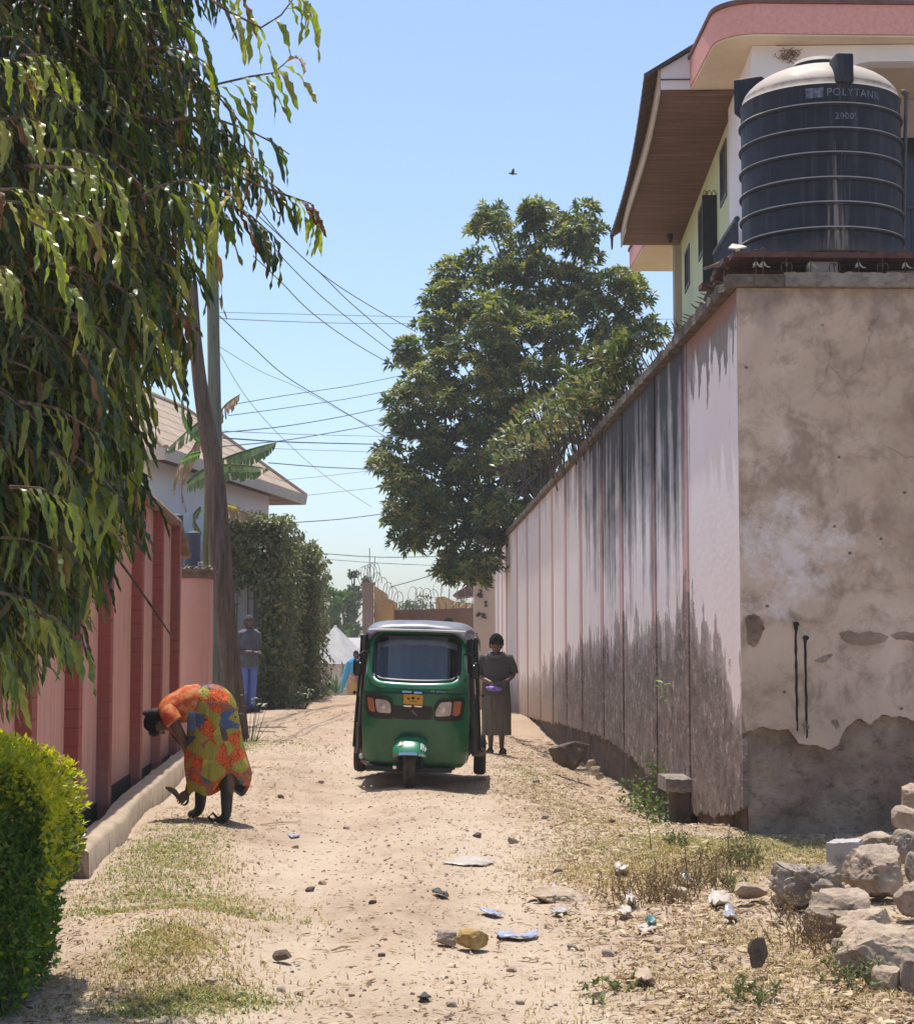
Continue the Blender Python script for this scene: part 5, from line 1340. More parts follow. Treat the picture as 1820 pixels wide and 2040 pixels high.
# ================================================================ clipped hedge bottom left
def hedge():
 rr = random.Random(5)
 base = Vector((-2.3, 7.7, 0))
 root = thing('clipped_hedge', 'clipped hedge of tiny leaves with bright yellow top, cut by the left edge', 'hedge', tuple(base))
 lim = [(1484, -60), (1500, -20), (1514, 20), (1530, 52), (1550, 78), (1572, 98), (1610, 108), (1660, 106), (1700, 110), (1740, 106), (1780, 90), (1820, 70), (1880, 60), (1930, 50), (1960, 46), (1985, 48), (2010, 30), (2030, -20)]
 def xlim(py): return interp(lim, py)
 VY, FY, VG, FG = [], [], [], []
 wood = MB()
 def put(p, out, top):
  for k in range(3):
   d = (out * .6 + rnd_unit(rr) * .9 + Vector((0, 0, .25))).normalized()
   L = rr.uniform(.027, .044)
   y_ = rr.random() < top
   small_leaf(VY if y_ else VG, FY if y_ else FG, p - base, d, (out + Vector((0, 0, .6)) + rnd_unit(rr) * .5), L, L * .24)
 n = 0
 while n < 11500:
  py = rr.uniform(1482, 2030)
  if py > 1975 and rr.random() < .62: continue
  Y = 7.35 + rr.random() ** 1.6 * .75
  wav = 9 * noise.noise(Vector((py * .02, 3, Y * 4)))
  xl = xlim(py) + wav
  px = xl - abs(rr.gauss(0, 1)) * 60 if rr.random() < .35 else rr.uniform(-130, xl)
  p = at(px, py, 7.4); p = Vector((p.x, Y, p.z + (Y - 7.4) * .02))
  p.y += .06 * noise.noise(Vector((p.x * 7, 0, p.z * 7)))
  edge = (xl - px)
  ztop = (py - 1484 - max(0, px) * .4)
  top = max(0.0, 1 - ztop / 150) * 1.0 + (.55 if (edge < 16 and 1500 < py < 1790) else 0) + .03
  out = Vector((.25, -.9, .15)) if Y < 7.6 else Vector((.8, 0, .4))
  if ztop < 40: out = Vector((.1, -.35, .9))
  put(p, out, top); n += 1
 for k in range(3200):
  x = rr.uniform(-2.35, -1.36); y = rr.uniform(7.3, 8.6)
  px = 803 + x / y * F
  if px > xlim(1500 + max(0, px) * .4) - 18: continue
  z = at(max(0, px), 1502 + max(0, px) * .42, y).z - .02 + .05 * noise.noise(Vector((x * 9, y * 9, 0)))
  put(Vector((x, y, z + rr.uniform(-.03, .02))), Vector((0, 0, 1)), .85)
 for k in range(60):
  x = rr.uniform(-2.3, -1.72); y = rr.uniform(7.5, 8.2)
  wood.tube([Vector((x, y, 0)) - base, Vector((x + rr.uniform(-.05, .05), y, .25)) - base, Vector((x + rr.uniform(-.12, .12), y + rr.uniform(-.1, .1), .75)) - base], [.008, .006, .003], 4, False)
 for k in range(160):
  px = rr.uniform(-80, 55); py = rr.uniform(1900, 2000); a = at(px, py, rr.uniform(7.3, 7.7))
  wood.tube([a - base, a + Vector((rr.uniform(-.02, .06), rr.uniform(-.06, .02), rr.uniform(-.10, .02))) - base], [.003, .0015], 3, False)
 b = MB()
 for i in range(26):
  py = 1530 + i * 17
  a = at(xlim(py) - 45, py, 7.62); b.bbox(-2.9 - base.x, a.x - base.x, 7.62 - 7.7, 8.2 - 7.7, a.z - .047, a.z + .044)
 b.build('hedge_shade_core', simple('dark_hedge_inside', (0.010, 0.013, 0.007, 1), (0.03, 0.03, 0.016, 1), 40), root)  # solid near-black boxes painting the shade behind the hedge leaves
 wood.build('twigs', BARK, root, fix=False)
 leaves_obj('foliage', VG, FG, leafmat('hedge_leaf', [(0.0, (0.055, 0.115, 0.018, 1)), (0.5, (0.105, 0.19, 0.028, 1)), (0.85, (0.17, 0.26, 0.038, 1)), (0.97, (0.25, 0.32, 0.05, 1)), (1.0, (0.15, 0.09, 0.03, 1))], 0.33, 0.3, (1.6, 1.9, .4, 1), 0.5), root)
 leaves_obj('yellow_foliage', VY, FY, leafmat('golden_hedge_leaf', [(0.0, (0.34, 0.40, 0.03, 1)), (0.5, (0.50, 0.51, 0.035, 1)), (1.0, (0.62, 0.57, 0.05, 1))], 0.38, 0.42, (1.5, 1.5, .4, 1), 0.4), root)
hedge()
# ================================================================ ivy clad hedge behind the poles
def ivy():
 rr = random.Random(9)
 lm = leafmat('ivy_leaf', [(0.0, (0.055, 0.070, 0.026, 1)), (0.5, (0.105, 0.12, 0.045, 1)), (0.8, (0.175, 0.18, 0.07, 1)), (0.95, (0.27, 0.25, 0.11, 1)), (1.0, (0.22, 0.13, 0.06, 1))], 0.45, 0.28, (1.4, 1.6, .5, 1), 0.35, 0.3)
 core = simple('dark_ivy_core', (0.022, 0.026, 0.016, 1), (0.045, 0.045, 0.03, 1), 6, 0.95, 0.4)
 def block(name, x0, x1, y0, y1, zt, n, label, door=None):
  root = thing(name, label, 'hedge', ((x0 + x1) / 2, y0, 0)); base = Vector(((x0 + x1) / 2, y0, 0))
  V, Fc = [], []
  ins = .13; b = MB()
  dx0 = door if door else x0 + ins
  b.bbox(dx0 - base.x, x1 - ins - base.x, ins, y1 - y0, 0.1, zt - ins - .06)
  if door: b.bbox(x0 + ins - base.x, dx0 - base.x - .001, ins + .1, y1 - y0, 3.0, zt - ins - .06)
  b.build('ivy_shade_core', core, root)  # solid dark filling, its colour stands for shade deep in the ivy
  def put(p, out):
   q = p - base
   bl = .20 * noise.noise(Vector((p.x * 1.9, p.y * 1.9, p.z * 1.9))) + .06 * noise.noise(Vector((p.x * 6, p.y * 6, p.z * 6)))
   q = q + out * (bl + rr.uniform(-.07, .09))
   d = (Vector((0, 0, -.7)) + rnd_unit(rr) * .75 + out * .35).normalized()
   L = rr.uniform(.06, .105)
   add_leaf(V, Fc, q, d, out + Vector((0, 0, .5)) + rnd_unit(rr) * .45, L, L * .36, .25, .1)
  for k in range(n):
   u = rr.random()
   if u < .40:
    x = rr.uniform(x0, x1); z = rr.uniform(gh(x, y0) + .02, zt - .05) if not (door and x < door) else rr.uniform(2.95, zt)
    if x > x1 - .12 and z > zt - .12: continue
    put(Vector((x, y0, z)), Vector((0, -1, 0)))
   elif u < .78:
    y = rr.uniform(y0, y1); z = rr.uniform(.1, zt - .05); put(Vector((x1, y, z)), Vector((1, -.1, 0)))
   else:
    x = rr.uniform(x0, x1); y = rr.uniform(y0, min(y1, y0 + 3)); put(Vector((x, y, zt - .03)), Vector((0, -.1, 1)))
  if door:
   for k in range(420):
    x = rr.uniform(x0, door + .1); z = 2.9 - abs(rr.gauss(0, .18)); put(Vector((x, y0 + rr.uniform(-.05, .2), z)), Vector((0, -1, 0)))
  leaves_obj('foliage', V, Fc, lm, root)
 block('ivy_hedge', -3.45, -2.16, 33.4, 37.9, 3.92, 9500, 'tall ivy covered hedge with dusty creeper beside the grey gate, its higher nearer part', -2.66)
 block('ivy_hedge', -2.4, -1.84, 38.05, 43.0, 3.60, 5200, 'lower dusty end of the ivy hedge, further up the lane')
 lw = leafmat('weed_leaf', [(0.0, (0.04, 0.07, 0.025, 1)), (0.6, (0.08, 0.12, 0.04, 1)), (1.0, (0.16, 0.18, 0.07, 1))], 0.45, 0.3, (1.4, 1.7, .5, 1), .4, .3)
 for (px, py, n, s, lab) in ((535, 1345, 60, .16, 'broad leaved weed at the foot of the ivy next to the man'), (600, 1380, 46, .10, 'low leafy weed with orange bits at the right foot of the ivy'), (495, 1398, 22, .10, 'small green weed growing at the foot of the brown pole')):
  Yw = 33.1 if px < 560 else 33.3
  if px == 495: Yw = 26.0
  g = ground(px, 1405) if px != 495 else Vector((at(px, 1435, 26).x, 26, gh(at(px, 1435, 26).x, 26)))
  g = Vector((at(px, py, Yw).x, Yw, 0)); g.z = gh(g.x, Yw)
  root = thing('leafy_weed', lab, 'weed', tuple(g)); V, Fc = [], []; wd = MB()
  for k in range(n):
   h = rr.uniform(.05, .75 if px < 560 else .42); q = Vector((rr.uniform(-.30, .30) if px < 560 else rr.uniform(-.24, .24), rr.uniform(-.12, .12), h))
   wd.tube([Vector((q.x * .4, q.y * .4, 0)), q], [.006, .003], 3, False)
   a = rr.uniform(0, 2 * PI); d = Vector((math.cos(a), math.sin(a), rr.uniform(-.3, .5))).normalized()
   add_leaf(V, Fc, q, d, Vector((0, -.4, 1)), s * rr.uniform(.7, 1.2), s * .27, .2, .2)
  wd.build('stem', BARK, root, fix=False); leaves_obj('foliage', V, Fc, lw, root)
ivy()
# ================================================================ banana plant
def banana():
 rr = random.Random(14)
 base = Vector((at(415, 1000, 29.2).x, 29.2, 0))
 root = thing('banana_plant', 'banana plant with torn leaves behind the two poles', 'banana plant', tuple(base))
 b = MB(); top = at(418, 900, 29.2) - base
 b.tube([Vector((0, 0, 0)), Vector((0, 0, 2)), top], [.13, .11, .06], 12); b.build('trunk', barkmat('banana_stem', (0.10, 0.09, 0.04, 1), (0.18, 0.16, 0.07, 1), (0.26, 0.22, 0.11, 1)), root, 60)
 gm = leafmat('banana_leaf_green', [(0, (0.085, 0.135, 0.05, 1)), (1, (0.15, 0.20, 0.085, 1))], .4, .4, (1.3, 1.6, .6, 1), .45, .3)
 lg = leafmat('banana_leaf_fresh', [(0, (0.13, 0.25, 0.05, 1)), (1, (0.2, 0.33, 0.08, 1))], .4, .45, (1.3, 1.6, .6, 1), .4)
 ym = leafmat('banana_leaf_yellow', [(0, (0.34, 0.26, 0.04, 1)), (1, (0.42, 0.34, 0.07, 1))], .5, .4, (1.2, 1.1, .6, 1), .3)
 dm = leafmat('banana_leaf_dead', [(0, (0.20, 0.13, 0.075, 1)), (.5, (0.30, 0.22, 0.14, 1)), (1, (0.40, 0.31, 0.21, 1))], .8, .25, (1.2, 1.1, .9, 1), .2)
 def leaf(pts, Y, wpx, m, up=.25, tear=.35, name='leaf', dy=0.0):
  """midrib through picture points, two drooping blades torn into strips"""
  P0 = [at(px, py, Y + dy * i) - base for i, (px, py) in enumerate(pts)]
  P = []
  n = len(P0)
  for i in range(n - 1):
   for k in range(10):
    f = k / 10; p0 = P0[max(i - 1, 0)]; p1 = P0[i]; p2 = P0[i + 1]; p3 = P0[min(i + 2, n - 1)]
    P.append(0.5 * ((2 * p1) + (p2 - p0) * f + (2 * p0 - 5 * p1 + 4 * p2 - p3) * f * f + (3 * p1 - p0 - 3 * p2 + p3) * f ** 3))
  P.append(P0[-1]); N = len(P)
  mr = MB(); mr.tube(P, [lerp(.02, .004, i / N) for i in range(N)], 6)
  V, Fc = [], []
  W_ = wpx / F * Y
  for side in (0, 1):
   gap = 0
   for i in range(N - 1):
    t = i / (N - 1)
    if rr.random() < tear * .35: continue
    w0 = W_ * (math.sin(PI * min(1, .08 + t * .95)) ** .5); w1 = W_ * (math.sin(PI * min(1, .08 + (i + 1) / (N - 1) * .95)) ** .5)
    j = rr.uniform(.85, 1.08)
    sk = rr.uniform(-.02, .02)
    k0 = len(V)
    dirv = (P[i + 1] - P[i]).normalized()
    for q, w_ in ((P[i], w0), (P[i + 1], w1)):
     fall = Vector((0, 0, -1)) if side == 0 else Vector((0, 0, up))
     o = Vector((0, -.28 if side == 0 else .95, 0))
     v = (fall + o + dirv * .12).normalized()
     V.append(tuple(q)); V.append(tuple(q + v * w_ * .5 * j + Vector((0, -.03 if side == 0 else 0, 0)))); V.append(tuple(q + v * w_ * j + dirv * sk + Vector((0, 0, -.04 if side else 0))))
    Fc.append((k0, k0 + 1, k0 + 4, k0 + 3)); Fc.append((k0 + 1, k0 + 2, k0 + 5, k0 + 4))
  o = leaves_obj(name, V, Fc, m, root)
  mr.build('midrib', m, o, 60)
 leaf([(420, 862), (405, 838), (370, 862), (331, 898)], 29.2, 36, gm, .2)
 leaf([(420, 925), (460, 908), (505, 893), (551, 881)], 29.4, 42, gm, .15, .25)
 leaf([(372, 962), (400, 938), (440, 926), (490, 927), (533, 934)], 28.6, 40, gm, .15, .2)
 leaf([(404, 880), (372, 840), (362, 800), (372, 772)], 29.8, 20, lg, .4, .2)
 leaf([(400, 900), (380, 905), (360, 918)], 29.5, 22, lg, .4, .2)
 leaf([(424, 842), (450, 806), (479, 785)], 29.6, 30, dm, -.3, .9)
 leaf([(415, 870), (392, 880), (375, 920), (368, 960)], 29.8, 34, dm, -.5, .6)
 leaf([(405, 880), (380, 900), (352, 935), (345, 985)], 30.2, 40, dm, -.5, .7)
 leaf([(395, 900), (372, 930), (362, 975), (372, 1020)], 30.6, 26, dm, -.5, .8)
 leaf([(420, 1000), (450, 1002), (480, 1012)], 28.9, 16, ym, -.3, .9)
 leaf([(430, 1010), (470, 1016), (500, 1026)], 29.3, 26, dm, -.3, .9)
 leaf([(400, 1010), (385, 1030), (402, 1062)], 29.3, 26, gm, -.2, .4)
 leaf([(412, 1060), (405, 1085), (408, 1120)], 29.4, 26, gm, -.2, .4)
banana()
# ================================================================ far hazy trees
def far_trees():
 rr = random.Random(17)
 for (px, pyt, pyb, wpx, Y, n, lab, cols) in ((662, 1165, 1310, 34, 88, 900, 'bright green tree beyond the ivy hedge, behind the hut', ((0.06, 0.11, 0.03, 1), (0.12, 0.18, 0.06, 1))),
             (706, 1130, 1300, 26, 100, 800, 'tall thin grey green tree left of the far gate pillar', ((0.05, 0.075, 0.04, 1), (0.10, 0.13, 0.08, 1))),
             (640, 1128, 1300, 22, 110, 700, 'feathery grey green tree just clearing the ivy hedge end', ((0.05, 0.075, 0.045, 1), (0.10, 0.13, 0.085, 1))),
             (690, 1190, 1320, 40, 95, 900, 'low bushy tree between the hut roof and the far pillar', ((0.04, 0.07, 0.03, 1), (0.09, 0.12, 0.06, 1))),
             (850, 1190, 1300, 60, 110, 900, 'pale treetop behind the razor wire', ((0.05, 0.075, 0.045, 1), (0.10, 0.13, 0.085, 1)))):
  a = at(px, pyt, Y); g = Vector((a.x, Y, -1.0)); H_ = a.z + 1.0; r_ = wpx / F * Y
  root = thing('distant_tree', lab, 'tree', tuple(g)); V, Fc = [], []; wd = MB()
  wd.tube([Vector((0, 0, 0)), Vector((rr.uniform(-.2, .2), 0, H_ * .5)), Vector((rr.uniform(-.3, .3), 0, H_ * .95))], [.16, .10, .03], 7)
  cl = [(Vector((rr.gauss(0, .45) * r_, rr.gauss(0, .45) * r_, H_ * rr.uniform(.3, .98))), rr.uniform(.25, .5)) for _ in range(26)]
  for c, s in cl: wd.tube([Vector((0, 0, c.z * .7)), c], [.05, .015], 4, False)
  for k in range(n * 3):
   c, s = rr.choice(cl); p = c + rnd_unit(rr) * s * r_ * .8 * rr.random() ** .5
   L = rr.uniform(.14, .26); small_leaf(V, Fc, p, (rnd_unit(rr) + Vector((0, 0, -.3))).normalized(), rnd_unit(rr), L, L * .28)
  wd.build('trunk', BARK, root, 60); leaves_obj('crown', V, Fc, leafmat('distant_leaf_%d' % px, [(0, cols[0]), (1, cols[1])], .5, .3), root)
 lm = leafmat('spiky_leaf', [(0, (0.06, 0.09, 0.05, 1)), (1, (0.13, 0.17, 0.09, 1))], .5, .2)
 for (px, py, Y, s, lab) in ((652, 1392, 58, 1.0, 'spiky grey green plant on the crest right of the ivy'), (690, 1330, 62, .8, 'light green leafy plant behind the far figure'), (672, 1362, 66, 1.1, 'dark spiky plant in front of the hut wall')):
  p = at(px, py, Y); root = thing('spiky_plant', lab, 'plant', (p.x, Y, p.z - .4)); V, Fc = [], []
  for k in range(34):
   a = rr.uniform(0, 2 * PI); el = rr.uniform(.3, 1.2); d = Vector((math.cos(a) * math.cos(el), math.sin(a) * math.cos(el), math.sin(el)))
   add_leaf(V, Fc, Vector((0, 0, 0)), d, Vector((0, 0, 1)) + d * -.3, s * rr.uniform(.6, 1.1), .05 * s, .3, .15)
  leaves_obj('foliage', V, Fc, lm, root)
far_trees()
# ================================================================ green three wheeler
def tuktuk():
 g = Vector((at(822, 1568, 18.95).x, 18.95, 0)); g.z = gh(g.x, g.y) + 0.0
 root = thing('auto_rickshaw', 'shiny green three wheeled auto rickshaw with grey canvas roof coming down the lane', 'auto rickshaw', tuple(g), R(-2.6))
 root.rotation_euler = (R(0.35), R(1.5), R(-2.6))
 paint = simple('lit_green_paint', (0.011, 0.20, 0.088, 1), (0.014, 0.235, 0.105, 1), 2.5, 0.3, 0.0, spec=0.6, coat=0.8, coords='obj')  # brighter copy of the body green, light on the frame put into its colour
 dust = NT('dusty_green_paint'); p = dust.obj(); q = dust.xyz(p)
 d_ = dust.math('ADD', dust.math('SUBTRACT', 0.62, q[2]), dust.math('MULTIPLY', dust.math('SUBTRACT', dust.noise(p, 3.5, 5, 0.65), 0.5), 0.7))
 col = dust.mix(dust.ramp(d_, [(0.0, 0.0), (0.55, 0.08)]), (0.008, 0.115, 0.046, 1), (0.20, 0.155, 0.105, 1))
 sm_ = dust.ramp(dust.noise(dust.mapping(p, (1, 1, 2.2)), 5, 5, 0.7), [(0.5, 0.0), (0.75, 0.05)])
 col = dust.mix(sm_, col, (0.16, 0.20, 0.14, 1))
 rgh = dust.ramp(d_, [(0.0, 0.16), (0.6, 0.5)])
 dpaint = dust.done(dust.bsdf(col, rgh, 0, None, 0.4, 0.25))
 black = simple('black_trim', (0.012, 0.012, 0.013, 1), (0.022, 0.022, 0.022, 1), 9, 0.4, coords='obj')
 canvas = simple('black_canvas', (0.014, 0.014, 0.015, 1), (0.03, 0.03, 0.03, 1), 5, 0.7, 0.2, coords='obj')
 rubber = simple('dusty_tyre_rubber', (0.03, 0.027, 0.025, 1), (0.085, 0.07, 0.055, 1), 7, 0.85, 0.3, coords='obj')
 chrome = simple('chrome', (0.7, 0.7, 0.72, 1), rough=0.12, metallic=1.0)
 silver = simple('grey_canvas_roof', (0.13, 0.135, 0.165, 1), (0.22, 0.22, 0.25, 1), 3.5, 0.40, 0.25, spec=0.55, coords='obj')
 steel = simple('dull_steel', (0.25, 0.25, 0.26, 1), (0.12, 0.11, 0.10, 1), 12, 0.4, metallic=0.8, coords='obj')
 hwp = [(.19, .49), (.24, .53), (.35, .55), (.6, .56), (.8, .565), (.97, .555), (1.1, .545), (1.35, .53), (1.58, .505), (1.64, .48), (1.68, .44)]
 yfp = [(.19, .14), (.24, .08), (.35, .05), (.6, .0), (.8, -.03), (.97, -.045), (1.06, -.02), (1.10, .0), (1.58, .27), (1.64, .33), (1.68, .42)]
 def S(x, z, off=0.0):
  hw = interp(hwp, z); s = max(-1, min(1, x / hw))
  y = interp(yfp, z) + 0.03 * s * s + 0.17 * abs(s) ** 5
  return Vector((x, y - off, z))
 wx, z0, z1, rr_ = .452, 1.112, 1.575, .10
 def inside(x, z, m=0.0):
  dx = abs(x) - (wx - rr_ + m); zc = (z0 + z1) / 2; dz = abs(z - zc) - ((z1 - z0) / 2 - rr_ + m)
  return max(dx, dz) < 0 or (dx < rr_ and dz < rr_ and (max(dx, 0) ** 2 + max(dz, 0) ** 2) < rr_ ** 2)
 NX = 90; zs = [.19 + i * .0149 for i in range(101)]
 b = MB(); rows = []
 for z in zs:
  hw = interp(hwp, z); row = []
  for i in range(NX + 1):
   s = -1 + 2 * i / NX; row.append(S(hw * s * 1.0, z))
  l = row[0]; r_ = row[-1]
  yb = .80
  left = [Vector((l.x - .03 * f, lerp(l.y, yb, f), z)) for f in (1, .66, .33)]
  right = [Vector((r_.x + .03 * f, lerp(r_.y, yb, f), z)) for f in (.33, .66, 1)]
  rows.append(left + row + right)
 n = len(rows[0]); b.v = [tuple(p) for r_ in rows for p in r_]
 for j in range(len(rows) - 1):
  for i in range(n - 1):
   c = (rows[j][i] + rows[j + 1][i + 1]) / 2
   if 3 <= i < n - 4 and inside(c.x, c.z, 0.0): continue
   if (i < 3 or i >= n - 4) and .62 < c.z < 1.56 and c.y > .34: continue     # side openings
   b.f.append((j * n + i, j * n + i + 1, (j + 1) * n + i + 1, (j + 1) * n + i))
 body = b.build('front_body', dpaint, root, 50)
 md = body.modifiers.new('thick', 'SOLIDIFY'); md.thickness = .012; md.offset = -1
 def rpath(m, n_=14):
  out = []
  w2, h2, r2 = wx + m, (z1 - z0) / 2 + m, rr_ + m
  zc = (z0 + z1) / 2
  for cx, cz, a0 in ((w2 - r2, zc + h2 - r2, 0), (-w2 + r2, zc + h2 - r2, 90), (-w2 + r2, zc - h2 + r2, 180), (w2 - r2, zc - h2 + r2, 270)):
   for k in range(n_):
    a = R(a0 + 90 * k / (n_ - 1)); out.append((cx + r2 * math.cos(a), cz + r2 * math.sin(a)))
  full = []
  for (x, z), (x2, z2) in zip(out, out[1:] + out[:1]):
   k = max(1, int(math.hypot(x2 - x, z2 - z) / .03))
   for i in range(k): full.append((lerp(x, x2, i / k), lerp(z, z2, i / k)))
  return [(x, z - (.022 * (1 - (x / wx) ** 2) if z < zc else 0)) for x, z in full]
 def ring(m_in, m_out, o_in, o_mid, o_out, mat, name, par):
  a, c, m_ = rpath(m_in), rpath(m_out), rpath((m_in + m_out) / 2)
  k = len(a); b = MB()
  import itertools
  rs = []
  for pth, off in ((a, o_in), (m_, o_mid), (c, o_out)):
   L = len(pth); rs.append([S(*pth[int(i * L / k) % L], off) for i in range(k)])
  return rs
 def ring_obj(m_in, m_out, o_in, o_mid, o_out, mat, name, par):
  N = 220
  def samp(m):
   pth = rpath(m); d = [0]
   for (x, z), (x2, z2) in zip(pth, pth[1:] + pth[:1]): d.append(d[-1] + math.hypot(x2 - x, z2 - z))
   out = []; j = 0
   for i in range(N):
    t = d[-1] * i / N
    while d[j + 1] < t: j += 1
    f = (t - d[j]) / max(1e-9, d[j + 1] - d[j]); a_, c_ = pth[j], pth[(j + 1) % len(pth)]
    out.append((lerp(a_[0], c_[0], f), lerp(a_[1], c_[1], f)))
   return out
  prof = [(m_in, o_in), (lerp(m_in, m_out, .15), lerp(o_in, o_mid, .75)), (lerp(m_in, m_out, .5), o_mid), (lerp(m_in, m_out, .85), lerp(o_out, o_mid, .75)), (m_out, o_out)]
  b = MB(); rs = [[S(x, z, off) for x, z in samp(m)] for m, off in prof]
  b.loft(rs, close=True, cap=False)
  return b.build(name, mat, par, 60)
 ring_obj(.010, .082, .002, .036, .002, paint, 'windscreen_frame', root)
 gk = ring_obj(-.022, .014, .004, .014, .006, black, 'windscreen_gasket', root)
 t = NT('tinted_windscreen'); fr = t.n('ShaderNodeFresnel'); fr.inputs[0].default_value = 1.5
 gl = t.n('ShaderNodeBsdfGlossy'); gl.inputs['Roughness'].default_value = 0.03; gl.inputs['Color'].default_value = (.9, .95, 1, 1)
 tr = t.n('ShaderNodeBsdfTransparent'); tr.inputs[0].default_value = (0.86, .92, .97, 1)
 mx = t.n('ShaderNodeMixShader'); fm = t.math('MULTIPLY', fr.outputs[0], 1.3, True); t.l(fm, mx.inputs[0]); t.l(tr.outputs[0], mx.inputs[1]); t.l(gl.outputs[0], mx.inputs[2])
 glass = t.done(mx.outputs[0])
 b = MB(); rows = []; NZ = 24; NXg = 30
 for j in range(NZ + 1):
  z = lerp(z0 - .015, z1 + .006, j / NZ); rows.append([S(lerp(-wx - .0, wx + .0, i / NXg), z, -.004) for i in range(NXg + 1)])
 b.loft(rows, close=False, cap=False); b.build('windscreen', glass, root, 80, fix=False)
 for s in (-1, 1):
  b = MB(); c = S(s * (wx - .012), z0 + .03, .02); b.sphere(c, (.016, .012, .02), 8, 6); b.build('windscreen_clip', chrome, root, 60)
 blue = simple('blue_rear_curtain', (0.30, 0.45, 0.63, 1), (0.37, 0.52, 0.70, 1), 2.5, 0.8, 0.1, stretch=(6, 1, 1), coords='obj')
 lin = simple('grey_roof_lining', (0.78, 0.72, 0.74, 1), (0.82, 0.78, 0.78, 1), 3, 0.8, coords='obj')
 b = MB(); b.bbox(-.36, .30, 1.24, 1.26, .75, 1.56); b.build('rear_curtain', blue, root)
 b = MB(); rings = []
 for i in range(21):
  x = lerp(-.42, .42, i / 20); zz = 1.535 - .05 * abs(x / .42) ** 3
  rings.append([Vector((x, .52, zz - .06 + .008 * math.sin(i * 1.3))), Vector((x, .54, zz - .06)), Vector((x, .54, zz)), Vector((x, .52, zz))])
 b.loft(rings); b.build('visor_fringe', lin, root, 60)
 b = MB(); b.bbox(-.60, -.44, 1.2, 1.23, .6, 1.6); b.bbox(.42, .60, 1.2, 1.23, .6, 1.6); b.bbox(-.6, .6, 1.27, 1.29, .4, 1.6); b.bbox(-.45, .45, .75, 1.2, .45, .75); b.build('cabin_bulkhead', canvas, root)
 b = MB(); b.rbox((0, .80, .62), (.7, .35, .16), .04); b.rbox((0, .98, .86), (.7, .09, .36), .03); b.build('driver_seat', black, root, 40)
 b = MB(); b.tube([(-.30, .34, 1.05), (-.12, .36, 1.0), (.12, .36, 1.0), (.30, .34, 1.05)], .014, 8); b.tube([(0, .36, 1.0), (0, .16, .55)], .025, 8); b.build('handlebar', black, root, 40)
 b = MB(); rs = []
 for i in range(61):
  x = lerp(-.552, .552, i / 60); rs.append([S(x, .968, .001), S(x, .968, .006), S(x, .980, .006), S(x, .980, .001)])
 b.loft(rs); b.build('panel_seam', black, root)
 def patch(poly, off, th, mat, name, par, smooth=40):
  """closed outline (x,z) laid on the front surface, raised by off, th thick, finely filled"""
  bm = bmesh.new(); vs = []
  dense = []
  for (x, z), (x2, z2) in zip(poly, poly[1:] + poly[:1]):
   k = max(1, int(math.hypot(x2 - x, z2 - z) / .025))
   for i in range(k): dense.append((lerp(x, x2, i / k), lerp(z, z2, i / k)))
  for x, z in dense: vs.append(bm.verts.new((x, 0, z)))
  f = bm.faces.new(vs)
  bmesh.ops.triangulate(bm, faces=[f])
  for _ in range(2): bmesh.ops.subdivide_edges(bm, edges=[e for e in bm.edges if e.calc_length() > .04], cuts=1)
  bmesh.ops.triangulate(bm, faces=bm.faces[:])
  ret = bmesh.ops.extrude_face_region(bm, geom=bm.faces[:])
  new = set(g_ for g_ in ret['geom'] if isinstance(g_, bmesh.types.BMVert))
  for v in bm.verts: v.co = S(v.co.x, v.co.z, off + (th if v in new else 0))
  bm.verts.index_update()
  m = MB(); m.add([v.co for v in bm.verts], [[v.index for v in f_.verts] for f_ in bm.faces]); bm.free()
  return m.build(name, mat, par, smooth)
 def rpoly(pts, r, n_=5):
  out = []; k = len(pts)
  for i in range(k):
   p0, p1, p2 = Vector(pts[i - 1]), Vector(pts[i]), Vector(pts[(i + 1) % k])
   a = p1 + (p0 - p1).normalized() * min(r, (p0 - p1).length * .45); c = p1 + (p2 - p1).normalized() * min(r, (p2 - p1).length * .45)
   for j in range(n_ + 1):
    f = j / n_; q = (1 - f) ** 2 * a + 2 * f * (1 - f) * p1 + f * f * c; out.append((q.x, q.y))
  return out
 gry = patch(rpoly([(-.235, .835), (.185, .835), (.175, .70), (-.215, .70)], .02), .004, .012, black, 'grille', root)
 patch(rpoly([(-.03, .80), (.0, .77), (.03, .74), (.022, .738), (-.008, .765), (-.035, .793)], .004), .0175, .003, steel, 'badge', gry)
 for s in (-1, 1):
  f = lambda pts: [(s * x, z) for x, z in (pts if s > 0 else pts)]
  o = rpoly([(.20, .845), (.245, .915), (.50, .935), (.525, .90), (.50, .72), (.46, .69), (.20, .685)], .05) if s > 0 else rpoly([(-.225, .85), (-.265, .925), (-.52, .955), (-.54, .92), (-.505, .745), (-.46, .705), (-.22, .69)], .05)
  hh = patch(o, .006, .022, black, 'headlamp_housing', root)
  ln = rpoly([(.265, .882), (.385, .895), (.375, .745), (.215, .735), (.215, .79)], .03) if s > 0 else rpoly([(-.42, .905), (-.30, .895), (-.255, .86), (-.245, .755), (-.395, .765)], .03)
  t = NT('headlamp_glass_%d' % s); p_ = t.obj()
  st = t.math('FRACT', t.math('MULTIPLY', t.xyz(p_)[0], 38)); cl = t.ramp(t.noise(p_, 14, 3, .5), [(.35, (.34, .28, .25, 1)), (.65, (.50, .43, .39, 1))])
  hm = t.done(t.bsdf(cl, .12, 0, t.bump(st, .25, .004), .7, .6))
  lamp = patch(ln, .028, .008, hm, 'headlight', root)
  b = MB(); c = sum((Vector((x, 0, z)) for x, z in ln), Vector()) / len(ln); cc = S(c.x, c.z, .035); b.sphere(cc, (.035, .004, .035), 14, 8); b.build('reflector', simple('lamp_reflector', (.55, .5, .48, 1), rough=.25, metallic=.7), lamp, 60)
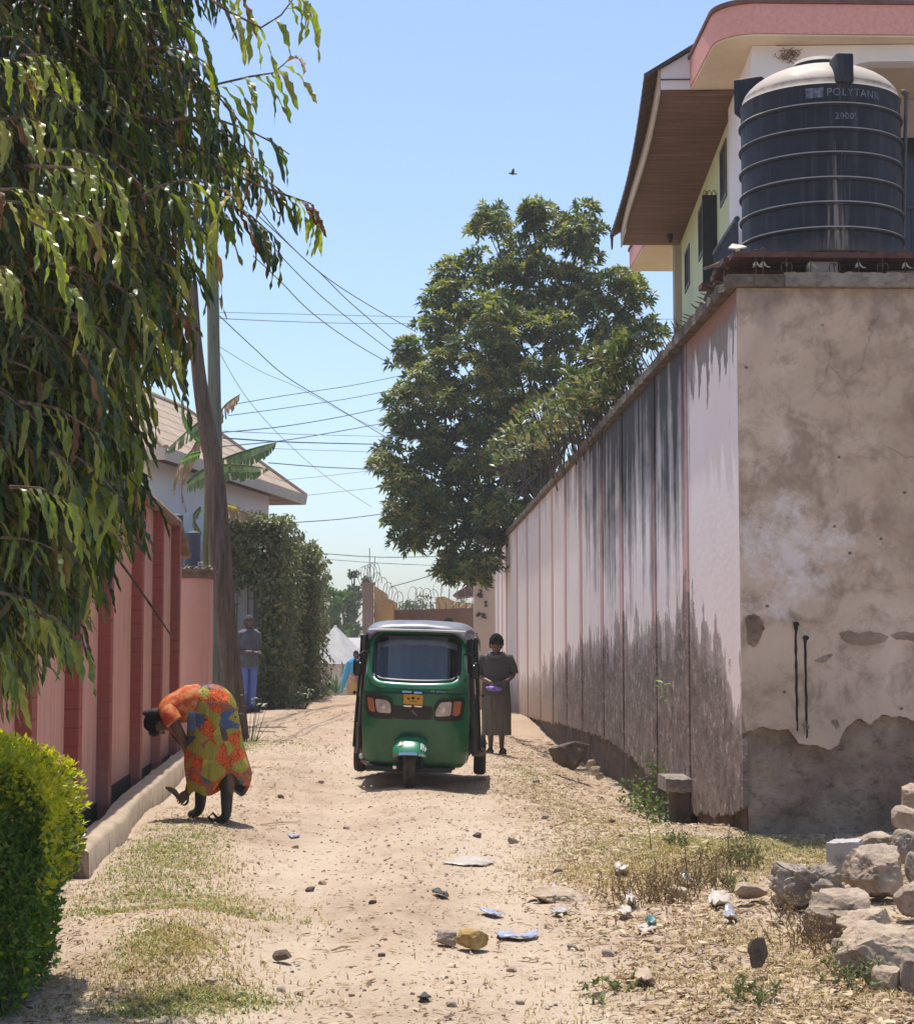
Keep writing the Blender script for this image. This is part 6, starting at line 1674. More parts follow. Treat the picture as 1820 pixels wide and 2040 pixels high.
  am = rpoly([(.405, .897), (.485, .90), (.47, .765), (.44, .742), (.392, .748)], .02) if s > 0 else rpoly([(-.505, .92), (-.435, .908), (-.41, .768), (-.455, .765), (-.485, .79)], .02)
  patch(am, .028, .008, simple('amber_lens', (.42, .13, .045, 1), (.33, .15, .08, 1), 16, .2, spec=.6, coat=.5, coords='obj'), 'indicator', root)
 ym = simple('yellow_plate', (0.62, 0.33, 0.03, 1), (0.52, 0.26, 0.02, 1), 14, .45, coords='obj')
 pl = patch(rpoly([(-.118, .960), (.082, .956), (.082, .853), (-.118, .859)], .01), .032, .008, ym, 'number_plate', root)
 ink = simple('plate_ink', (0.05, 0.025, 0.01, 1))
 b = MB()
 for x, w_, z, h in ((-.07, .018, .917, .018), (-.058, .012, .911, .012), (.034, .016, .916, .018), (.048, .012, .920, .010), (-.02, .030, .922, .026)):
  q = S(x, z, .043); b.rbox((q.x, q.y, q.z), (w_, .004, h), .0018)
 for k in range(9): q = S(-.055 + k * .0085, .886 + (.004 if k % 2 else 0), .0425); b.box((q.x, q.y, q.z), (.005, .002, .010 if k % 3 else .006))
 b.build('plate_marks', ink, pl)
 for x, z, w_ in ((-.085, .985, .10), (.03, .978, .08)):
  patch(rpoly([(x - w_ / 2, z + .012), (x + w_ / 2, z + .008), (x + w_ / 2, z - .008), (x - w_ / 2, z - .010)], .006), .012, .012, chrome, 'badge_wing', root)
 for x in (-.075, .035): patch(rpoly([(x - .045, .845), (x + .045, .843), (x + .035, .828), (x - .035, .830)], .006), .02, .008, chrome, 'plate_clip', root)
 b = MB()
 for k, (w_, h) in enumerate(((.012, .016), (.010, .014), (.012, .016), (.0, 0), (.010, .012), (.014, .010), (.010, .013), (.012, .010), (.014, .012), (.010, .010), (.012, .012))):
  if w_: q = S(.165 + k * .0145, .998 - k * .0008, .0022); b.box((q.x, q.y, q.z), (w_ * .75, .002, h))
 b.build('name_sticker', simple('pale_sticker', (.45, .48, .44, 1)), root)
 WY = -.03; WR = .205
 def wheel(cx, cy, cz, r, w_, name):
  b = MB(); prof = [(r * .56, -w_ * .36), (r * .70, -w_ * .46), (r * .88, -w_ * .5), (r * .965, -w_ * .40), (r, -w_ * .22), (r, w_ * .22), (r * .965, w_ * .40), (r * .88, w_ * .5), (r * .70, w_ * .46), (r * .56, w_ * .36)]
  seg = 40; rings = [[Vector((cx + z, cy + rr * math.cos(2 * PI * k / seg), cz + rr * math.sin(2 * PI * k / seg))) for k in range(seg)] for rr, z in prof]
  b.loft(rings, cap=False)
  for k in range(40):      # tread blocks
   a = 2 * PI * (k + .5) / 40; rm = rotx(a)
   for q in (-1, 0, 1): b.box((cx + q * w_ * .17, cy - math.sin(a) * 0 + r * math.cos(a), cz + r * math.sin(a)), (w_ * .12, .012, .018), rotx(a))
  o = b.build('wheel', rubber, root, 40)
  b = MB(); rings = [[Vector((cx + z, cy + rr * math.cos(2 * PI * k / 24), cz + rr * math.sin(2 * PI * k / 24))) for k in range(24)] for rr, z in ((.02, -w_ * .3), (r * .3, -w_ * .3), (r * .57, -w_ * .36), (r * .57, w_ * .36), (r * .3, w_ * .3), (.02, w_ * .3))]
  b.loft(rings); b.build('rim', steel, o, 40); return o
 wheel(-.035, WY, WR, WR, .125, 'wheel')
 b = MB(); rings = []
 NA = 22
 for j in range(NA + 1):
  a = R(lerp(154, 20, j / NA))          # from the front round over the top
  hwd = .185 * (1 - .0 * j); row = []
  rad = .315 if True else 0
  fr_ = math.sin(PI * min(1, j / NA * 1.0))
  for i in range(17):
   s = -1 + i / 8; x = hwd * s * (.92 + .08 * min(1, j / 4))
   rr2 = rad - .07 * abs(s) ** 3
   row.append(Vector((-.035 + x, WY + rr2 * 1.02 * math.cos(a), WR + .005 + rr2 * math.sin(a))))
  rings.append(row)
 b.loft(rings, close=False, cap=False)
 mg = b.build('mudguard', paint, root, 70); md = mg.modifiers.new('thick', 'SOLIDIFY'); md.thickness = .012
 def MG(s, deg, off=.004):
  a = R(deg); rr2 = .315 - .07 * abs(s) ** 3 + off
  return Vector((-.035 + .185 * s, WY + rr2 * 1.02 * math.cos(a), WR + .005 + rr2 * math.sin(a)))
 lf = simple('pale_leaf_sticker', (.62, .40, .34, 1), (.7, .55, .47, 1), 30, .4)
 b = MB()
 for k in range(6):
  an = R(20 + k * 30); L = 14 if k in (2, 3) else 10
  c = (-.52, 132)
  tip = (c[0] + .20 * math.cos(an), c[1] - L * math.sin(an)); l_ = (c[0] + .06 * math.cos(an + .6), c[1] - 5 * math.sin(an + .6)); r2_ = (c[0] + .06 * math.cos(an - .6), c[1] - 5 * math.sin(an - .6))
  b.add([MG(*c, .006), MG(*l_, .006), MG(*tip, .006), MG(*r2_, .006)], [(0, 1, 2, 3)])
 b.build('leaf_sticker', lf, mg, fix=False)
 b = MB()
 for s0, s1, d0, d1 in ((.62, .68, 122, 140), (.70, .80, 122, 127), (.70, .80, 130, 134), (.74, .79, 122, 140), (.84, .90, 122, 140), (.84, .95, 130, 134)):
  b.add([MG(s0, d0, .006), MG(s1, d0, .006), MG(s1, d1, .006), MG(s0, d1, .006)], [(0, 1, 2, 3)])
 b.build('badge_sticker', simple('white_sticker', (.6, .62, .58, 1)), mg, fix=False)
 b = MB(); rows = [[MG(lerp(-.92, .92, i / 20), d, .004) for i in range(21)] for d in (149, 151.5, 153.8)]
 b.loft(rows, close=False, cap=False); b.build('rim_strip', chrome, mg, 60, fix=False)
 b = MB()
 b.tube([(-.14, WY + .02, WR), (-.15, WY + .10, .46), (-.10, .18, .62)], [.02, .028, .03], 10); b.tube([(.07, WY + .02, WR), (.08, WY + .10, .46), (.06, .18, .62)], [.02, .024, .028], 10)
 b.tube([(-.17, WY + .0, WR), (.10, WY, WR)], .018, 8); b.build('fork', black, root, 40)
 b = MB(); b.lathe([(0, -.03), (.03, -.02), (.034, .01), (.012, .03), (0, .03)], (-.185, -.02, .205), 14); b.build('horn', chrome, root, 50)
 b = MB(); b.bbox(-.27, .17, .14, .30, .155, .185); b.rbox((-.05, .3, .175), (.9, .5, .05), .01); b.build('floor_pan', black, root)
 b = MB(); rs = []
 for i in range(41):
  x = lerp(-.43, .43, i / 40); p0 = S(x, .192, 0); rs.append([p0 + Vector((0, .0, -.022)), p0 + Vector((0, -.008, -.02)), p0 + Vector((0, -.008, .012)), p0 + Vector((0, .0, .012))])
 b.loft(rs); b.build('front_lip', black, root, 40)
 b = MB(); rings = []
 for z, hw, y0 in ((.27, .56, .82), (.34, .62, .80), (.60, .655, .80), (.86, .66, .80), (.90, .655, .80)):
  rings.append([Vector((-hw, y0, z)), Vector((hw, y0, z)), Vector((hw + .01, 1.6, z)), Vector((hw, 2.45, z)), Vector((hw - .08, 2.58, z)), Vector((-hw + .08, 2.58, z)), Vector((-hw, 2.45, z)), Vector((-hw - .01, 1.6, z))])
 b.loft(rings); b.build('rear_tub', simple('black_green_tub', (0.008, 0.025, 0.016, 1), (0.02, 0.04, 0.03, 1), 4, .3, spec=.5, coords='obj'), root, 30)
 for s in (-1, 1):
  b = MB()
  b.prism([(s * .585, .36, .60), (s * .55, .33, 1.56), (s * .565, .47, 1.58), (s * .612, .56, .60)], (s * .02, .015, 0))          # front roll-down strip
  b.prism([(s * .645, 1.35, .90), (s * .60, 1.30, 1.62), (s * .60, 2.5, 1.60), (s * .65, 2.5, .90)], (s * .02, 0, 0))
  b.prism([(s * .60, .50, .30), (s * .60, .50, .62), (s * .665, .86, .62), (s * .655, .86, .30)], (s * .015, 0.01, 0))
  b.build('side_canvas', canvas, root, 40)
  b = MB(); b.tube([(s * .60, .40, 1.57), (s * .625, .62, 1.2), (s * .665, .80, .75), (s * .685, .84, .35)], .016, 8); b.build('door_frame', black, root, 40)
  b = MB(); b.tube([(s * .69, 1.0, .92), (s * .72, 1.0, .94)], .02, 8); b.build('latch', black, root)
  wheel(s * .685, 2.0, .205, .205, .14, 'wheel')
  b = MB(); rows = []
  for j in range(13):
   a = R(lerp(170, 10, j / 12)); rows.append([Vector((s * x, 2.0 + .27 * math.cos(a), .205 + .25 * math.sin(a))) for x in (.50, .60, .70, .745)])
  b.loft(rows, close=False, cap=False); fn = b.build('wheel_arch', paint if s < 0 else black, root, 60); md = fn.modifiers.new('thick', 'SOLIDIFY'); md.thickness = .01
  tan = simple('tan_plate_%d' % s, (.30, .235, .14, 1), (.22, .17, .105, 1), 16, .6, coords='obj')
  b = MB(); b.rbox((s * .67, 1.70, .275), (.15, .012, .10), .004); tp = b.build('reflector_plate', tan, root)
  b = MB()
  for k in range(6): b.box((s * .67 - .042 + k * .017, 1.692, .282), (.010, .002, .020))
  b.build('plate_marks', ink, tp)
 b = MB(); rings = []
 NYc = 34
 for j in range(NYc + 1):
  f = j / NYc; y = lerp(.20, 2.62, f)
  hw = interp([(.20, .515), (.5, .585), (1.2, .64), (2.62, .66)], y) ; zt = interp([(.20, 1.67), (.3, 1.705), (.6, 1.735), (1.6, 1.745), (2.4, 1.71), (2.62, 1.60)], y)
  dr = interp([(.20, .075), (.40, .10), (.6, .15), (2.62, .16)], y)
  row = []
  for i in range(29):
   s = -1 + i / 14
   wob = .006 * noise.noise(Vector((s * 4, y * 4, 0)))
   zz = zt - .035 * s * s - dr * abs(s) ** 9 + wob - (.028 if j == 0 else 0) + (-.03 * max(0, s) ** 3 if y < .7 else 0)
   row.append(Vector((hw * (abs(s) ** .92) * (1 if s > 0 else -1), y - (0.0 if j else .01), zz)))
  rings.append(row)
 b.loft(rings, close=False, cap=False)
 rf = b.build('canvas_roof', silver, root, 70); md = rf.modifiers.new('thick', 'SOLIDIFY'); md.thickness = .012; md.offset = -1
 b = MB(); pts = [Vector((.515 * math.sin(R(lerp(-86, 86, i / 24))), .192, 1.625 - .012 * abs(i / 12 - 1) ** 2)) for i in range(25)]
 b.tube(pts, .014, 8); b.build('roof_hem', simple('light_hem', (.50, .49, .50, 1), rough=.4, coords='obj'), rf, 60)
 b = MB(); rows = [[S(lerp(-.36, .42, i / 24), z - .015 * abs(i / 12 - 1) ** 2, o) for i in range(25)] for z, o in ((1.606, .012), (1.618, .02), (1.63, .022), (1.642, .012))]
 b.loft(rows, close=False, cap=False); b.build('header_strip', simple('cream_strip', (.50, .47, .33, 1), (.38, .42, .28, 1), 6, .5, coords='obj'), root, 60, fix=False)
 rr = random.Random(2); b = MB()
 for k in range(9):
  c = Vector((.555 + rr.uniform(-.03, .03), .25 + rr.uniform(-.1, .2), 1.60 + rr.uniform(-.07, .05))); a = rr.uniform(0, 6)
  d = Vector((math.cos(a), .3, math.sin(a))) * .05; e = Vector((-math.sin(a), .2, math.cos(a))) * .03
  b.add([c - d, c + e, c + d, c - e], [(0, 1, 2, 3)])
 b.build('loose_canvas', simple('dull_canvas_scrap', (.16, .14, .14, 1), (.26, .24, .24, 1), 20, .7, coords='obj'), rf, fix=False)
 for s in (-1, 1):
  b = MB(); zt = 1.385
  b.tube([(s * .50, .28, zt), (s * .56, .24, zt + .005), (s * (.615 if s < 0 else .60), .22, zt - .03), (s * (.63 if s < 0 else .615), .22, zt - .10)], .009, 8)
  mr = b.build('mirror', black, root, 40)
  b = MB(); b.rbox((s * (.625 if s < 0 else .615), .215, zt - .165), (.095, .05, .18), .035, None, 4); b.build('mirror_shell', black, mr, 50)
  b = MB(); b.sphere((s * (.60 if s < 0 else .60), .186, zt - .115), (.012, .006, .010), 8, 6); b.build('mirror_glint', chrome, mr, 60)  # chrome bead standing in for a glint on the mirror
 b = MB(); b.rbox((-.70, 1.72, .47), (.05, .22, .20), .02); b.build('flank_guard', paint, root, 40)
 b = MB(); b.sphere((-.56, .30, .285), (.03, .02, .032), 10, 8); b.build('side_marker', simple('pale_marker', (.45, .6, .55, 1), rough=.2), root, 60)
 b = MB(); b.tube([(-.56, .30, .24), (-.50, .20, .21), (-.42, .16, .19)], .016, 6); b.build('scuffed_edge', simple('bare_scuff', (.3, .26, .2, 1), (.1, .09, .07, 1), 30, .7, coords='obj'), root, 40)
tuktuk()
# ================================================================ people
def skin_mesh(verts, edges, root=0, levels=2):
 """verts: (position, radius) ; returns (points, faces) of one continuous surface"""
 me = bpy.data.meshes.new('figure_tmp'); bm = bmesh.new()
 lay = bm.verts.layers.skin.verify(); vs = []
 for i, (p, r) in enumerate(verts):
  v = bm.verts.new(p); rr = r if isinstance(r, tuple) else (r, r)
  v[lay].radius = rr; v[lay].use_root = (i == root); vs.append(v)
 for a, b in edges: bm.edges.new((vs[a], vs[b]))
 bm.to_mesh(me); bm.free()
 o = bpy.data.objects.new('figure_tmp', me); COL.objects.link(o)
 m = o.modifiers.new('s', 'SKIN'); m.use_smooth_shade = True; m.branch_smoothing = 0.6
 m2 = o.modifiers.new('u', 'SUBSURF'); m2.levels = levels; m2.render_levels = levels
 dg = bpy.context.evaluated_depsgraph_get(); dg.update()
 e = bpy.data.meshes.new_from_object(o.evaluated_get(dg))
 P = [v.co.copy() for v in e.vertices]; Fc = [tuple(f.vertices) for f in e.polygons]
 bpy.data.objects.remove(o); bpy.data.meshes.remove(e); bpy.data.meshes.remove(me)
 return P, Fc
def chain(pts, rad):
 return [(Vector(p), r) for p, r in zip(pts, rad)], [(i, i + 1) for i in range(len(pts) - 1)]
def add_hand(mb, w, d, n, L=0.17, curl=0.5, side=1):
 """palm and five bent fingers; w wrist, d direction, n out of the palm"""
 d = Vector(d).normalized(); n = Vector(n); n = (n - d * n.dot(d)).normalized(); s = d.cross(n) * side
 w = Vector(w)
 mb.loft([[w + s * (.022 * math.cos(a)) + n * (.014 * math.sin(a)) for a in [2 * PI * k / 8 for k in range(8)]],
    [w + d * L * .22 + s * (.036 * math.cos(a)) + n * (.014 * math.sin(a)) for a in [2 * PI * k / 8 for k in range(8)]],
    [w + d * L * .48 + s * (.040 * math.cos(a)) + n * (.012 * math.sin(a)) for a in [2 * PI * k / 8 for k in range(8)]]])
 for k, (o, f) in enumerate(((-.030, .40), (-.010, .47), (.011, .45), (.030, .36))):
  p = w + d * L * .44 + s * o; dd = d.copy(); pts = [p]
  for j in range(3):
   a = curl * (.5 + .35 * j + .1 * k)
   dd = (dd * math.cos(a * .6) - n * math.sin(a * .6)).normalized()
   p = p + dd * L * f * (.42, .33, .25)[j]; pts.append(p)
  mb.tube(pts, [.0092, .0088, .008, .0062], 6)
 p = w + d * L * .16 - s * .030; pts = [p, p - s * .028 + d * .035, p - s * .026 + d * .062 - n * .012, p - s * .014 + d * .082 - n * .022]
 mb.tube(pts, [.012, .011, .010, .007], 6)
def add_head(mb, c, r, yaw=0.0, pitch=0.0):
 """skull, jaw, nose, ears, lips, brow; faces -y when yaw = 0"""
 M_ = rotz(yaw) @ rotx(pitch); c = Vector(c)
 seg, rings = 20, 14
 vs = []; fs = []
 for i in range(rings + 1):
  th = PI * i / rings
  for k in range(seg):
   ph = 2 * PI * k / seg
   x, y, z = math.sin(th) * math.cos(ph), math.sin(th) * math.sin(ph), math.cos(th)
   X, Y_, Z = x * .76, y * .93, z * 1.14
   if z < -.1: X *= 1 - .30 * min(1, -z); Y_ *= 1 - .10 * min(1, -z)
   if y < -.35 and z < -.45: Y_ -= .05
   if y < -.6 and -.15 < z < .25: Y_ += .055 * (1 - abs(x) * 1.5) * 0 + (.05 if .18 < abs(x) < .5 else 0)      # eye sockets
   vs.append(c + M_ @ (Vector((X, Y_, Z)) * r))
 for i in range(rings):
  for k in range(seg):
   k2 = (k + 1) % seg; fs.append((i * seg + k, (i + 1) * seg + k, (i + 1) * seg + k2, i * seg + k2))
 mb.add(vs, fs)
 q = lambda x, y, z: c + M_ @ (Vector((x, y, z)) * r)
 mb.loft([[q(-.09, -.86, .16), q(.09, -.86, .16), q(0, -.98, .18)], [q(-.15, -.86, -.12), q(.15, -.86, -.12), q(0, -1.13, -.10)], [q(-.17, -.84, -.24), q(.17, -.84, -.24), q(0, -1.02, -.26)]])
 mb.sphere(q(0, -.86, -.50), (r * .22, r * .09, r * .06), 10, 6, M_); mb.sphere(q(0, -.85, -.60), (r * .19, r * .09, r * .065), 10, 6, M_)
 for s in (-1, 1): mb.sphere(q(s * .76, .02, -.02), (r * .07, r * .16, r * .25), 8, 8, M_)
 return q, M_
def hair_cap(c, r, yaw, pitch, name, m, par, lowz=-.1, thick=1.07, bump=.03, back=True):
 M_ = rotz(yaw) @ rotx(pitch); c = Vector(c); b = MB(); seg, rings = 28, 20; idx = {}; vs = []; fs = []
 for i in range(rings + 1):
  th = PI * .86 * i / rings
  for k in range(seg):
   ph = 2 * PI * k / seg; x, y, z = math.sin(th) * math.cos(ph), math.sin(th) * math.sin(ph), math.cos(th)
   f = thick + bump * noise.noise(Vector((x, y, z)) * 6) + bump * .6 * noise.noise(Vector((x, y, z)) * 17)
   vs.append(c + M_ @ (Vector((x * .78 * f, y * .95 * f + .02, z * 1.14 * f)) * r))
 def keep(i, k):
  th = PI * .86 * i / rings; ph = 2 * PI * (k + .5) / seg; y = math.sin(th) * math.sin(ph); z = math.cos(th)
  return z > (lowz if y > -.05 else .42 + .25 * min(0, -y - .5)) if y < .1 else z > lowz - .45
 for i in range(rings):
  for k in range(seg):
   if keep(i, k): k2 = (k + 1) % seg; fs.append((i * seg + k, (i + 1) * seg + k, (i + 1) * seg + k2, i * seg + k2))
 b.add(vs, fs); o = b.build(name, m, par, 70, fix=False)
 md = o.modifiers.new('t', 'SOLIDIFY'); md.thickness = r * .08; md.offset = -1
 return o
def eyes(q, r, M_, par, sk):
 b = MB(); d = MB()
 for s in (-1, 1):
  b.sphere(q(s * .30, -.80, .06), (r * .12, r * .07, r * .07), 10, 8, M_); d.sphere(q(s * .30, -.855, .06), (r * .055, r * .03, r * .055), 8, 6, M_)
 e = b.build('eyes', simple('eye_white', (.55, .5, .45, 1), rough=.3), par, 80); d.build('irises', simple('dark_iris', (.01, .007, .005, 1), rough=.2), e, 80)
 b = MB()
 for s in (-1, 1): b.tube([q(s * .16, -.87, .22), q(s * .32, -.86, .26), q(s * .48, -.74, .20)], [r * .03, r * .035, r * .02], 6)
 b.build('eyebrows', simple('brow_hair', (.012, .009, .008, 1)), par, 60)
SKIN = simple('dark_brown_skin', (0.075, 0.036, 0.022, 1), (0.105, 0.052, 0.032, 1), 14, 0.48, 0.05, coords='obj', spec=0.45)
SKIN2 = simple('brown_skin', (0.115, 0.058, 0.036, 1), (0.15, 0.08, 0.05, 1), 14, 0.48, 0.05, coords='obj', spec=0.45)
HAIR = simple('black_curly_hair', (0.006, 0.005, 0.004, 1), (0.022, 0.017, 0.015, 1), 40, 0.9, 0.6, 90, coords='obj', spec=.1)
def ell(c, rx, ry, z, n=28, wob=0.0, seed=0, rot=0.0):
 out = []
 for k in range(n):
  a = 2 * PI * k / n; f = 1 + wob * math.sin(a * 7 + seed) + wob * .7 * math.sin(a * 11 + seed * 2.1)
  v = Vector((rx * f * math.cos(a), ry * f * math.sin(a), 0))
  if rot: v = rotz(rot) @ v
  out.append(Vector((c[0], c[1], z)) + v)
 return out
def grey_woman():
 g = Vector((at(988, 1484, 25).x, 25, 0)); g.z = gh(g.x, 25)
 root = thing('person', 'person in grey knit top and dull skirt, head bowed, holding a purple cloth', 'person', tuple(g))
 V = [((0, 0, .88), .115), ((0, .01, 1.05), .11), ((0, .01, 1.20), .125), ((0, .0, 1.315), .105), ((0, -.035, 1.385), .052), ((0, -.075, 1.44), .05)]
 E = [(0, 1), (1, 2), (2, 3), (3, 4), (4, 5)]
 for s in (-1, 1):
  k = len(V); V += [((s * .165, .0, 1.315), .06), ((s * .215, .02, 1.20), .048), ((s * .245, .03, 1.085), .042), ((s * .17, -.10, 1.02), .036), ((s * .065, -.215, .965), .026)]
  E += [(3, k), (k, k + 1), (k + 1, k + 2), (k + 2, k + 3), (k + 3, k + 4)]
  k = len(V); V += [((s * .085, 0, .80), .085), ((s * .085, -.01, .62), .07), ((s * .08, -.02, .46), .052), ((s * .078, .0, .30), .048), ((s * .075, .01, .09), .033), ((s * .085, -.06, .04), .034), ((s * .092, -.15, .028), .028)]
  E += [(0, k)] + [(k + i, k + i + 1) for i in range(6)]
 P, Fc = skin_mesh(V, E)
 b = MB(); b.add(P, Fc)
 q, M_ = add_head(b, (0, -.125, 1.485), .108, 0, R(34))
 add_hand(b, (-.065, -.215, .965), (.6, -.5, -.5), (0, -.8, .5), .16, .7, 1); add_hand(b, (.065, -.215, .965), (-.75, -.4, -.2), (0, -.8, .5), .16, .7, -1)
 body = b.build('body', SKIN2, root, 80)
 eyes(q, .105, M_, body, SKIN2)
 hair = hair_cap((0, -.105, 1.51), .112, 0, R(40), 'hair', HAIR, root, -.15, 1.17, .11)
 t = NT('grey_knit'); p = t.obj(); z = t.xyz(p)[2]
 st = t.math('FRACT', t.math('MULTIPLY', z, 55)); ns = t.noise(p, 60, 3, .6)
 col = t.ramp(ns, [(.3, (.055, .053, .052, 1)), (.7, (.125, .12, .115, 1))])
 col = t.mix(t.ramp(st, [(.0, .35), (.3, 0.0)]), col, (.035, .035, .036, 1))
 knit = t.done(t.bsdf(col, .9, 0, t.bump(t.math('ADD', st, ns), .6, .006), .15))
 t = NT('dull_brown_skirt'); p = t.obj()
 col = t.ramp(t.noise(t.mapping(p, (9, 9, .7)), 3, 4, .6), [(.3, (.085, .07, .052, 1)), (.7, (.17, .145, .11, 1))])
 skm = t.done(t.bsdf(col, .9, 0, t.bump(t.noise(t.mapping(p, (9, 9, .7)), 3, 4, .6), .5, .02), .15))
 b = MB(); b.loft([ell((0, -.02), .075, .07, 1.395), ell((0, -.0), .135, .095, 1.365), ell((0, 0), .185, .115, 1.325), ell((0, .0), .20, .13, 1.25), ell((0, .0), .195, .135, 1.12, wob=.006), ell((0, 0), .188, .135, 1.0, wob=.01), ell((0, 0), .195, .14, .86, wob=.012), ell((0, 0), .198, .145, .80, wob=.015)], cap=False)
 kt = b.build('knit_top', knit, root, 60)
 for s in (-1, 1):
  b = MB()
  b.tube([(s * .10, 0, 1.32), (s * .175, .005, 1.30), (s * .218, .02, 1.20), (s * .243, .03, 1.12), (s * .246, .03, 1.095)], [.05, .076, .07, .066, .066], 14)
  b.build('sleeve', knit, kt, 60)
 b = MB()
 ring = [Vector((.10 * math.cos(a), -.02 - .105 * math.sin(a) - .0, 1.375 - .045 * max(0, math.sin(a)))) for a in [2 * PI * k / 24 for k in range(25)]]
 b.tube(ring, .028, 8, False); b.build('cowl_collar', simple('lighter_collar', (.17, .165, .16, 1), (.10, .10, .098, 1), 40, .9, coords='obj'), kt, 70)
 b = MB(); b.loft([ell((0, 0), .185, .135, .90), ell((0, 0), .197, .143, .82, wob=.02), ell((0, 0), .20, .148, .62, wob=.03, seed=1), ell((0, 0), .197, .150, .42, wob=.035, seed=1), ell((0, 0), .198, .152, .255, wob=.04, seed=1), ell((0, 0), .18, .135, .27, wob=.04, seed=1)], cap=False)
 b.build('skirt', skm, root, 60)
 for s in (-1, 1):
  b = MB(); b.rbox((s * .088, -.055, .012), (.10, .26, .022), .009); b.tube([(s * .04, -.10, .03), (s * .07, -.10, .072), (s * .11, -.10, .07), (s * .135, -.10, .03)], .012, 6)
  b.build('sandal', simple('dark_sandal', (.03, .022, .018, 1), rough=.7), root, 40)
 b = MB(); rr = random.Random(3); rings = []
 for i in range(8):
  f = i / 7; x = lerp(-.15, .07, f); w_ = .045 * math.sin(PI * (.12 + f * .8))
  rings.append([Vector((x, -.30 + .02 * math.sin(i * 2) + w_ * math.cos(a), .905 - .02 * f + w_ * .7 * math.sin(a) + .01 * math.sin(i * 3 + a * 2))) for a in [2 * PI * k / 10 for k in range(10)]])
 b.loft(rings); o = b.build('purple_cloth', simple('purple_cloth', (.20, .12, .42, 1), (.30, .20, .55, 1), 22, .8, .3), None, 60)
 o.location = g; tag(o, 'small purple cloth held in the hands of the person in grey', 'cloth')
grey_woman()
def standing_man():
 Y = 32.4; g = Vector((at(493, 1397, Y).x, Y, 0)); g.z = gh(g.x, Y)
 root = thing('person', 'man in dark grey polo and blue trousers standing by the ivy, hands together', 'person', tuple(g), R(38))
 V = [((0, 0, .93), .115), ((0, .0, 1.10), .115), ((0, .0, 1.27), .125), ((0, .01, 1.40), .11), ((0, -.0, 1.475), .055), ((0, -.02, 1.53), .05)]
 E = [(0, 1), (1, 2), (2, 3), (3, 4), (4, 5)]
 for s in (-1, 1):
  k = len(V); V += [((s * .18, .01, 1.40), .062), ((s * .225, .03, 1.25), .05), ((s * .235, .03, 1.10), .042), ((s * .16, -.13, 1.07), .036), ((s * .06, -.26, 1.07), .028)]
  E += [(3, k), (k, k + 1), (k + 1, k + 2), (k + 2, k + 3), (k + 3, k + 4)]
  k = len(V); V += [((s * .09, 0, .86), .09), ((s * .09, -.01, .68), .075), ((s * .09, -.015, .48), .058), ((s * .088, .0, .30), .052), ((s * .086, .01, .09), .036), ((s * .095, -.07, .045), .036), ((s * .10, -.16, .03), .03)]
  E += [(0, k)] + [(k + i, k + i + 1) for i in range(6)]
 P, Fc = skin_mesh(V, E); b = MB(); b.add(P, Fc)
 q, M_ = add_head(b, (0, -.03, 1.60), .108, R(14), R(6))
 add_hand(b, (-.06, -.26, 1.07), (.75, -.5, .0), (0, -.2, 1), .17, .7, -1); add_hand(b, (.06, -.26, 1.07), (-.6, -.6, -.1), (0, -.2, 1), .17, .7, 1)
 body = b.build('body', SKIN, root, 80); eyes(q, .108, M_, body, SKIN)
 hair_cap((0, -.022, 1.605), .110, R(14), R(6), 'hair', simple('short_greying_hair', (.02, .018, .017, 1), (.09, .085, .085, 1), 50, .85, .4, coords='obj'), root, .02, 1.04, .015)
 sh = simple('charcoal_polo', (.075, .076, .09, 1), (.115, .116, .135, 1), 6, .85, .25, 20, coords='obj')
 b = MB(); b.loft([ell((0, 0), .075, .07, 1.475), ell((0, 0), .14, .10, 1.452), ell((0, 0), .20, .125, 1.40), ell((0, 0), .215, .14, 1.28), ell((0, 0), .205, .145, 1.10, wob=.01), ell((0, 0), .205, .15, .95, wob=.012), ell((0, 0), .21, .155, .80, wob=.015)], cap=False)
 top = b.build('polo_shirt', sh, root, 60)
 for s in (-1, 1):
  b = MB(); b.tube([(s * .11, .0, 1.405), (s * .19, .012, 1.375), (s * .228, .03, 1.25), (s * .238, .03, 1.14)], [.05, .08, .072, .07], 14)
  b.build('sleeve', sh, top, 60)
 b = MB()
 for s in (-1, 1): b.prism([(s * .06, -.05, 1.48), (s * .17, -.03, 1.452), (s * .21, -.06, 1.41), (s * .17, -.09, 1.40), (s * .07, -.10, 1.45)], (0, 0, .012))
 b.build('lit_shoulder_patches', simple('lit_shoulder_grey', (.24, .235, .26, 1), (.18, .175, .2, 1), 8, .85, coords='obj'), top, 60)  # sunlight on the shoulders painted as pale grey patches
 b = MB(); b.tube([(.07 * math.cos(a), -.0 - .07 * math.sin(a), 1.485 - .02 * max(0, math.sin(a))) for a in [2 * PI * k / 20 for k in range(21)]], .018, 8, False); b.build('collar', sh, top, 60)
 V2 = [((0, 0, .93), .13)]; E2 = []
 for s in (-1, 1):
  k = len(V2); V2 += [((s * .095, 0, .84), .105), ((s * .095, -.01, .66), .092), ((s * .095, -.012, .46), .08), ((s * .092, .0, .26), .074), ((s * .09, .005, .07), .07)]
  E2 += [(0, k)] + [(k + i, k + i + 1) for i in range(4)]
 P, Fc = skin_mesh(V2, E2); b = MB(); b.add(P, Fc); b.build('trousers', simple('blue_trousers', (.09, .14, .40, 1), (.13, .19, .48, 1), 5, .85, .3, 12, stretch=(3, 3, .6), coords='obj'), root, 80)
 for s in (-1, 1):
  b = MB(); b.rbox((s * .098, -.06, .04), (.10, .28, .085), .035, None, 3)
  b.build('shoe', simple('dark_shoe', (.02, .018, .017, 1), rough=.6), root, 50)
standing_man()
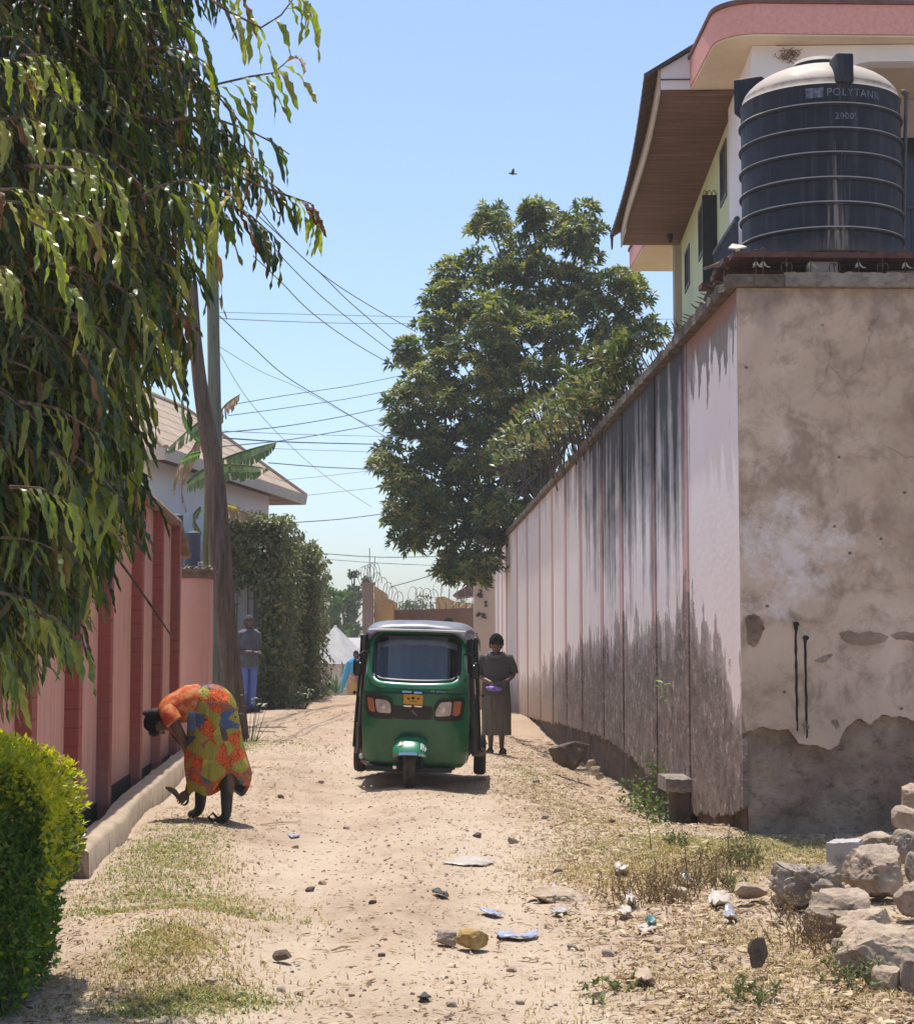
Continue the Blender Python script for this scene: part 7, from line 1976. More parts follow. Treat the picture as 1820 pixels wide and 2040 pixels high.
def bent_woman():
 Y = 14.9
 k0 = 0.808 / 5.37
 def W_(cx, cy, dy=0.0):
  return at((360 + cx / 5.37) * .808, (1660 + cy / 5.37) * .808, Y + dy)
 fx = W_(900, 1850); g = Vector((fx.x, Y, gh(fx.x, Y)))
 root = thing('person', 'person bent double in an orange and olive flower print dress, cutting grass with a blade', 'person', tuple(g))
 loc = lambda *a: W_(*a) - g
 def onground(cx, dy): p = W_(cx, 1800, dy); return Vector((p.x - g.x, dy, gh(p.x, Y + dy) - g.z - .015))
 fl = onground(730, .14); fr_ = onground(1085, -.14)
 hip = loc(930, 420);
 V = [(hip, .15), (loc(760, 380), .135), (loc(590, 420), .125), (loc(430, 470), .115), (loc(330, 500), .095), (loc(255, 545), .052), (loc(215, 580), .05)]
 E = [(i, i + 1) for i in range(6)]
 k = len(V); V += [(loc(330, 560, -.15), .055), (loc(400, 700, -.16), .047), (loc(480, 860, -.10), .042), (loc(585, 1100, .02), .038), (loc(600, 1380, .04), .031), (loc(545, 1570, -.02), .024)]
 E += [(4, k)] + [(k + i, k + i + 1) for i in range(5)]
 k = len(V); V += [(loc(330, 570, .15), .055), (loc(390, 800, .19), .045), (loc(500, 930, .17), .038), (loc(640, 1150, .12), .03)]
 E += [(4, k)] + [(k + i, k + i + 1) for i in range(3)]
 kn1 = loc(760, 1080, .12); kn2 = loc(1070, 1080, -.11)
 for hp, kn, ft in ((loc(880, 600, .1), kn1, fl), (loc(980, 600, -.1), kn2, fr_)):
  k = len(V); an = ft + Vector((-0.01, 0, .085)); calf = kn.lerp(an, .4) + Vector((.02, 0, 0))
  V += [(hp, .10), (hp.lerp(kn, .5), .088), (kn, .066), (calf, .060), (kn.lerp(an, .75), .047), (an, .04), (ft + Vector((-.045, 0, .045)), .034), (ft + Vector((-.10, 0, .032)), .026)]
  E += [(0, k)] + [(k + i, k + i + 1) for i in range(7)]
 P, Fc = skin_mesh(V, E); b = MB(); b.add(P, Fc)
 q, M_ = add_head(b, loc(178, 640, .05), .098, R(-82), R(105))
 wr = loc(545, 1570, -.02); add_hand(b, wr, (-.6, 0, -.7), (0, -1, 0), .15, .9, 1)
 wr2 = loc(640, 1150, .12); add_hand(b, wr2, (.2, 0, -1), (0, -1, 0), .16, .4, -1)
 body = b.build('body', SKIN, root, 80); eyes(q, .102, M_, body, SKIN)
 hair_cap(loc(178, 635, .05), .102, R(-82), R(105), 'hair', HAIR, root, -.75, 1.10, .06)
 b = MB(); c = loc(125, 530, .03); b.sphere(c, (.065, .06, .045), 12, 8)
 for d in ((-.06, 0, .0), (.02, 0, -.10), (-.01, 0, -.16)): b.sphere(c + Vector(d), (.045, .035, .03), 8, 6)
 b.build('dark_headscarf', simple('black_headscarf', (.012, .012, .016, 1), (.03, .03, .038, 1), 12, .8, .3, coords='obj'), root, 60)
 t = NT('flower_print_cloth'); p = t.obj()
 wq = t.n('ShaderNodeVectorMath', operation='ADD'); nn = t.n('ShaderNodeTexNoise'); nn.inputs['Scale'].default_value = 5; t.l(p, nn.inputs['Vector'])
 sc = t.n('ShaderNodeVectorMath', operation='SCALE'); sc.inputs['Scale'].default_value = .10; t.l(nn.outputs['Color'], sc.inputs[0]); t.l(p, wq.inputs[0]); t.l(sc.outputs[0], wq.inputs[1])
 pv = t.mapping(wq.outputs[0], (1, .45, 1), (.37, 0, .11))
 idc = t.voro(pv, 12.5, 'F1', 'Color'); dist = t.voro(pv, 12.5)
 idx = t.xyz(idc)[0]
 col = t.ramp(idx, [(0.0, (.30, .27, .04, 1)), (.30, (.30, .085, .055, 1)), (.55, (.62, .10, .015, 1)), (.80, (.045, .10, .21, 1)), (.88, (.40, .34, .05, 1))], 'CONSTANT')
 sp = t.voro(p, 62); vein = t.math('FRACT', t.math('ADD', t.math('MULTIPLY', t.xyz(p)[0], 42), t.math('MULTIPLY', t.xyz(p)[2], 27))); v2 = t.math('FRACT', t.math('SUBTRACT', t.math('MULTIPLY', t.xyz(p)[0], 22), t.math('MULTIPLY', t.xyz(p)[2], 36)))
 col = t.mix(t.math('MULTIPLY', t.ramp(vein, [(0, .5), (.25, 0.0)]), t.ramp(idx, [(0, 1.0), (.40, .15)], 'CONSTANT')), col, (.075, .085, .015, 1))
 col = t.mix(t.math('MULTIPLY', t.ramp(v2, [(0, .45), (.2, 0.0)]), t.ramp(idx, [(0, 1.0), (.40, .1)], 'CONSTANT')), col, (.36, .35, .08, 1))
 col = t.mix(t.math('MULTIPLY', t.ramp(sp, [(.22, .8), (.42, 0.0)]), t.ramp(idx, [(0, 0.0), (.40, 1.0), (.58, .3)], 'CONSTANT')), col, (.46, .28, .17, 1))
 pet = t.voro(pv, 26, 'DISTANCE_TO_EDGE')
 col = t.mix(t.math('MULTIPLY', t.ramp(pet, [(.02, .85), (.06, 0.0)]), t.ramp(idx, [(0, .12), (.58, 1.0), (.80, .2)], 'CONSTANT')), col, (.05, .02, .012, 1))
 edge = t.voro(pv, 12.5, 'DISTANCE_TO_EDGE'); col = t.mix(t.ramp(edge, [(.006, .35), (.02, 0.0)]), col, (.06, .03, .015, 1))
 core = t.ramp(dist, [(.10, 1.0), (.14, 0.0)]); col = t.mix(t.math('MULTIPLY', core, t.ramp(t.xyz(idc)[1], [(0, 0.0), (.55, .9)], 'CONSTANT')), col, (.035, .018, .02, 1))
 fold = t.noise(t.mapping(p, (9, 9, 1.1)), 1.6, 3, .5)
 pr = t.done(t.bsdf(col, .78, 0, t.bump(fold, .9, .05), .25))
 rows = [(150, 790, 940), (175, 715, 1010), (215, 650, 1070), (275, 590, 1130), (360, 552, 1180), (470, 540, 1212), (600, 545, 1235), (720, 548, 1256), (850, 538, 1278), (1000, 518, 1312), (1120, 506, 1345), (1230, 508, 1382), (1330, 522, 1405), (1430, 540, 1396), (1530, 556, 1372), (1600, 568, 1345)]
 b = MB(); rings = []; n = 44
 for i, (cy, xl, xr) in enumerate(rows):
  a_ = loc(xl, cy); c_ = loc(xr, cy); mid = (a_ + c_) / 2; hw = (c_ - a_).length / 2
  dep = max(.05, min(hw * .86, .27)); row = []
  for k in range(n):
   an = 2 * PI * k / n
   fo = 1 + (.05 * math.sin(an * 6 + .6) + .03 * math.sin(an * 9 + 2)) * sm(3, 13, i)
   x = hw * math.cos(an) * (1 + (.0 if abs(math.cos(an)) > .8 else .0)); y = dep * math.sin(an) * fo
   v = mid + Vector((x, y, 0))
   if i >= 11:
    f = (i - 11) / 4
    lift = 0.155 * math.exp(-((an - R(300)) / .62) ** 2) + .03 * math.sin(an * 5 + 1)
    lift += 0.05 * math.exp(-((an - R(345)) / .35) ** 2)
    v.z += f * lift
   row.append(v)
  rings.append(row)
 inner = [v + (Vector((0, 0, .03)) + (sum(rings[-1], Vector()) / n - v) * .07) for v in rings[-1]]
 b.loft(rings + [inner], cap=False); sk = b.build('dress_skirt', pr, root, 70)
 b = MB(); b.loft([rings[0]], cap=False) if False else None
 b = MB(); top_c = sum(rings[0], Vector()) / n; b.add(rings[0] + [top_c + Vector((0, 0, .006))], [(k, (k + 1) % n, n) for k in range(n)]); b.build('dress_back', pr, sk, 70)
 t = NT('orange_blouse_cloth'); p = t.obj()
 col = t.ramp(t.noise(p, 16, 4, .6), [(.35, (.36, .055, .022, 1)), (.50, (.52, .10, .03, 1)), (.56, (.42, .26, .05, 1)), (.60, (.55, .12, .06, 1)), (.70, (.50, .30, .26, 1))])
 bl = t.done(t.bsdf(col, .75, 0, t.bump(t.noise(t.mapping(p, (1, 1, 1)), 12, 4, .6), .5, .02), .25))
 ax = [(760, 400, .09, .11), (680, 375, .145, .165), (590, 390, .15, .18), (500, 425, .140, .185), (410, 465, .128, .19), (330, 510, .12, .18), (262, 548, .10, .15), (215, 575, .065, .09)]
 b = MB(); rings = []
 for i, (cx, cy, rz, ry) in enumerate(ax):
  c = loc(cx, cy); nx = loc(*ax[min(i + 1, 7)][:2]) - loc(*ax[max(i - 1, 0)][:2]); nx.normalize(); up = Vector((0, 1, 0)).cross(nx) * -1
  rings.append([c + Vector((0, ry, 0)) * math.cos(2 * PI * k / 24) + up * rz * math.sin(2 * PI * k / 24) * (1 + .04 * math.sin(k * 1.9 + i)) for k in range(24)])
 b.loft(rings); bo = b.build('blouse', bl, root, 70)
 for dy in (-.165, .165):
  b = MB(); b.tube([loc(310, 490, dy * .8), loc(315, 540, dy), loc(355, 610, dy * 1.12), loc(378, 645, dy * 1.15)], [.07, .078, .076, .074], 16)
  b.build('sleeve', bl, bo, 60)
 b = MB(); fl_ = [(195, 540), (205, 610), (245, 680), (320, 770), (400, 848), (428, 800), (410, 690), (360, 560), (290, 500)]
 b.loft([[loc(x + o * (300 - x), y + o * (640 - y), dy) for x, y in fl_] for o, dy in ((.25, -.075), (0, -.03), (0, .06), (.25, .11))]); b.build('blouse_front', bl, bo, 70)
 b = MB(); b.loft([[loc(265 + 22 * math.cos(a), 600 + 90 * math.sin(a), -.12) for a in [2 * PI * k / 12 for k in range(12)]], [loc(265 + 26 * math.cos(a), 600 + 95 * math.sin(a), -.10) for a in [2 * PI * k / 12 for k in range(12)]]]); b.build('pale_fold', simple('pale_pink_fold', (.55, .36, .35, 1), rough=.8, coords='obj'), bo, 60)
 b = MB(); b.loft([ell((loc(612, 620, -.2).x, -.235), .03, .012, loc(612, 500).z), ell((loc(615, 640, -.2).x, -.262), .034, .014, loc(612, 620).z), ell((loc(618, 650, -.2).x, -.262), .030, .012, loc(612, 750).z)]); b.build('blue_patch', simple('slate_blue_cloth', (.045, .065, .105, 1), (.065, .09, .14, 1), 20, .8, coords='obj'), sk, 60)
 V2, E2 = [], []
 for kn, ft in ((kn1, fl), (kn2, fr_)):
  an = ft + Vector((-.01, 0, .08)); top_ = kn.lerp(an, .12)
  ve, ed = chain([top_, kn.lerp(an, .6), an, ft + Vector((-.05, 0, .045)), ft + Vector((-.115, 0, .035))], [.066, .056, .046, .042, .033])
  P, Fc = skin_mesh(ve, ed); b = MB(); b.add(P, Fc); b.build('boot', simple('black_rubber_boot', (.012, .012, .012, 1), (.03, .028, .026, 1), 8, .5, .1, coords='obj'), root, 80)
 b = MB(); h = fr_ + Vector((-.13, -.05, .05)); b.tube([h + Vector((.02, 0, -.02)), h + Vector((-.02, 0, .03)), h + Vector((.015, 0, .06)), h + Vector((.05, 0, .02))], .011, 6); b.build('boot_strap', simple('dark_strap', (.015, .013, .012, 1)), root, 60)
 hb = wr + Vector((-.055, 0, -.065)) + g; tip = W_(258, 1508, -.05)
 b = MB(); d = (tip - hb); nrm = Vector((0, 1, 0)).cross(d.normalized())
 rings = []
 for f, w_ in ((0, .010), (.12, .018), (.5, .024), (.8, .020), (.95, .010), (1, .002)):
  c = hb + d * f + nrm * (.02 * math.sin(f * PI)); rings.append([c + nrm * w_, c + Vector((0, .002, 0)), c - nrm * w_, c - Vector((0, .002, 0))])
 b.v = []; b.loft([[v - hb for v in r] for r in rings])
 o = b.build('sickle', simple('dark_blade_steel', (.10, .09, .08, 1), (.06, .045, .035, 1), 30, .35, metallic=.7), None, 40); o.location = hb
 tag(o, 'dark steel cutting blade in the hand of the bent person', 'sickle')
 b = MB(); b.tube([d * -.22, d * .05], [.016, .015], 10); b.build('handle', simple('wood_handle', (.16, .07, .035, 1), rough=.7), o, 40)
bent_woman()
def far_people():
 Y = 57.0; sc = F / Y
 p = at(705, 1397, Y); g = Vector((p.x, Y, at(705, 1400, Y).z))
 root = thing('person', 'distant person in a bright blue wrap over a yellow patterned skirt, beyond the rickshaw', 'person', tuple(g))
 V = [((0, 0, .86), .12), ((-.02, 0, 1.05), .11), ((-.02, 0, 1.22), .12), ((.0, 0, 1.32), .09), ((.03, -.02, 1.38), .05), ((.045, -.02, 1.42), .05)]
 E = [(i, i + 1) for i in range(5)]
 k = len(V); V += [((-.17, 0, 1.28), .055), ((-.22, -.03, 1.05), .045), ((-.28, -.06, .80), .036), ((-.33, -.08, .60), .027)]; E += [(3, k)] + [(k + i, k + i + 1) for i in range(3)]
 k = len(V); V += [((.16, 0, 1.28), .055), ((.21, -.05, 1.06), .045), ((.22, -.2, .92), .034)]; E += [(3, k)] + [(k + i, k + i + 1) for i in range(2)]
 for s in (-1, 1):
  k = len(V); V += [((s * .09, 0, .78), .09), ((s * .085, 0, .45), .06), ((s * .08, 0, .09), .036), ((s * .09, -.13, .03), .03)]; E += [(0, k)] + [(k + i, k + i + 1) for i in range(3)]
 P, Fc = skin_mesh(V, E); b = MB(); b.add(P, Fc); q, M_ = add_head(b, (.06, -.03, 1.50), .108, R(20), R(8))
 add_hand(b, (-.33, -.08, .60), (-.2, -.1, -1), (0, -1, 0), .16, .5, 1); add_hand(b, (.22, -.2, .92), (.1, -1, -.3), (0, 0, 1), .16, .6, 1)
 body = b.build('body', SKIN, root, 80); eyes(q, .108, M_, body, SKIN); hair_cap((.06, -.022, 1.505), .111, R(20), R(8), 'hair', HAIR, root, 0, 1.05, .03)
 bm_ = simple('bright_blue_cloth', (.045, .33, .58, 1), (.07, .42, .66, 1), 7, .7, .3, coords='obj')
 b = MB(); b.loft([ell((.03, 0), .08, .07, 1.40), ell((0, 0), .17, .10, 1.35), ell((-.02, 0), .20, .13, 1.22), ell((-.03, 0), .19, .13, 1.02, wob=.02), ell((-.04, 0), .19, .13, .92, wob=.03)], cap=False); w_ = b.build('blue_wrap', bm_, root, 60)
 b = MB(); b.loft([ell((-.16, -.05), .085, .07, 1.26), ell((-.21, -.07), .10, .07, 1.05, wob=.04), ell((-.27, -.09), .09, .06, .82, wob=.05), ell((-.33, -.10), .075, .05, .62, wob=.05), ell((-.36, -.10), .05, .035, .46, wob=.05), ell((-.40, -.10), .06, .03, .40)]); b.build('wrap_end', bm_, w_, 60)
 t = NT('yellow_pink_print'); pp = t.obj(); idc = t.xyz(t.voro(pp, 9, 'F1', 'Color'))[0]
 col = t.ramp(idc, [(0, (.50, .33, .06, 1)), (.35, (.45, .24, .22, 1)), (.65, (.33, .21, .20, 1)), (.85, (.5, .4, .32, 1))], 'CONSTANT')
 b = MB(); b.loft([ell((-.03, 0), .175, .125, .98), ell((-.01, 0), .22, .16, .75, wob=.03), ell((0, 0), .24, .18, .4, wob=.04), ell((0, 0), .25, .19, .10, wob=.05)], cap=False); b.build('skirt', t.done(t.bsdf(col, .85)), root, 60)
 b = MB(); rr = random.Random(6); rings = []
 for i in range(9):
  f = i / 8; z = lerp(.62, 1.12, f); r_ = .16 * math.sin(PI * (.12 + .8 * f)); rings.append([Vector((.27 + .03 * math.sin(i) + r_ * math.cos(a), -.25 + r_ * math.sin(a), z + .02 * math.sin(a * 3 + i))) for a in [2 * PI * k / 14 for k in range(14)]])
 b.loft(rings); o = b.build('green_bundle', simple('pale_green_bundle', (.22, .29, .20, 1), (.33, .36, .28, 1), 9, .85, .3), None, 60); o.location = g; tag(o, 'pale green bundle carried by the far person in blue', 'bundle')
 Y = 27.5; p = at(893, 1231, Y); zt = p.z; g = Vector((p.x, Y, gh(p.x, Y))); H_ = zt - g.z; s_ = H_ / 1.74
 root = thing('person', 'person walking behind the rickshaw, only the dark crown of the head showing', 'person', tuple(g))
 V = [((0, 0, .93), .115), ((0, 0, 1.12), .115), ((0, 0, 1.28), .125), ((0, .01, 1.40), .11), ((0, 0, 1.48), .055), ((0, -.02, 1.54), .05)]; E = [(i, i + 1) for i in range(5)]
 for s in (-1, 1):
  k = len(V); V += [((s * .18, 0, 1.40), .06), ((s * .22, .02, 1.15), .045), ((s * .22, -.04, .90), .03)]; E += [(3, k), (k, k + 1), (k + 1, k + 2)]
  k = len(V); V += [((s * .09, 0, .86), .09), ((s * .09, -.01, .48), .06), ((s * .088, 0, .09), .036), ((s * .1, -.15, .03), .03)]; E += [(0, k)] + [(k + i, k + i + 1) for i in range(3)]
 V = [(Vector(p_) * s_, r * s_) for p_, r in V]; P, Fc = skin_mesh(V, E); b = MB(); b.add(P, Fc); q, M_ = add_head(b, Vector((0, -.03, 1.61)) * s_, .108 * s_, 0, 0)
 for s in (-1, 1): add_hand(b, Vector((s * .22, -.04, .90)) * s_, (0, -.1, -1), (-s, 0, 0), .17, .4, s)
 body = b.build('body', SKIN, root, 80); eyes(q, .108 * s_, M_, body, SKIN); hair_cap(Vector((0, -.022, 1.615)) * s_, .111 * s_, 0, 0, 'hair', HAIR, root, 0, 1.04, .03)
 cl = simple('dull_shirt', (.10, .09, .085, 1), (.14, .13, .12, 1), 6, .85, coords='obj')
 b = MB(); b.loft([ell((0, 0), .08 * s_, .07 * s_, 1.47 * s_), ell((0, 0), .2 * s_, .125 * s_, 1.40 * s_), ell((0, 0), .21 * s_, .14 * s_, 1.2 * s_), ell((0, 0), .2 * s_, .14 * s_, .88 * s_)], cap=False); sh = b.build('shirt', cl, root, 60)
 for s in (-1, 1):
  b = MB(); b.tube([Vector((s * .16, 0, 1.41)) * s_, Vector((s * .2, 0, 1.36)) * s_, Vector((s * .225, .02, 1.15)) * s_], [.07 * s_, .075 * s_, .065 * s_], 12)
  b.build('sleeve', cl, sh, 60)
 V2 = [(Vector((0, 0, .93)) * s_, .13 * s_)]; E2 = []
 for s in (-1, 1):
  k = len(V2); V2 += [(Vector((s * .095, 0, .84)) * s_, .105 * s_), (Vector((s * .095, -.01, .46)) * s_, .08 * s_), (Vector((s * .09, 0, .07)) * s_, .065 * s_)]; E2 += [(0, k), (k, k + 1), (k + 1, k + 2)]
 P, Fc = skin_mesh(V2, E2); b = MB(); b.add(P, Fc); b.build('trousers', simple('dark_trousers', (.03, .03, .035, 1), rough=.85), root, 80)
far_people()
def bird():
 c = at(1020, 346, 26)
 b = MB(); b.loft([[c + Vector((x, r * math.cos(a), r * math.sin(a) + dz)) for a in [2 * PI * k / 10 for k in range(10)]] for x, r, dz in ((-.055, .002, .006), (-.045, .010, .006), (-.035, .014, .005), (-.02, .012, .002), (0, .019, 0), (.025, .014, -.002), (.04, .008, -.002), (.065, .010, -.004), (.075, .003, -.004))])
 o = b.build('bird', simple('bird_plumage', (.07, .055, .05, 1), (.13, .10, .09, 1), 60, .8), None, 60); tag(o, 'tiny dark bird flying alone in the clear sky', 'bird')
 for s in (-1, 1):
  b = MB(); b.prism([c + Vector((-.018, s * .012, .008)), c + Vector((-.01, s * .05, .04)), c + Vector((.02, s * .095, .055)), c + Vector((.03, s * .05, .03)), c + Vector((.028, s * .012, .006))], (0, 0, .003)); b.build('wing', o.data.materials[0], o)
bird()
# ================================================================ stones
def stone_mat(name, c1, c2, c3, top=None, sc=4.0):
 t = NT(name); p = t.obj()
 n1 = t.noise(p, sc, 6, .65, .3); n2 = t.noise(p, sc * 4, 6, .72)
 col = t.ramp(n1, [(.32, c1), (.5, c2), (.68, c3)])
 col = t.mix(t.ramp(n2, [(.34, .65), (.46, 0.0)]), col, (c1[0] * .5, c1[1] * .48, c1[2] * .46, 1))
 col = t.mix(t.ramp(n2, [(.60, 0.0), (.74, .5)]), col, (c3[0] * 1.2, c3[1] * 1.2, c3[2] * 1.2, 1))
 return t.done(t.bsdf(col, .93, 0, t.bump(t.math('ADD', t.math('MULTIPLY', n1, .6), n2), .8, .025), .15))
BROWNROCK = stone_mat('brown_rock', (.24, .175, .13, 1), (.39, .30, .225, 1), (.50, .40, .31, 1))
GREYROCK = stone_mat('grey_lava_rock', (.19, .15, .12, 1), (.33, .27, .215, 1), (.46, .385, .31, 1), sc=6)
PALEROCK = stone_mat('pale_grey_rock', (.33, .30, .28, 1), (.42, .385, .36, 1), (.50, .46, .43, 1), sc=2)
TANROCK = stone_mat('tan_rock', (.30, .22, .155, 1), (.42, .325, .235, 1), (.52, .42, .31, 1))
OCHROCK = stone_mat('ochre_block', (.34, .21, .07, 1), (.47, .31, .12, 1), (.54, .38, .18, 1), sc=9)
DARKROCK = stone_mat('dark_brown_rock', (.09, .065, .05, 1), (.15, .11, .085, 1), (.21, .16, .125, 1))
def stone(name, label, cat, x0, y0, x1, y1, Y, m, seed, depth=.8, sink=.12, cuts=9, rough=.07, group=None, tilt=0.0, sub=5, box=False):
 """angular boulder filling a picture box when stood at distance Y"""
 rr = random.Random(seed)
 w_ = (x1 - x0) / F * Y; h_ = (y1 - y0) / F * Y / 1.0
 cxy = at((x0 + x1) / 2, y1, Y)
 bm = bmesh.new()
 if box:
  bmesh.ops.create_cube(bm, size=1.5); bmesh.ops.subdivide_edges(bm, edges=bm.edges[:], cuts=18, use_grid_fill=True)
  qr = rotz(rr.uniform(-.5, .5)) @ rotx(rr.uniform(-.18, .18)) @ roty(rr.uniform(-.2, .2))
  for v in bm.verts: v.co = qr @ v.co
 else: bmesh.ops.create_icosphere(bm, subdivisions=sub, radius=1.0)
 planes = []
 for k in range(cuts):
  n = rnd_unit(rr)
  if k == 0: n = Vector((rr.uniform(-.25, .25), rr.uniform(-.45, .05), 1)).normalized()
  if k == 1: n = Vector((rr.uniform(-.4, .4), -1, rr.uniform(-.1, .35))).normalized()
  planes.append((n, rr.uniform(.64, .94) if box else rr.uniform(.50, .76)))
 off = Vector((seed * 3.7, seed * 1.3, 0))
 for v in bm.verts:
  p = v.co.copy() * (1.0 if box else 1.12)
  for n, d in planes:
   e = p.dot(n) - d
   if e > 0: p -= n * e * .97
  q = p + off
  rough_ = rough * (1.5 if box else 1)
  p += p.normalized() * (rough_ * noise.noise(q * 2.2) + rough_ * .9 * noise.noise(q * 5.0) + rough_ * .5 * noise.noise(q * 11) + rough_ * .25 * noise.noise(q * 23))
  v.co = p
 lo = [min(v.co[i] for v in bm.verts) for i in range(3)]; hi = [max(v.co[i] for v in bm.verts) for i in range(3)]
 dims = (w_, max(w_, h_) * depth, h_ * (1 + sink))
 rot = roty(tilt)
 for v in bm.verts:
  v.co = Vector([((v.co[i] - lo[i]) / (hi[i] - lo[i]) - (.5 if i < 2 else 0)) * dims[i] for i in range(3)])
  if tilt: v.co = rot @ v.co
 me = bpy.data.meshes.new(name); bm.to_mesh(me); bm.free()
 me.polygons.foreach_set('use_smooth', [True] * len(me.polygons)); me.set_sharp_from_angle(angle=R(28)); me.materials.append(m)
 o = bpy.data.objects.new(name, me); COL.objects.link(o)
 z = at((x0 + x1) / 2, y1, Y).z - h_ * sink
 o.location = (cxy.x, Y + dims[1] * .25, z)
 return tag(o, label, cat, group)
G_ = 'boulders piled at the lower right'
stone('boulder', 'craggy dark grey boulder at the left of the pile, below the pale slab', 'boulder', 1537, 1722, 1694, 1836, 9.9, GREYROCK, 3, .8, .10, 8, .22, G_)
stone('boulder', 'big brown flat topped boulder with a shaded left face, right of the pale slab', 'boulder', 1686, 1687, 1814, 1786, 10.1, BROWNROCK, 12, .9, .10, 10, .085, G_)
stone('boulder', 'smooth pale grey slab leaning up behind the craggy boulder', 'boulder', 1632, 1668, 1716, 1760, 10.6, PALEROCK, 8, .5, .1, 8, .03, G_, .15, box=True)
stone('boulder', 'long brown boulder lying in front of the craggy one', 'boulder', 1598, 1776, 1756, 1888, 9.1, BROWNROCK, 21, .8, .12, 9, .085, G_)
stone('boulder', 'flat light tan boulder in the middle of the pile with a dark right end', 'boulder', 1672, 1814, 1790, 1884, 8.75, TANROCK, 27, .9, .12, 9, .07, G_)
stone('boulder', 'largest pale topped boulder at the lower right with a hollow underneath', 'boulder', 1664, 1848, 1850, 1960, 8.15, TANROCK, 31, .8, .12, 9, .085, G_)
stone('boulder', 'dark lump of rock in the lower right corner', 'boulder', 1796, 1908, 1850, 2002, 7.75, GREYROCK, 36, .8, .12, 7, .08, G_)
stone('boulder', 'dark pitted rock high at the right edge of the pile', 'boulder', 1778, 1654, 1850, 1716, 10.9, GREYROCK, 41, .9, .12, 8, .09, G_)
stone('boulder', 'rounded brown rock at the right edge halfway down the pile', 'boulder', 1783, 1758, 1850, 1822, 9.5, BROWNROCK, 44, .9, .12, 8, .05, G_)
stone('boulder', 'orange tan rock topping the pile against the cement wall', 'boulder', 1799, 1562, 1850, 1626, 12.2, TANROCK, 47, .8, .12, 8, .05, G_, box=True)
stone('boulder', 'brown rock under the orange tan one beside the cement wall', 'boulder', 1774, 1606, 1840, 1656, 11.8, BROWNROCK, 51, .9, .15, 8, .07, G_)
stone('boulder', 'low crumbly brown mound of a rock behind the flat topped boulder', 'boulder', 1694, 1659, 1784, 1704, 11.1, BROWNROCK, 55, .9, .2, 5, .08, G_)
stone('boulder', 'grey rock wedged at the right edge below the pitted one', 'boulder', 1804, 1698, 1850, 1760, 10.3, GREYROCK, 58, .8, .12, 8, .06, G_)
stone('boulder', 'tan half buried rock in the dry litter below the largest boulder', 'boulder', 1738, 1928, 1806, 1996, 7.8, TANROCK, 62, .8, .25, 8, .04, G_)
stone('boulder', 'small brown rock tucked under the long brown boulder', 'boulder', 1655, 1870, 1690, 1900, 8.6, BROWNROCK, 66, .8, .2, 8, .06, G_)
stone('stone', 'small dark brick like stone standing on end in the leaf litter', 'stone', 1490, 1867, 1529, 1914, 8.2, DARKROCK, 77, .6, .35, 16, .05, box=True)
stone('stone', 'flat tan stone shading a dark hollow left of the craggy boulder', 'stone', 1462, 1758, 1530, 1788, 10.2, TANROCK, 77, .7, .2, 9, .04)
stone('boulder', 'long dark rock lying in the lane verge against the white wall', 'boulder', 1094, 1477, 1174, 1531, 22.6, DARKROCK, 82, .7, .08, 8, .05)
for k, (x0, y0, x1, y1, Y, l) in enumerate(((1166, 1514, 1186, 1528, 21.3, 'uppermost of three little bricks by the wall rock'), (1176, 1526, 1196, 1540, 20.7, 'middle one of three little bricks by the wall rock'), (1186, 1540, 1202, 1552, 20.2, 'lowest of three little bricks by the wall rock'))):
 stone('brick_piece', l, 'brick', x0, y0, x1, y1, Y, TANROCK, 90 + k, .8, .2, 10, .03, 'little bricks beside the wall rock', 0, 3)
stone('stone', 'flat grey slab sunk in the earth at the right side of the lane', 'stone', 1054, 1774, 1188, 1797, 10.6, TANROCK, 101, .9, .9, 6, .05)
stone('stone', 'ochre yellow block lying in the middle of the lane', 'stone', 908, 1852, 974, 1889, 8.95, OCHROCK, 108, .7, .05, 10, .03, box=True)
stone('stone', 'grey brown stone touching the left side of the ochre block', 'stone', 870, 1856, 910, 1881, 9.05, GREYROCK, 112, .8, .1, 10, .04, box=True)
stone('stone', 'small brown stone alone on the bare left part of the lane', 'stone', 542, 1894, 580, 1913, 8.5, DARKROCK, 116, .8, .15, 8, .05)
stone('stone', 'cream rounded stone among the dry weeds', 'stone', 1329, 1766, 1372, 1793, 10.4, TANROCK, 121, .8, .15, 6, .03)
stone('stone', 'small grey stone on the left verge beside the hedge', 'stone', 352, 1812, 378, 1832, 10.3, GREYROCK, 126, .8, .2, 8, .05)
PEB = [((618, 1776), 14), ((642, 1762), 12), ((480, 1822), 12), ((742, 1800), 12), ((588, 1690), 11), ((900, 2006), 16), ((845, 1995), 14), ((1018, 1935), 16), ((1140, 1892), 18), ((1110, 1740), 14), ((690, 1652), 10), ((1022, 1680), 16), ((950, 1668), 13), ((1035, 2000), 14), ((1210, 1905), 18), ((760, 1905), 11), ((1290, 1960), 24), ((560, 1975), 14), ((700, 1985), 10), ((1190, 1985), 16), ((1086, 1632), 13), ((560, 1590), 10), ((640, 1560), 9), ((1068, 1560), 10), ((1218, 1640), 11), ((420, 1960), 16), ((330, 1890), 13)]
plab = ['small', 'tiny', 'dark', 'brown', 'flat', 'rough']
for k, ((px, py), s) in enumerate(PEB):
 g = ground(px, py)
 o = stone('pebble', 'loose fist sized brown stones scattered over the bare lane', 'stone', px - s * .7, py - s * .55, px + s * .7, py + s * .2, g.y, (DARKROCK, BROWNROCK, GREYROCK)[k % 3], 200 + k, .8, .25, 9, .05, 'loose stones on the bare lane', 0, 2)
 o.location = (g.x, g.y, g.z - .01)
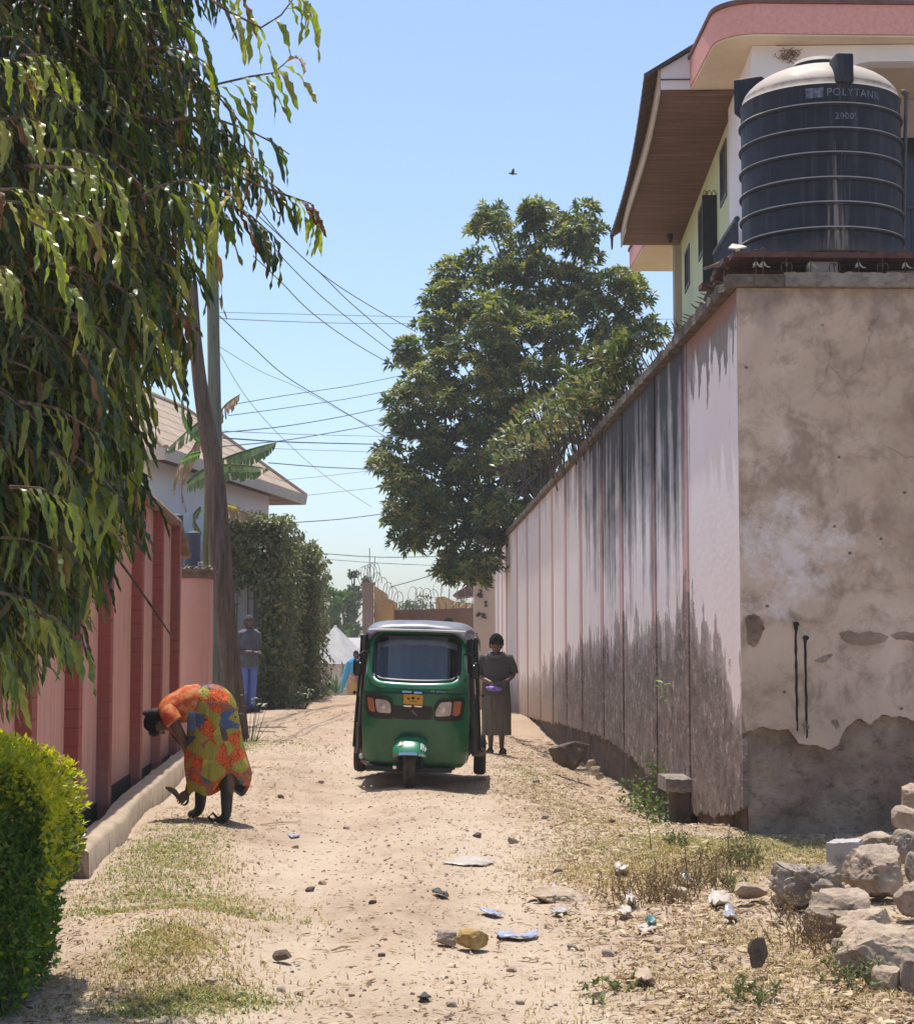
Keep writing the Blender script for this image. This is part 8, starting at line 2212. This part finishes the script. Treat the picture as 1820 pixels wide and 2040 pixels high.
# ================================================================ block step against the wall
def wall_step():
 b = MB(); n = 14; x0, x1 = 2.45, 2.695
 a = at(1325, 1548, 17.0)
 rings = []
 for i in range(n + 1):
  x = lerp(x0, x1, i / n); j = .012 * noise.noise(Vector((x * 14, 0, 0))); j2 = .02 * noise.noise(Vector((x * 9, 5, 0)))
  rings.append([Vector((x, 16.96 + j2, .135 + j)), Vector((x, 16.93 + j2, .16 + j)), Vector((x, 16.94 + j2, .255 + j)), Vector((x, 17.0, .272 + j * .5)), Vector((x, 17.5, .272)), Vector((x, 17.5, .14))])
 b.loft(rings); root = b.build('concrete_ledge', CONC, None, 40); tag(root, 'broken concrete ledge on a stub pillar against the stained wall', 'ledge')
 b = MB(); b.bbox(2.55, 2.69, 17.0, 17.45, -.5, .138); b.build('pillar', FOUND, root)
wall_step()
# ================================================================ litter
def litter(name, label, cat, pts, m, lift=.012, crumple=.015, th=.004, group=None):
 """flat crumpled scrap drawn on the ground through picture points"""
 if cat == 'plastic bag':
  mx_ = sum(q[0] for q in pts) / len(pts); my_ = sum(q[1] for q in pts) / len(pts); pts = [(mx_ + (a - mx_) * .75, my_ + (c - my_) * .75) for a, c in pts]
 P = [ground(px, py) for px, py in pts]
 c = sum(P, Vector()) / len(P); bm = bmesh.new()
 vs = [bm.verts.new(p - c) for p in P]; f = bm.faces.new(vs)
 bmesh.ops.triangulate(bm, faces=[f])
 for _ in range(3): bmesh.ops.subdivide_edges(bm, edges=[e for e in bm.edges if e.calc_length() > .03], cuts=1)
 bmesh.ops.triangulate(bm, faces=bm.faces[:])
 for v in bm.verts:
  w_ = v.co + c; v.co.z = gh(w_.x, w_.y) - c.z + lift * .6 + crumple * .5 * (noise.noise(w_ * 17) + .5 * noise.noise(w_ * 41) + .6)
 bm.normal_update()
 me = bpy.data.meshes.new(name); bm.to_mesh(me); bm.free(); me.materials.append(m); me.polygons.foreach_set('use_smooth', [True] * len(me.polygons))
 o = bpy.data.objects.new(name, me); COL.objects.link(o); o.location = c
 md = o.modifiers.new('t', 'SOLIDIFY'); md.thickness = th
 return tag(o, label, cat, group)
WHT = simple('white_plastic_film', (.54, .48, .41, 1), (.38, .32, .26, 1), 30, .45, .2, spec=.5); BLU = simple('blue_plastic_film', (.22, .27, .42, 1), (.40, .41, .46, 1), 40, .4, .2, spec=.5)
GRYP = simple('grey_plastic_film', (.42, .40, .40, 1), (.30, .28, .27, 1), 40, .4, .3, spec=.5); TEA = simple('teal_plastic_film', (.04, .12, .11, 1), (.10, .20, .18, 1), 30, .4, .2, spec=.5); BLKL = simple('black_scrap', (.025, .024, .024, 1), (.07, .065, .06, 1), 30, .6, .3)
litter('plastic_sheet', 'flattened bright white plastic sheet trodden into the lane', 'plastic sheet', [(880, 1722), (905, 1714), (935, 1709), (975, 1713), (984, 1722), (960, 1728), (925, 1728)], WHT, .014, .012)
litter('wrapper', 'narrow blue wrapper on the lane above the ochre block', 'wrapper', [(955, 1822), (972, 1818), (986, 1822), (1004, 1828), (984, 1831), (968, 1827)], BLU, .02, .03)
litter('wrapper', 'long crumpled blue and white wrapper right of the ochre block', 'wrapper', [(986, 1868), (1000, 1862), (1014, 1866), (1034, 1870), (1052, 1868), (1072, 1864), (1070, 1872), (1046, 1877), (1018, 1876), (996, 1876)], BLU, .02, .035)
litter('plastic_scrap', 'dull black twisted scrap left of the white sheet', 'scrap', [(860, 1782), (872, 1780), (888, 1786), (894, 1792), (880, 1792), (868, 1788)], BLKL, .02, .04)
litter('wrapper', 'small blue scrap on the lane by the feet of the bent person', 'wrapper', [(572, 1664), (584, 1668), (598, 1664), (594, 1670), (580, 1672)], BLU, .01, .03)
litter('plastic_bag', 'crumpled white bag in the dry weeds, nearest the grass edge', 'plastic bag', [(1217, 1744), (1222, 1730), (1240, 1736), (1258, 1742), (1250, 1750), (1230, 1750)], WHT, .03, .08)
litter('plastic_bag', 'twisted white bag standing up beside the dry weeds', 'plastic bag', [(1242, 1808), (1248, 1792), (1262, 1796), (1270, 1812), (1258, 1820)], WHT, .04, .09)
litter('plastic_bag', 'cream bag lying in front of the twisted white bag', 'plastic bag', [(1222, 1834), (1236, 1820), (1256, 1818), (1262, 1828), (1242, 1838)], WHT, .03, .06)
litter('plastic_bag', 'blue tinted clear bag on top of the cream rounded stone', 'plastic bag', [(1352, 1770), (1358, 1758), (1376, 1758), (1380, 1774), (1366, 1776)], simple('pale_blue_film', (.25, .38, .42, 1), (.45, .55, .58, 1), 40, .35, .2), .06, .08)
litter('plastic_bag', 'dark teal bag crumpled at the lower edge of the weeds', 'plastic bag', [(1280, 1842), (1290, 1832), (1308, 1840), (1310, 1852), (1290, 1856)], TEA, .03, .06)
litter('plastic_bag', 'heap of torn white film beside the craggy boulder', 'plastic bag', [(1402, 1806), (1412, 1790), (1440, 1782), (1462, 1800), (1456, 1818), (1424, 1822)], WHT, .03, .08)
litter('plastic_bag', 'shiny silvery bag lying below the torn white film', 'plastic bag', [(1434, 1842), (1440, 1822), (1458, 1816), (1474, 1838), (1460, 1848)], simple('silvery_film', (.55, .54, .56, 1), (.35, .33, .34, 1), 35, .22, .3, metallic=.4), .03, .07)
litter('plastic_scrap', 'small white scrap on the verge below the concrete ledge', 'scrap', [(1314, 1642), (1322, 1634), (1338, 1637), (1334, 1646)], WHT, .03, .05)
litter('plastic_scrap', 'clear grey bottle shaped scrap right of the blue wrapper', 'scrap', [(1096, 1826), (1108, 1818), (1126, 1816), (1130, 1824), (1112, 1830)], GRYP, .02, .05)
litter('plastic_scrap', 'grey crumpled scrap leaning on the sunken grey slab', 'scrap', [(1092, 1796), (1098, 1780), (1110, 1774), (1116, 1790), (1104, 1800)], GRYP, .03, .08)
litter('cardboard_scrap', 'curled tan cardboard piece at the lower edge of the verge', 'cardboard', [(1262, 1966), (1270, 1948), (1296, 1956), (1304, 1968), (1282, 1974)], simple('tan_card', (.45, .34, .24, 1), (.36, .26, .18, 1), 20, .9), .03, .07)
litter('plastic_scrap', 'black flat scrap at the bottom edge of the lane', 'scrap', [(830, 1994), (846, 1988), (860, 1994), (850, 1999), (838, 1999)], BLKL, .015, .03)
litter('plastic_scrap', 'pale trodden paper on the right edge of the lane', 'scrap', [(1258, 1852), (1290, 1846), (1310, 1852), (1296, 1862), (1270, 1864)], WHT, .012, .03)
# ================================================================ ground cover (nobody could count it)
def scatter():
 rr = random.Random(77)
 def vis_y(lo, hi, pw=2.0):
  return lo + (hi - lo) * rr.random() ** pw
 V, Fc = [], []
 for k in range(7000):
  y = vis_y(7.0, 34, 1.9); x = rr.uniform(-2.0, 2.75)
  if y > 12 and x < -1.7: continue
  s = rr.choice((.004, .005, .006, .007, .009, .012)) * rr.uniform(.8, 1.2) * (1 + .01 * y)
  z = gh(x, y); i = len(V); a = rr.uniform(0, 7)
  for q in range(4):
   an = a + q * PI / 2 + rr.uniform(-.3, .3); V.append((x + s * math.cos(an) * rr.uniform(.7, 1.3), y + s * math.sin(an) * rr.uniform(.7, 1.3), z - s * .2))
  for q in range(4):
   an = a + q * PI / 2 + rr.uniform(-.3, .3); V.append((x + s * .6 * math.cos(an), y + s * .6 * math.sin(an), z + s * rr.uniform(.35, .8)))
  Fc += [(i + 4, i + 5, i + 6, i + 7)] + [(i + q, i + (q + 1) % 4, i + 4 + (q + 1) % 4, i + 4 + q) for q in range(4)]
 t = NT('mixed_gravel'); r_ = t.n('ShaderNodeNewGeometry').outputs['Random Per Island']
 gm = t.done(t.bsdf(t.ramp(r_, [(0, (.20, .15, .11, 1)), (.4, (.30, .225, .165, 1)), (.75, (.42, .33, .245, 1)), (1, (.55, .47, .38, 1))]), .95))
 tag(leaves_obj('gravel', V, Fc, gm, None), 'loose gravel over the lane', 'gravel', None, 'stuff')
 def dens(x, y):
  d = .11 + .12 * (noise.noise(Vector((x * 1.1, y * .7, 4))) > .1)
  d -= .10 * (g2(x, 0, -.62, 0, .25, 1) + g2(x, 0, .55, 0, .22, 1))
  d += .85 * sm(.75, 1.35, x + .25 * noise.noise(Vector((0, y * .8, 2)))) * (1 - .55 * sm(18, 26, y))
  d += .35 * sm(-1.0, -1.5, x) * sm(24, 18, y)
  d += .22 * sm(-.1, .5, x) * sm(8, 9.5, y) * sm(16, 12, y)
  d += .25 * g2(x, y, -.9, 7.9, .7, .4)
  d += .3 * sm(-1.2, -1.9, x) * sm(22, 26, y)
  return d
 V, Fc = [], []
 n = 0
 while n < 34000:
  y = vis_y(7.0, 33, 2.1); x = rr.uniform(-2.1, 4.3 if y < 14.2 else 2.7)
  if y > 11.2 and x < -1.9 - .04 * (y - 11): continue
  if rr.random() > dens(x, y): continue
  n += 1
  L = rr.choice((.010, .014, .018, .024, .034)) * rr.uniform(.8, 1.2) * (1 + .012 * y) * (1.1 if x > .9 else .85); W_ = L * rr.uniform(.10, .26)
  a = rr.uniform(0, 2 * PI); z = gh(x, y) + rr.uniform(.002, .012)
  d = Vector((math.cos(a), math.sin(a), rr.uniform(-.1, .28))); s = Vector((-math.sin(a), math.cos(a), rr.uniform(-.5, .5)))
  c = Vector((x, y, z)); cu = rr.uniform(.0, .35) * L
  i = len(V)
  V += [tuple(c - d * L), tuple(c - d * L * .3 + s * W_ + Vector((0, 0, cu))), tuple(c - d * L * .3 - s * W_ + Vector((0, 0, cu * .8))), tuple(c + d * L * .4 + s * W_ + Vector((0, 0, cu * .9))), tuple(c + d * L * .4 - s * W_ + Vector((0, 0, cu))), tuple(c + d * L + Vector((0, 0, cu * .2)))]
  Fc += [(i, i + 2, i + 1), (i + 1, i + 2, i + 4, i + 3), (i + 3, i + 4, i + 5)]
 for k in range(450):
  x, y = rr.gauss(1.35, .42), rr.gauss(9.8, .75)
  if x < .6: continue
  L = rr.uniform(.018, .038); W_ = L * rr.uniform(.16, .30); a = rr.uniform(0, 2 * PI); c = Vector((x, y, gh(x, y) + rr.uniform(.008, .03)))
  d = Vector((math.cos(a), math.sin(a), rr.uniform(-.2, .5))); s = Vector((-math.sin(a), math.cos(a), rr.uniform(-.7, .7))); cu = rr.uniform(.1, .5) * L; i = len(V)
  V += [tuple(c - d * L), tuple(c - d * L * .3 + s * W_ + Vector((0, 0, cu))), tuple(c - d * L * .3 - s * W_ + Vector((0, 0, cu * .8))), tuple(c + d * L * .4 + s * W_ + Vector((0, 0, cu * .9))), tuple(c + d * L * .4 - s * W_ + Vector((0, 0, cu))), tuple(c + d * L + Vector((0, 0, cu * .2)))]
  Fc += [(i, i + 2, i + 1), (i + 1, i + 2, i + 4, i + 3), (i + 3, i + 4, i + 5)]
 lm = leafmat('dry_leaf', [(0, (.10, .055, .03, 1)), (.2, (.20, .125, .065, 1)), (.5, (.36, .25, .14, 1)), (.8, (.50, .38, .225, 1)), (1, (.62, .52, .36, 1))], .8, .15, (1.1, 1.0, .9, 1), .2)
 tag(leaves_obj('dry_leaves', V, Fc, lm, None), 'dry curled leaves and chaff along the verges', 'leaves', None, 'stuff')
 def blades(name, label, masks, n, Lr, stops, width=.0022, stiff=.5, trans=.3):
  V, Fc = [], []; c_ = 0; guard = 0
  while c_ < n and guard < n * 60:
   guard += 1
   (cx, cy, sx, sy, wgt) = rr.choice(masks)
   x = rr.gauss(cx, sx); y = rr.gauss(cy, sy)
   if y < 6.8 or (y > 11 and x < interp([(11, -1.88), (14.4, -2.08), (20, -2.36), (26, -2.7)], y)): continue
   if x > 2.68 and y > 14.36: continue
   if rr.random() > wgt * (.35 + .9 * max(0, .5 + noise.noise(Vector((x * 2.6, y * 2.0, 9)))) ): continue
   c_ += 1
   L = rr.uniform(*Lr) * (1 + .008 * y); a = rr.uniform(0, 2 * PI); le = rr.uniform(.2, 1.1) * stiff
   d = Vector((math.cos(a) * le, math.sin(a) * le, 1)).normalized(); s = Vector((-math.sin(a + rr.uniform(-1, 1)), math.cos(a), 0)) * width * (1 + .05 * y)
   p = Vector((x, y, gh(x, y) - .004)); i = len(V)
   p1 = p + d * L * .5; d2 = (d + Vector((math.cos(a) * .6, math.sin(a) * .6, -.35))).normalized(); p2 = p1 + d2 * L * .5
   V += [tuple(p - s), tuple(p + s), tuple(p1 + s * .8), tuple(p1 - s * .8), tuple(p2)]
   Fc += [(i, i + 1, i + 2, i + 3), (i + 3, i + 2, i + 4)]
  lm = leafmat(name + '_blade', stops, .6, trans, (1.3, 1.5, .5, 1), .3)
  tag(leaves_obj(name, V, Fc, lm, None), label, 'grass', None, 'stuff')
 blades('grass', 'short green grass beside the kerb and on the verge', [(-1.68, 12.4, .17, 1.3, 1), (-1.45, 11.3, .2, .7, 1), (-1.62, 13.4, .2, .8, .7), (-1.2, 10.5, .22, .35, .35), (2.1, 12.6, .45, .7, .8), (1.9, 13.4, .5, .5, .9), (2.5, 13.6, .4, .35, 1), (-1.1, 8.6, .12, .3, .8), (-1.25, 9.95, .3, .12, .8), (2.9, 12.9, .5, .5, .9), (3.4, 13.2, .5, .4, .8), (1.75, 15.0, .25, .8, .45), (1.8, 17.5, .25, .8, .4), (-.85, 7.75, .16, .10, .8), (-1.05, 7.5, .2, .1, .5), (-2.35, 25.5, .2, .6, .8), (-1.6, 25, .5, .6, .25), (1.5, 21.5, .2, 1.0, .3)], 33000, (.012, .036), [(0, (.09, .14, .035, 1)), (.45, (.17, .22, .06, 1)), (.75, (.32, .32, .12, 1)), (1, (.42, .36, .17, 1))], .0024, 1.1)
 blades('dry_grass', 'straw coloured dry grass on the right verge and at the lower corners', [(1.9, 12.5, .45, .7, 1), (1.6, 12.2, .4, .6, 1), (2.2, 12.9, .5, .6, 1), (-1.05, 8.7, .12, .3, .8), (2.5, 13.0, .5, .5, .9), (3.3, 13.0, .6, .5, .7), (1.45, 11.6, .35, .7, .8), (1.9, 8.3, .45, .5, .9), (1.4, 7.8, .5, .4, .8), (-1.45, 11.8, .25, 1.1, .6), (-1.0, 7.9, .25, .25, .9), (1.7, 9.2, .35, .5, .6), (1.5, 17, .3, 2, .3), (-1.0, 10.0, .3, .4, .4), (2.3, 8.2, .3, .5, .8)], 30000, (.016, .062), [(0, (.22, .14, .06, 1)), (.4, (.40, .28, .12, 1)), (.8, (.56, .43, .22, 1)), (1, (.30, .29, .11, 1))], .0020, 1.3, .2)
scatter()
# ================================================================ weeds, twigs and wall plants
def weeds():
 rr = random.Random(91)
 dm = leafmat('dry_weed_leaf', [(0, (.22, .14, .075, 1)), (.5, (.34, .24, .13, 1)), (.8, (.45, .35, .19, 1)), (1, (.20, .23, .10, 1))], .8, .2, (1.1, 1.1, .7, 1), .2)
 gm = leafmat('grey_green_weed_leaf', [(0, (.10, .125, .06, 1)), (.6, (.17, .19, .09, 1)), (1, (.30, .29, .15, 1))], .6, .25, (1.3, 1.5, .6, 1), .3)
 st = simple('dry_weed_stem', (.14, .075, .04, 1), (.25, .16, .09, 1), 30, .9)
 W_ = [(1290, 1800, 70, .40, dm, 70, 'brown dry weed tangle behind the bags, its left part'), (1345, 1790, 70, .38, dm, 60, 'brown dry weed tangle just left of the cream rounded stone'), (1400, 1770, 60, .36, dm, 46, 'brown dry weeds above the torn white film'), (1430, 1735, 40, .30, dm, 30, 'thin dry weeds behind the flat tan stone'), (1470, 1730, 34, .42, gm, 46, 'upright grey green weed in the verge grass'), (1440, 1770, 30, .26, gm, 24, 'small grey green weed near the flat tan stone'), (1612, 1890, 50, .34, dm, 34, 'leafless brown weed stalks in front of the long brown boulder'), (1660, 1905, 40, .30, dm, 26, 'dry weed stalks with buds left of the largest boulder'), (1700, 1960, 50, .22, gm, 40, 'low dusty weed at the foot of the largest boulder'), (1570, 1830, 40, .3, dm, 20, 'dry stalks growing up beside the craggy boulder'), (1355, 1690, 24, .22, gm, 18, 'little green weed in the dry grass left of the wall corner'), (1500, 1990, 40, .12, gm, 24, 'dark green sprig in the straw at the bottom right'), (1215, 1970, 40, .08, gm, 16, 'flat green sprig on the straw at the bottom')]
 for px, py, wpx, h, m, n, lab in W_:
  g = ground(px, py); root = thing('dry_weed' if m is dm else 'green_weed', lab, 'weed', tuple(g)); b = MB(); V, Fc = [], []
  hw = wpx / F * g.y
  for k in range(int(n * .7)):
   x = rr.gauss(0, .6) * hw; y = rr.gauss(0, .12); p = Vector((x, y, gh(g.x + x, g.y + y) - g.z)); hh = h * rr.uniform(.2, .6)
   q = p + Vector((rr.uniform(-.10, .10), rr.uniform(-.06, .06), hh)); mid = (p + q) / 2 + Vector((rr.uniform(-.03, .03), 0, 0))
   b.tube([p, mid, q], [.0028, .0022, .0012], 4, False)
   for j in range(5):
    f = rr.uniform(.25, 1.0); c = p.lerp(mid, f * 2) if f < .5 else mid.lerp(q, f * 2 - 1); a = rr.uniform(0, 2 * PI)
    e = c + Vector((math.cos(a), math.sin(a) * .6, .7)).normalized() * hh * rr.uniform(.1, .25); b.tube([c, e], [.0014, .0007], 3, False)
    for _ in range(3 if m is gm else 2):
     L = rr.uniform(.012, .026) * (1.25 if m is gm else 1); small_leaf(V, Fc, c.lerp(e, rr.random()), (rnd_unit(rr) + Vector((0, 0, .3))).normalized(), rnd_unit(rr), L, L * .3)
  b.build('stem', st, root, fix=False); leaves_obj('foliage', V, Fc, m, root)
 for px, y0, y1, lab in ((1290, 1620, 1695, 'tall thin dry stalk in the grass, left of two'), (1363, 1640, 1770, 'tall thin dry stalk in the grass, right of two')):
  g = ground(px + 6, y1); L = (y1 - y0) / F * g.y; b = MB(); b.tube([(0, 0, 0), (-.01, 0, L * .5), (-.035, 0, L)], [.004, .003, .0015], 5)
  o = b.build('dry_stalk', st); o.location = g; tag(o, lab, 'stalk')
 for k, (a, c, lab) in enumerate((((1190, 1612), (1240, 1607), 'pale straight stick lying on the verge near the wall ledge'), ((660, 1898), (700, 1890), 'thin green brown twig lying on the lane, lower left'), ((520, 1645), (600, 1640), 'straw coloured husk strip right of the bent person'))):
  p, q = ground(*a), ground(*c); b = MB(); b.tube([p + Vector((0, 0, .012)), p.lerp(q, .5) + Vector((0, 0, .02)), q + Vector((0, 0, .012))], [.006, .008, .004], 6); o = b.build('stick', simple('pale_stick', (.48, .36, .22, 1), rough=.9)); tag(o, lab, 'stick')
 cm = leafmat('wall_weed_leaf', [(0, (.035, .065, .02, 1)), (.6, (.07, .12, .03, 1)), (.9, (.14, .19, .05, 1)), (1, (.26, .27, .07, 1))], .5, .3, None, .4)
 g = Vector((2.62, 18.6, gh(2.6, 18.6))); root = thing('wall_weed', 'green weed climbing the dark wall foot left of the concrete ledge', 'weed', tuple(g)); V, Fc = [], []; b = MB()
 for k in range(620):
  f = rr.random(); y = lerp(20.2, 16.9, f) + rr.uniform(-.1, .1); x = rr.uniform(2.38, 2.69)
  zt = interp([(16.8, .20), (17.3, .12), (17.7, .25), (18.6, .34), (19.6, .42), (20.3, .15)], y)
  z = gh(x, y) + rr.random() ** 1.3 * (zt + .2) * (1 if x > 2.55 else .55)
  L = rr.uniform(.03, .06); small_leaf(V, Fc, Vector((x, y, z)) - g, (rnd_unit(rr) + Vector((-.4, -.3, .2))).normalized(), rnd_unit(rr), L, L * .36)
  if k % 9 == 0: b.tube([Vector((2.66, y, gh(2.66, y))) - g, Vector((x, y, z)) - g], [.004, .002], 3, False)
 b.build('stem', st, root, fix=False); leaves_obj('foliage', V, Fc, cm, root)
 p = Vector((WX - .075, 18.2, at(1340, 1385, 18.2).z)); p = at(1340, 1390, 18.3); p.x = WX - .075
 root = thing('wall_seedling', 'bright green seedling sprouting from the stained white wall', 'seedling', tuple(p)); V, Fc = [], []; b = MB()
 b.tube([(0.02, 0, 0), (-.04, -.02, .05), (-.05, -.02, .15)], [.004, .003, .002], 5)
 for z, L, a in ((.06, .09, -.3), (.09, .10, 2.6), (.13, .11, .2), (.15, .10, 2.9), (.02, .08, 2.8), (-.02, .07, -.6)):
  add_leaf(V, Fc, Vector((-.045, -.02, z)), Vector((math.cos(a) * .6, -abs(math.sin(a)) - .7 * math.cos(a), .25 * (1 if z > .05 else -1))).normalized(), Vector((0, -.3, 1)), L, L * .24, .2, .1)
 b.build('stem', simple('green_stem', (.12, .2, .05, 1)), root, fix=False)
 leaves_obj('foliage', V, Fc, leafmat('seedling_leaf', [(0, (.20, .34, .04, 1)), (1, (.28, .40, .06, 1))], .4, .4, (1.4, 1.6, .4, 1)), root)
 g = ground(1483, 1650); root = thing('green_sprout', 'bright green sprout at the very foot of the wall corner', 'sprout', tuple(g)); V, Fc = [], []
 for k in range(14): add_leaf(V, Fc, Vector((rr.uniform(-.05, .05), rr.uniform(-.04, .04), rr.uniform(0, .08))), (rnd_unit(rr) + Vector((0, -.2, .8))).normalized(), rnd_unit(rr), .06, .016, .2, .1)
 leaves_obj('foliage', V, Fc, leafmat('sprout_leaf', [(0, (.16, .30, .04, 1)), (1, (.24, .38, .06, 1))], .4, .4), root)
weeds()
# ================================================================ dusty air
def haze():
 b = MB(); b.bbox(-395, 395, -75, 395, -3.2, 12.5)
 t = bpy.data.materials.new('dusty_air'); t.use_nodes = True; nt_ = t.node_tree; nt_.nodes.clear()
 o_ = nt_.nodes.new('ShaderNodeOutputMaterial'); v = nt_.nodes.new('ShaderNodeVolumePrincipled')
 v.inputs['Color'].default_value = (.93, .92, .90, 1); v.inputs['Density'].default_value = 0.0010; v.inputs['Anisotropy'].default_value = 0.0
 nt_.links.new(v.outputs[0], o_.inputs['Volume'])
 o = b.build('haze', t); tag(o, 'thin dust hanging in the air of the lane', 'haze', None, 'stuff')
haze()
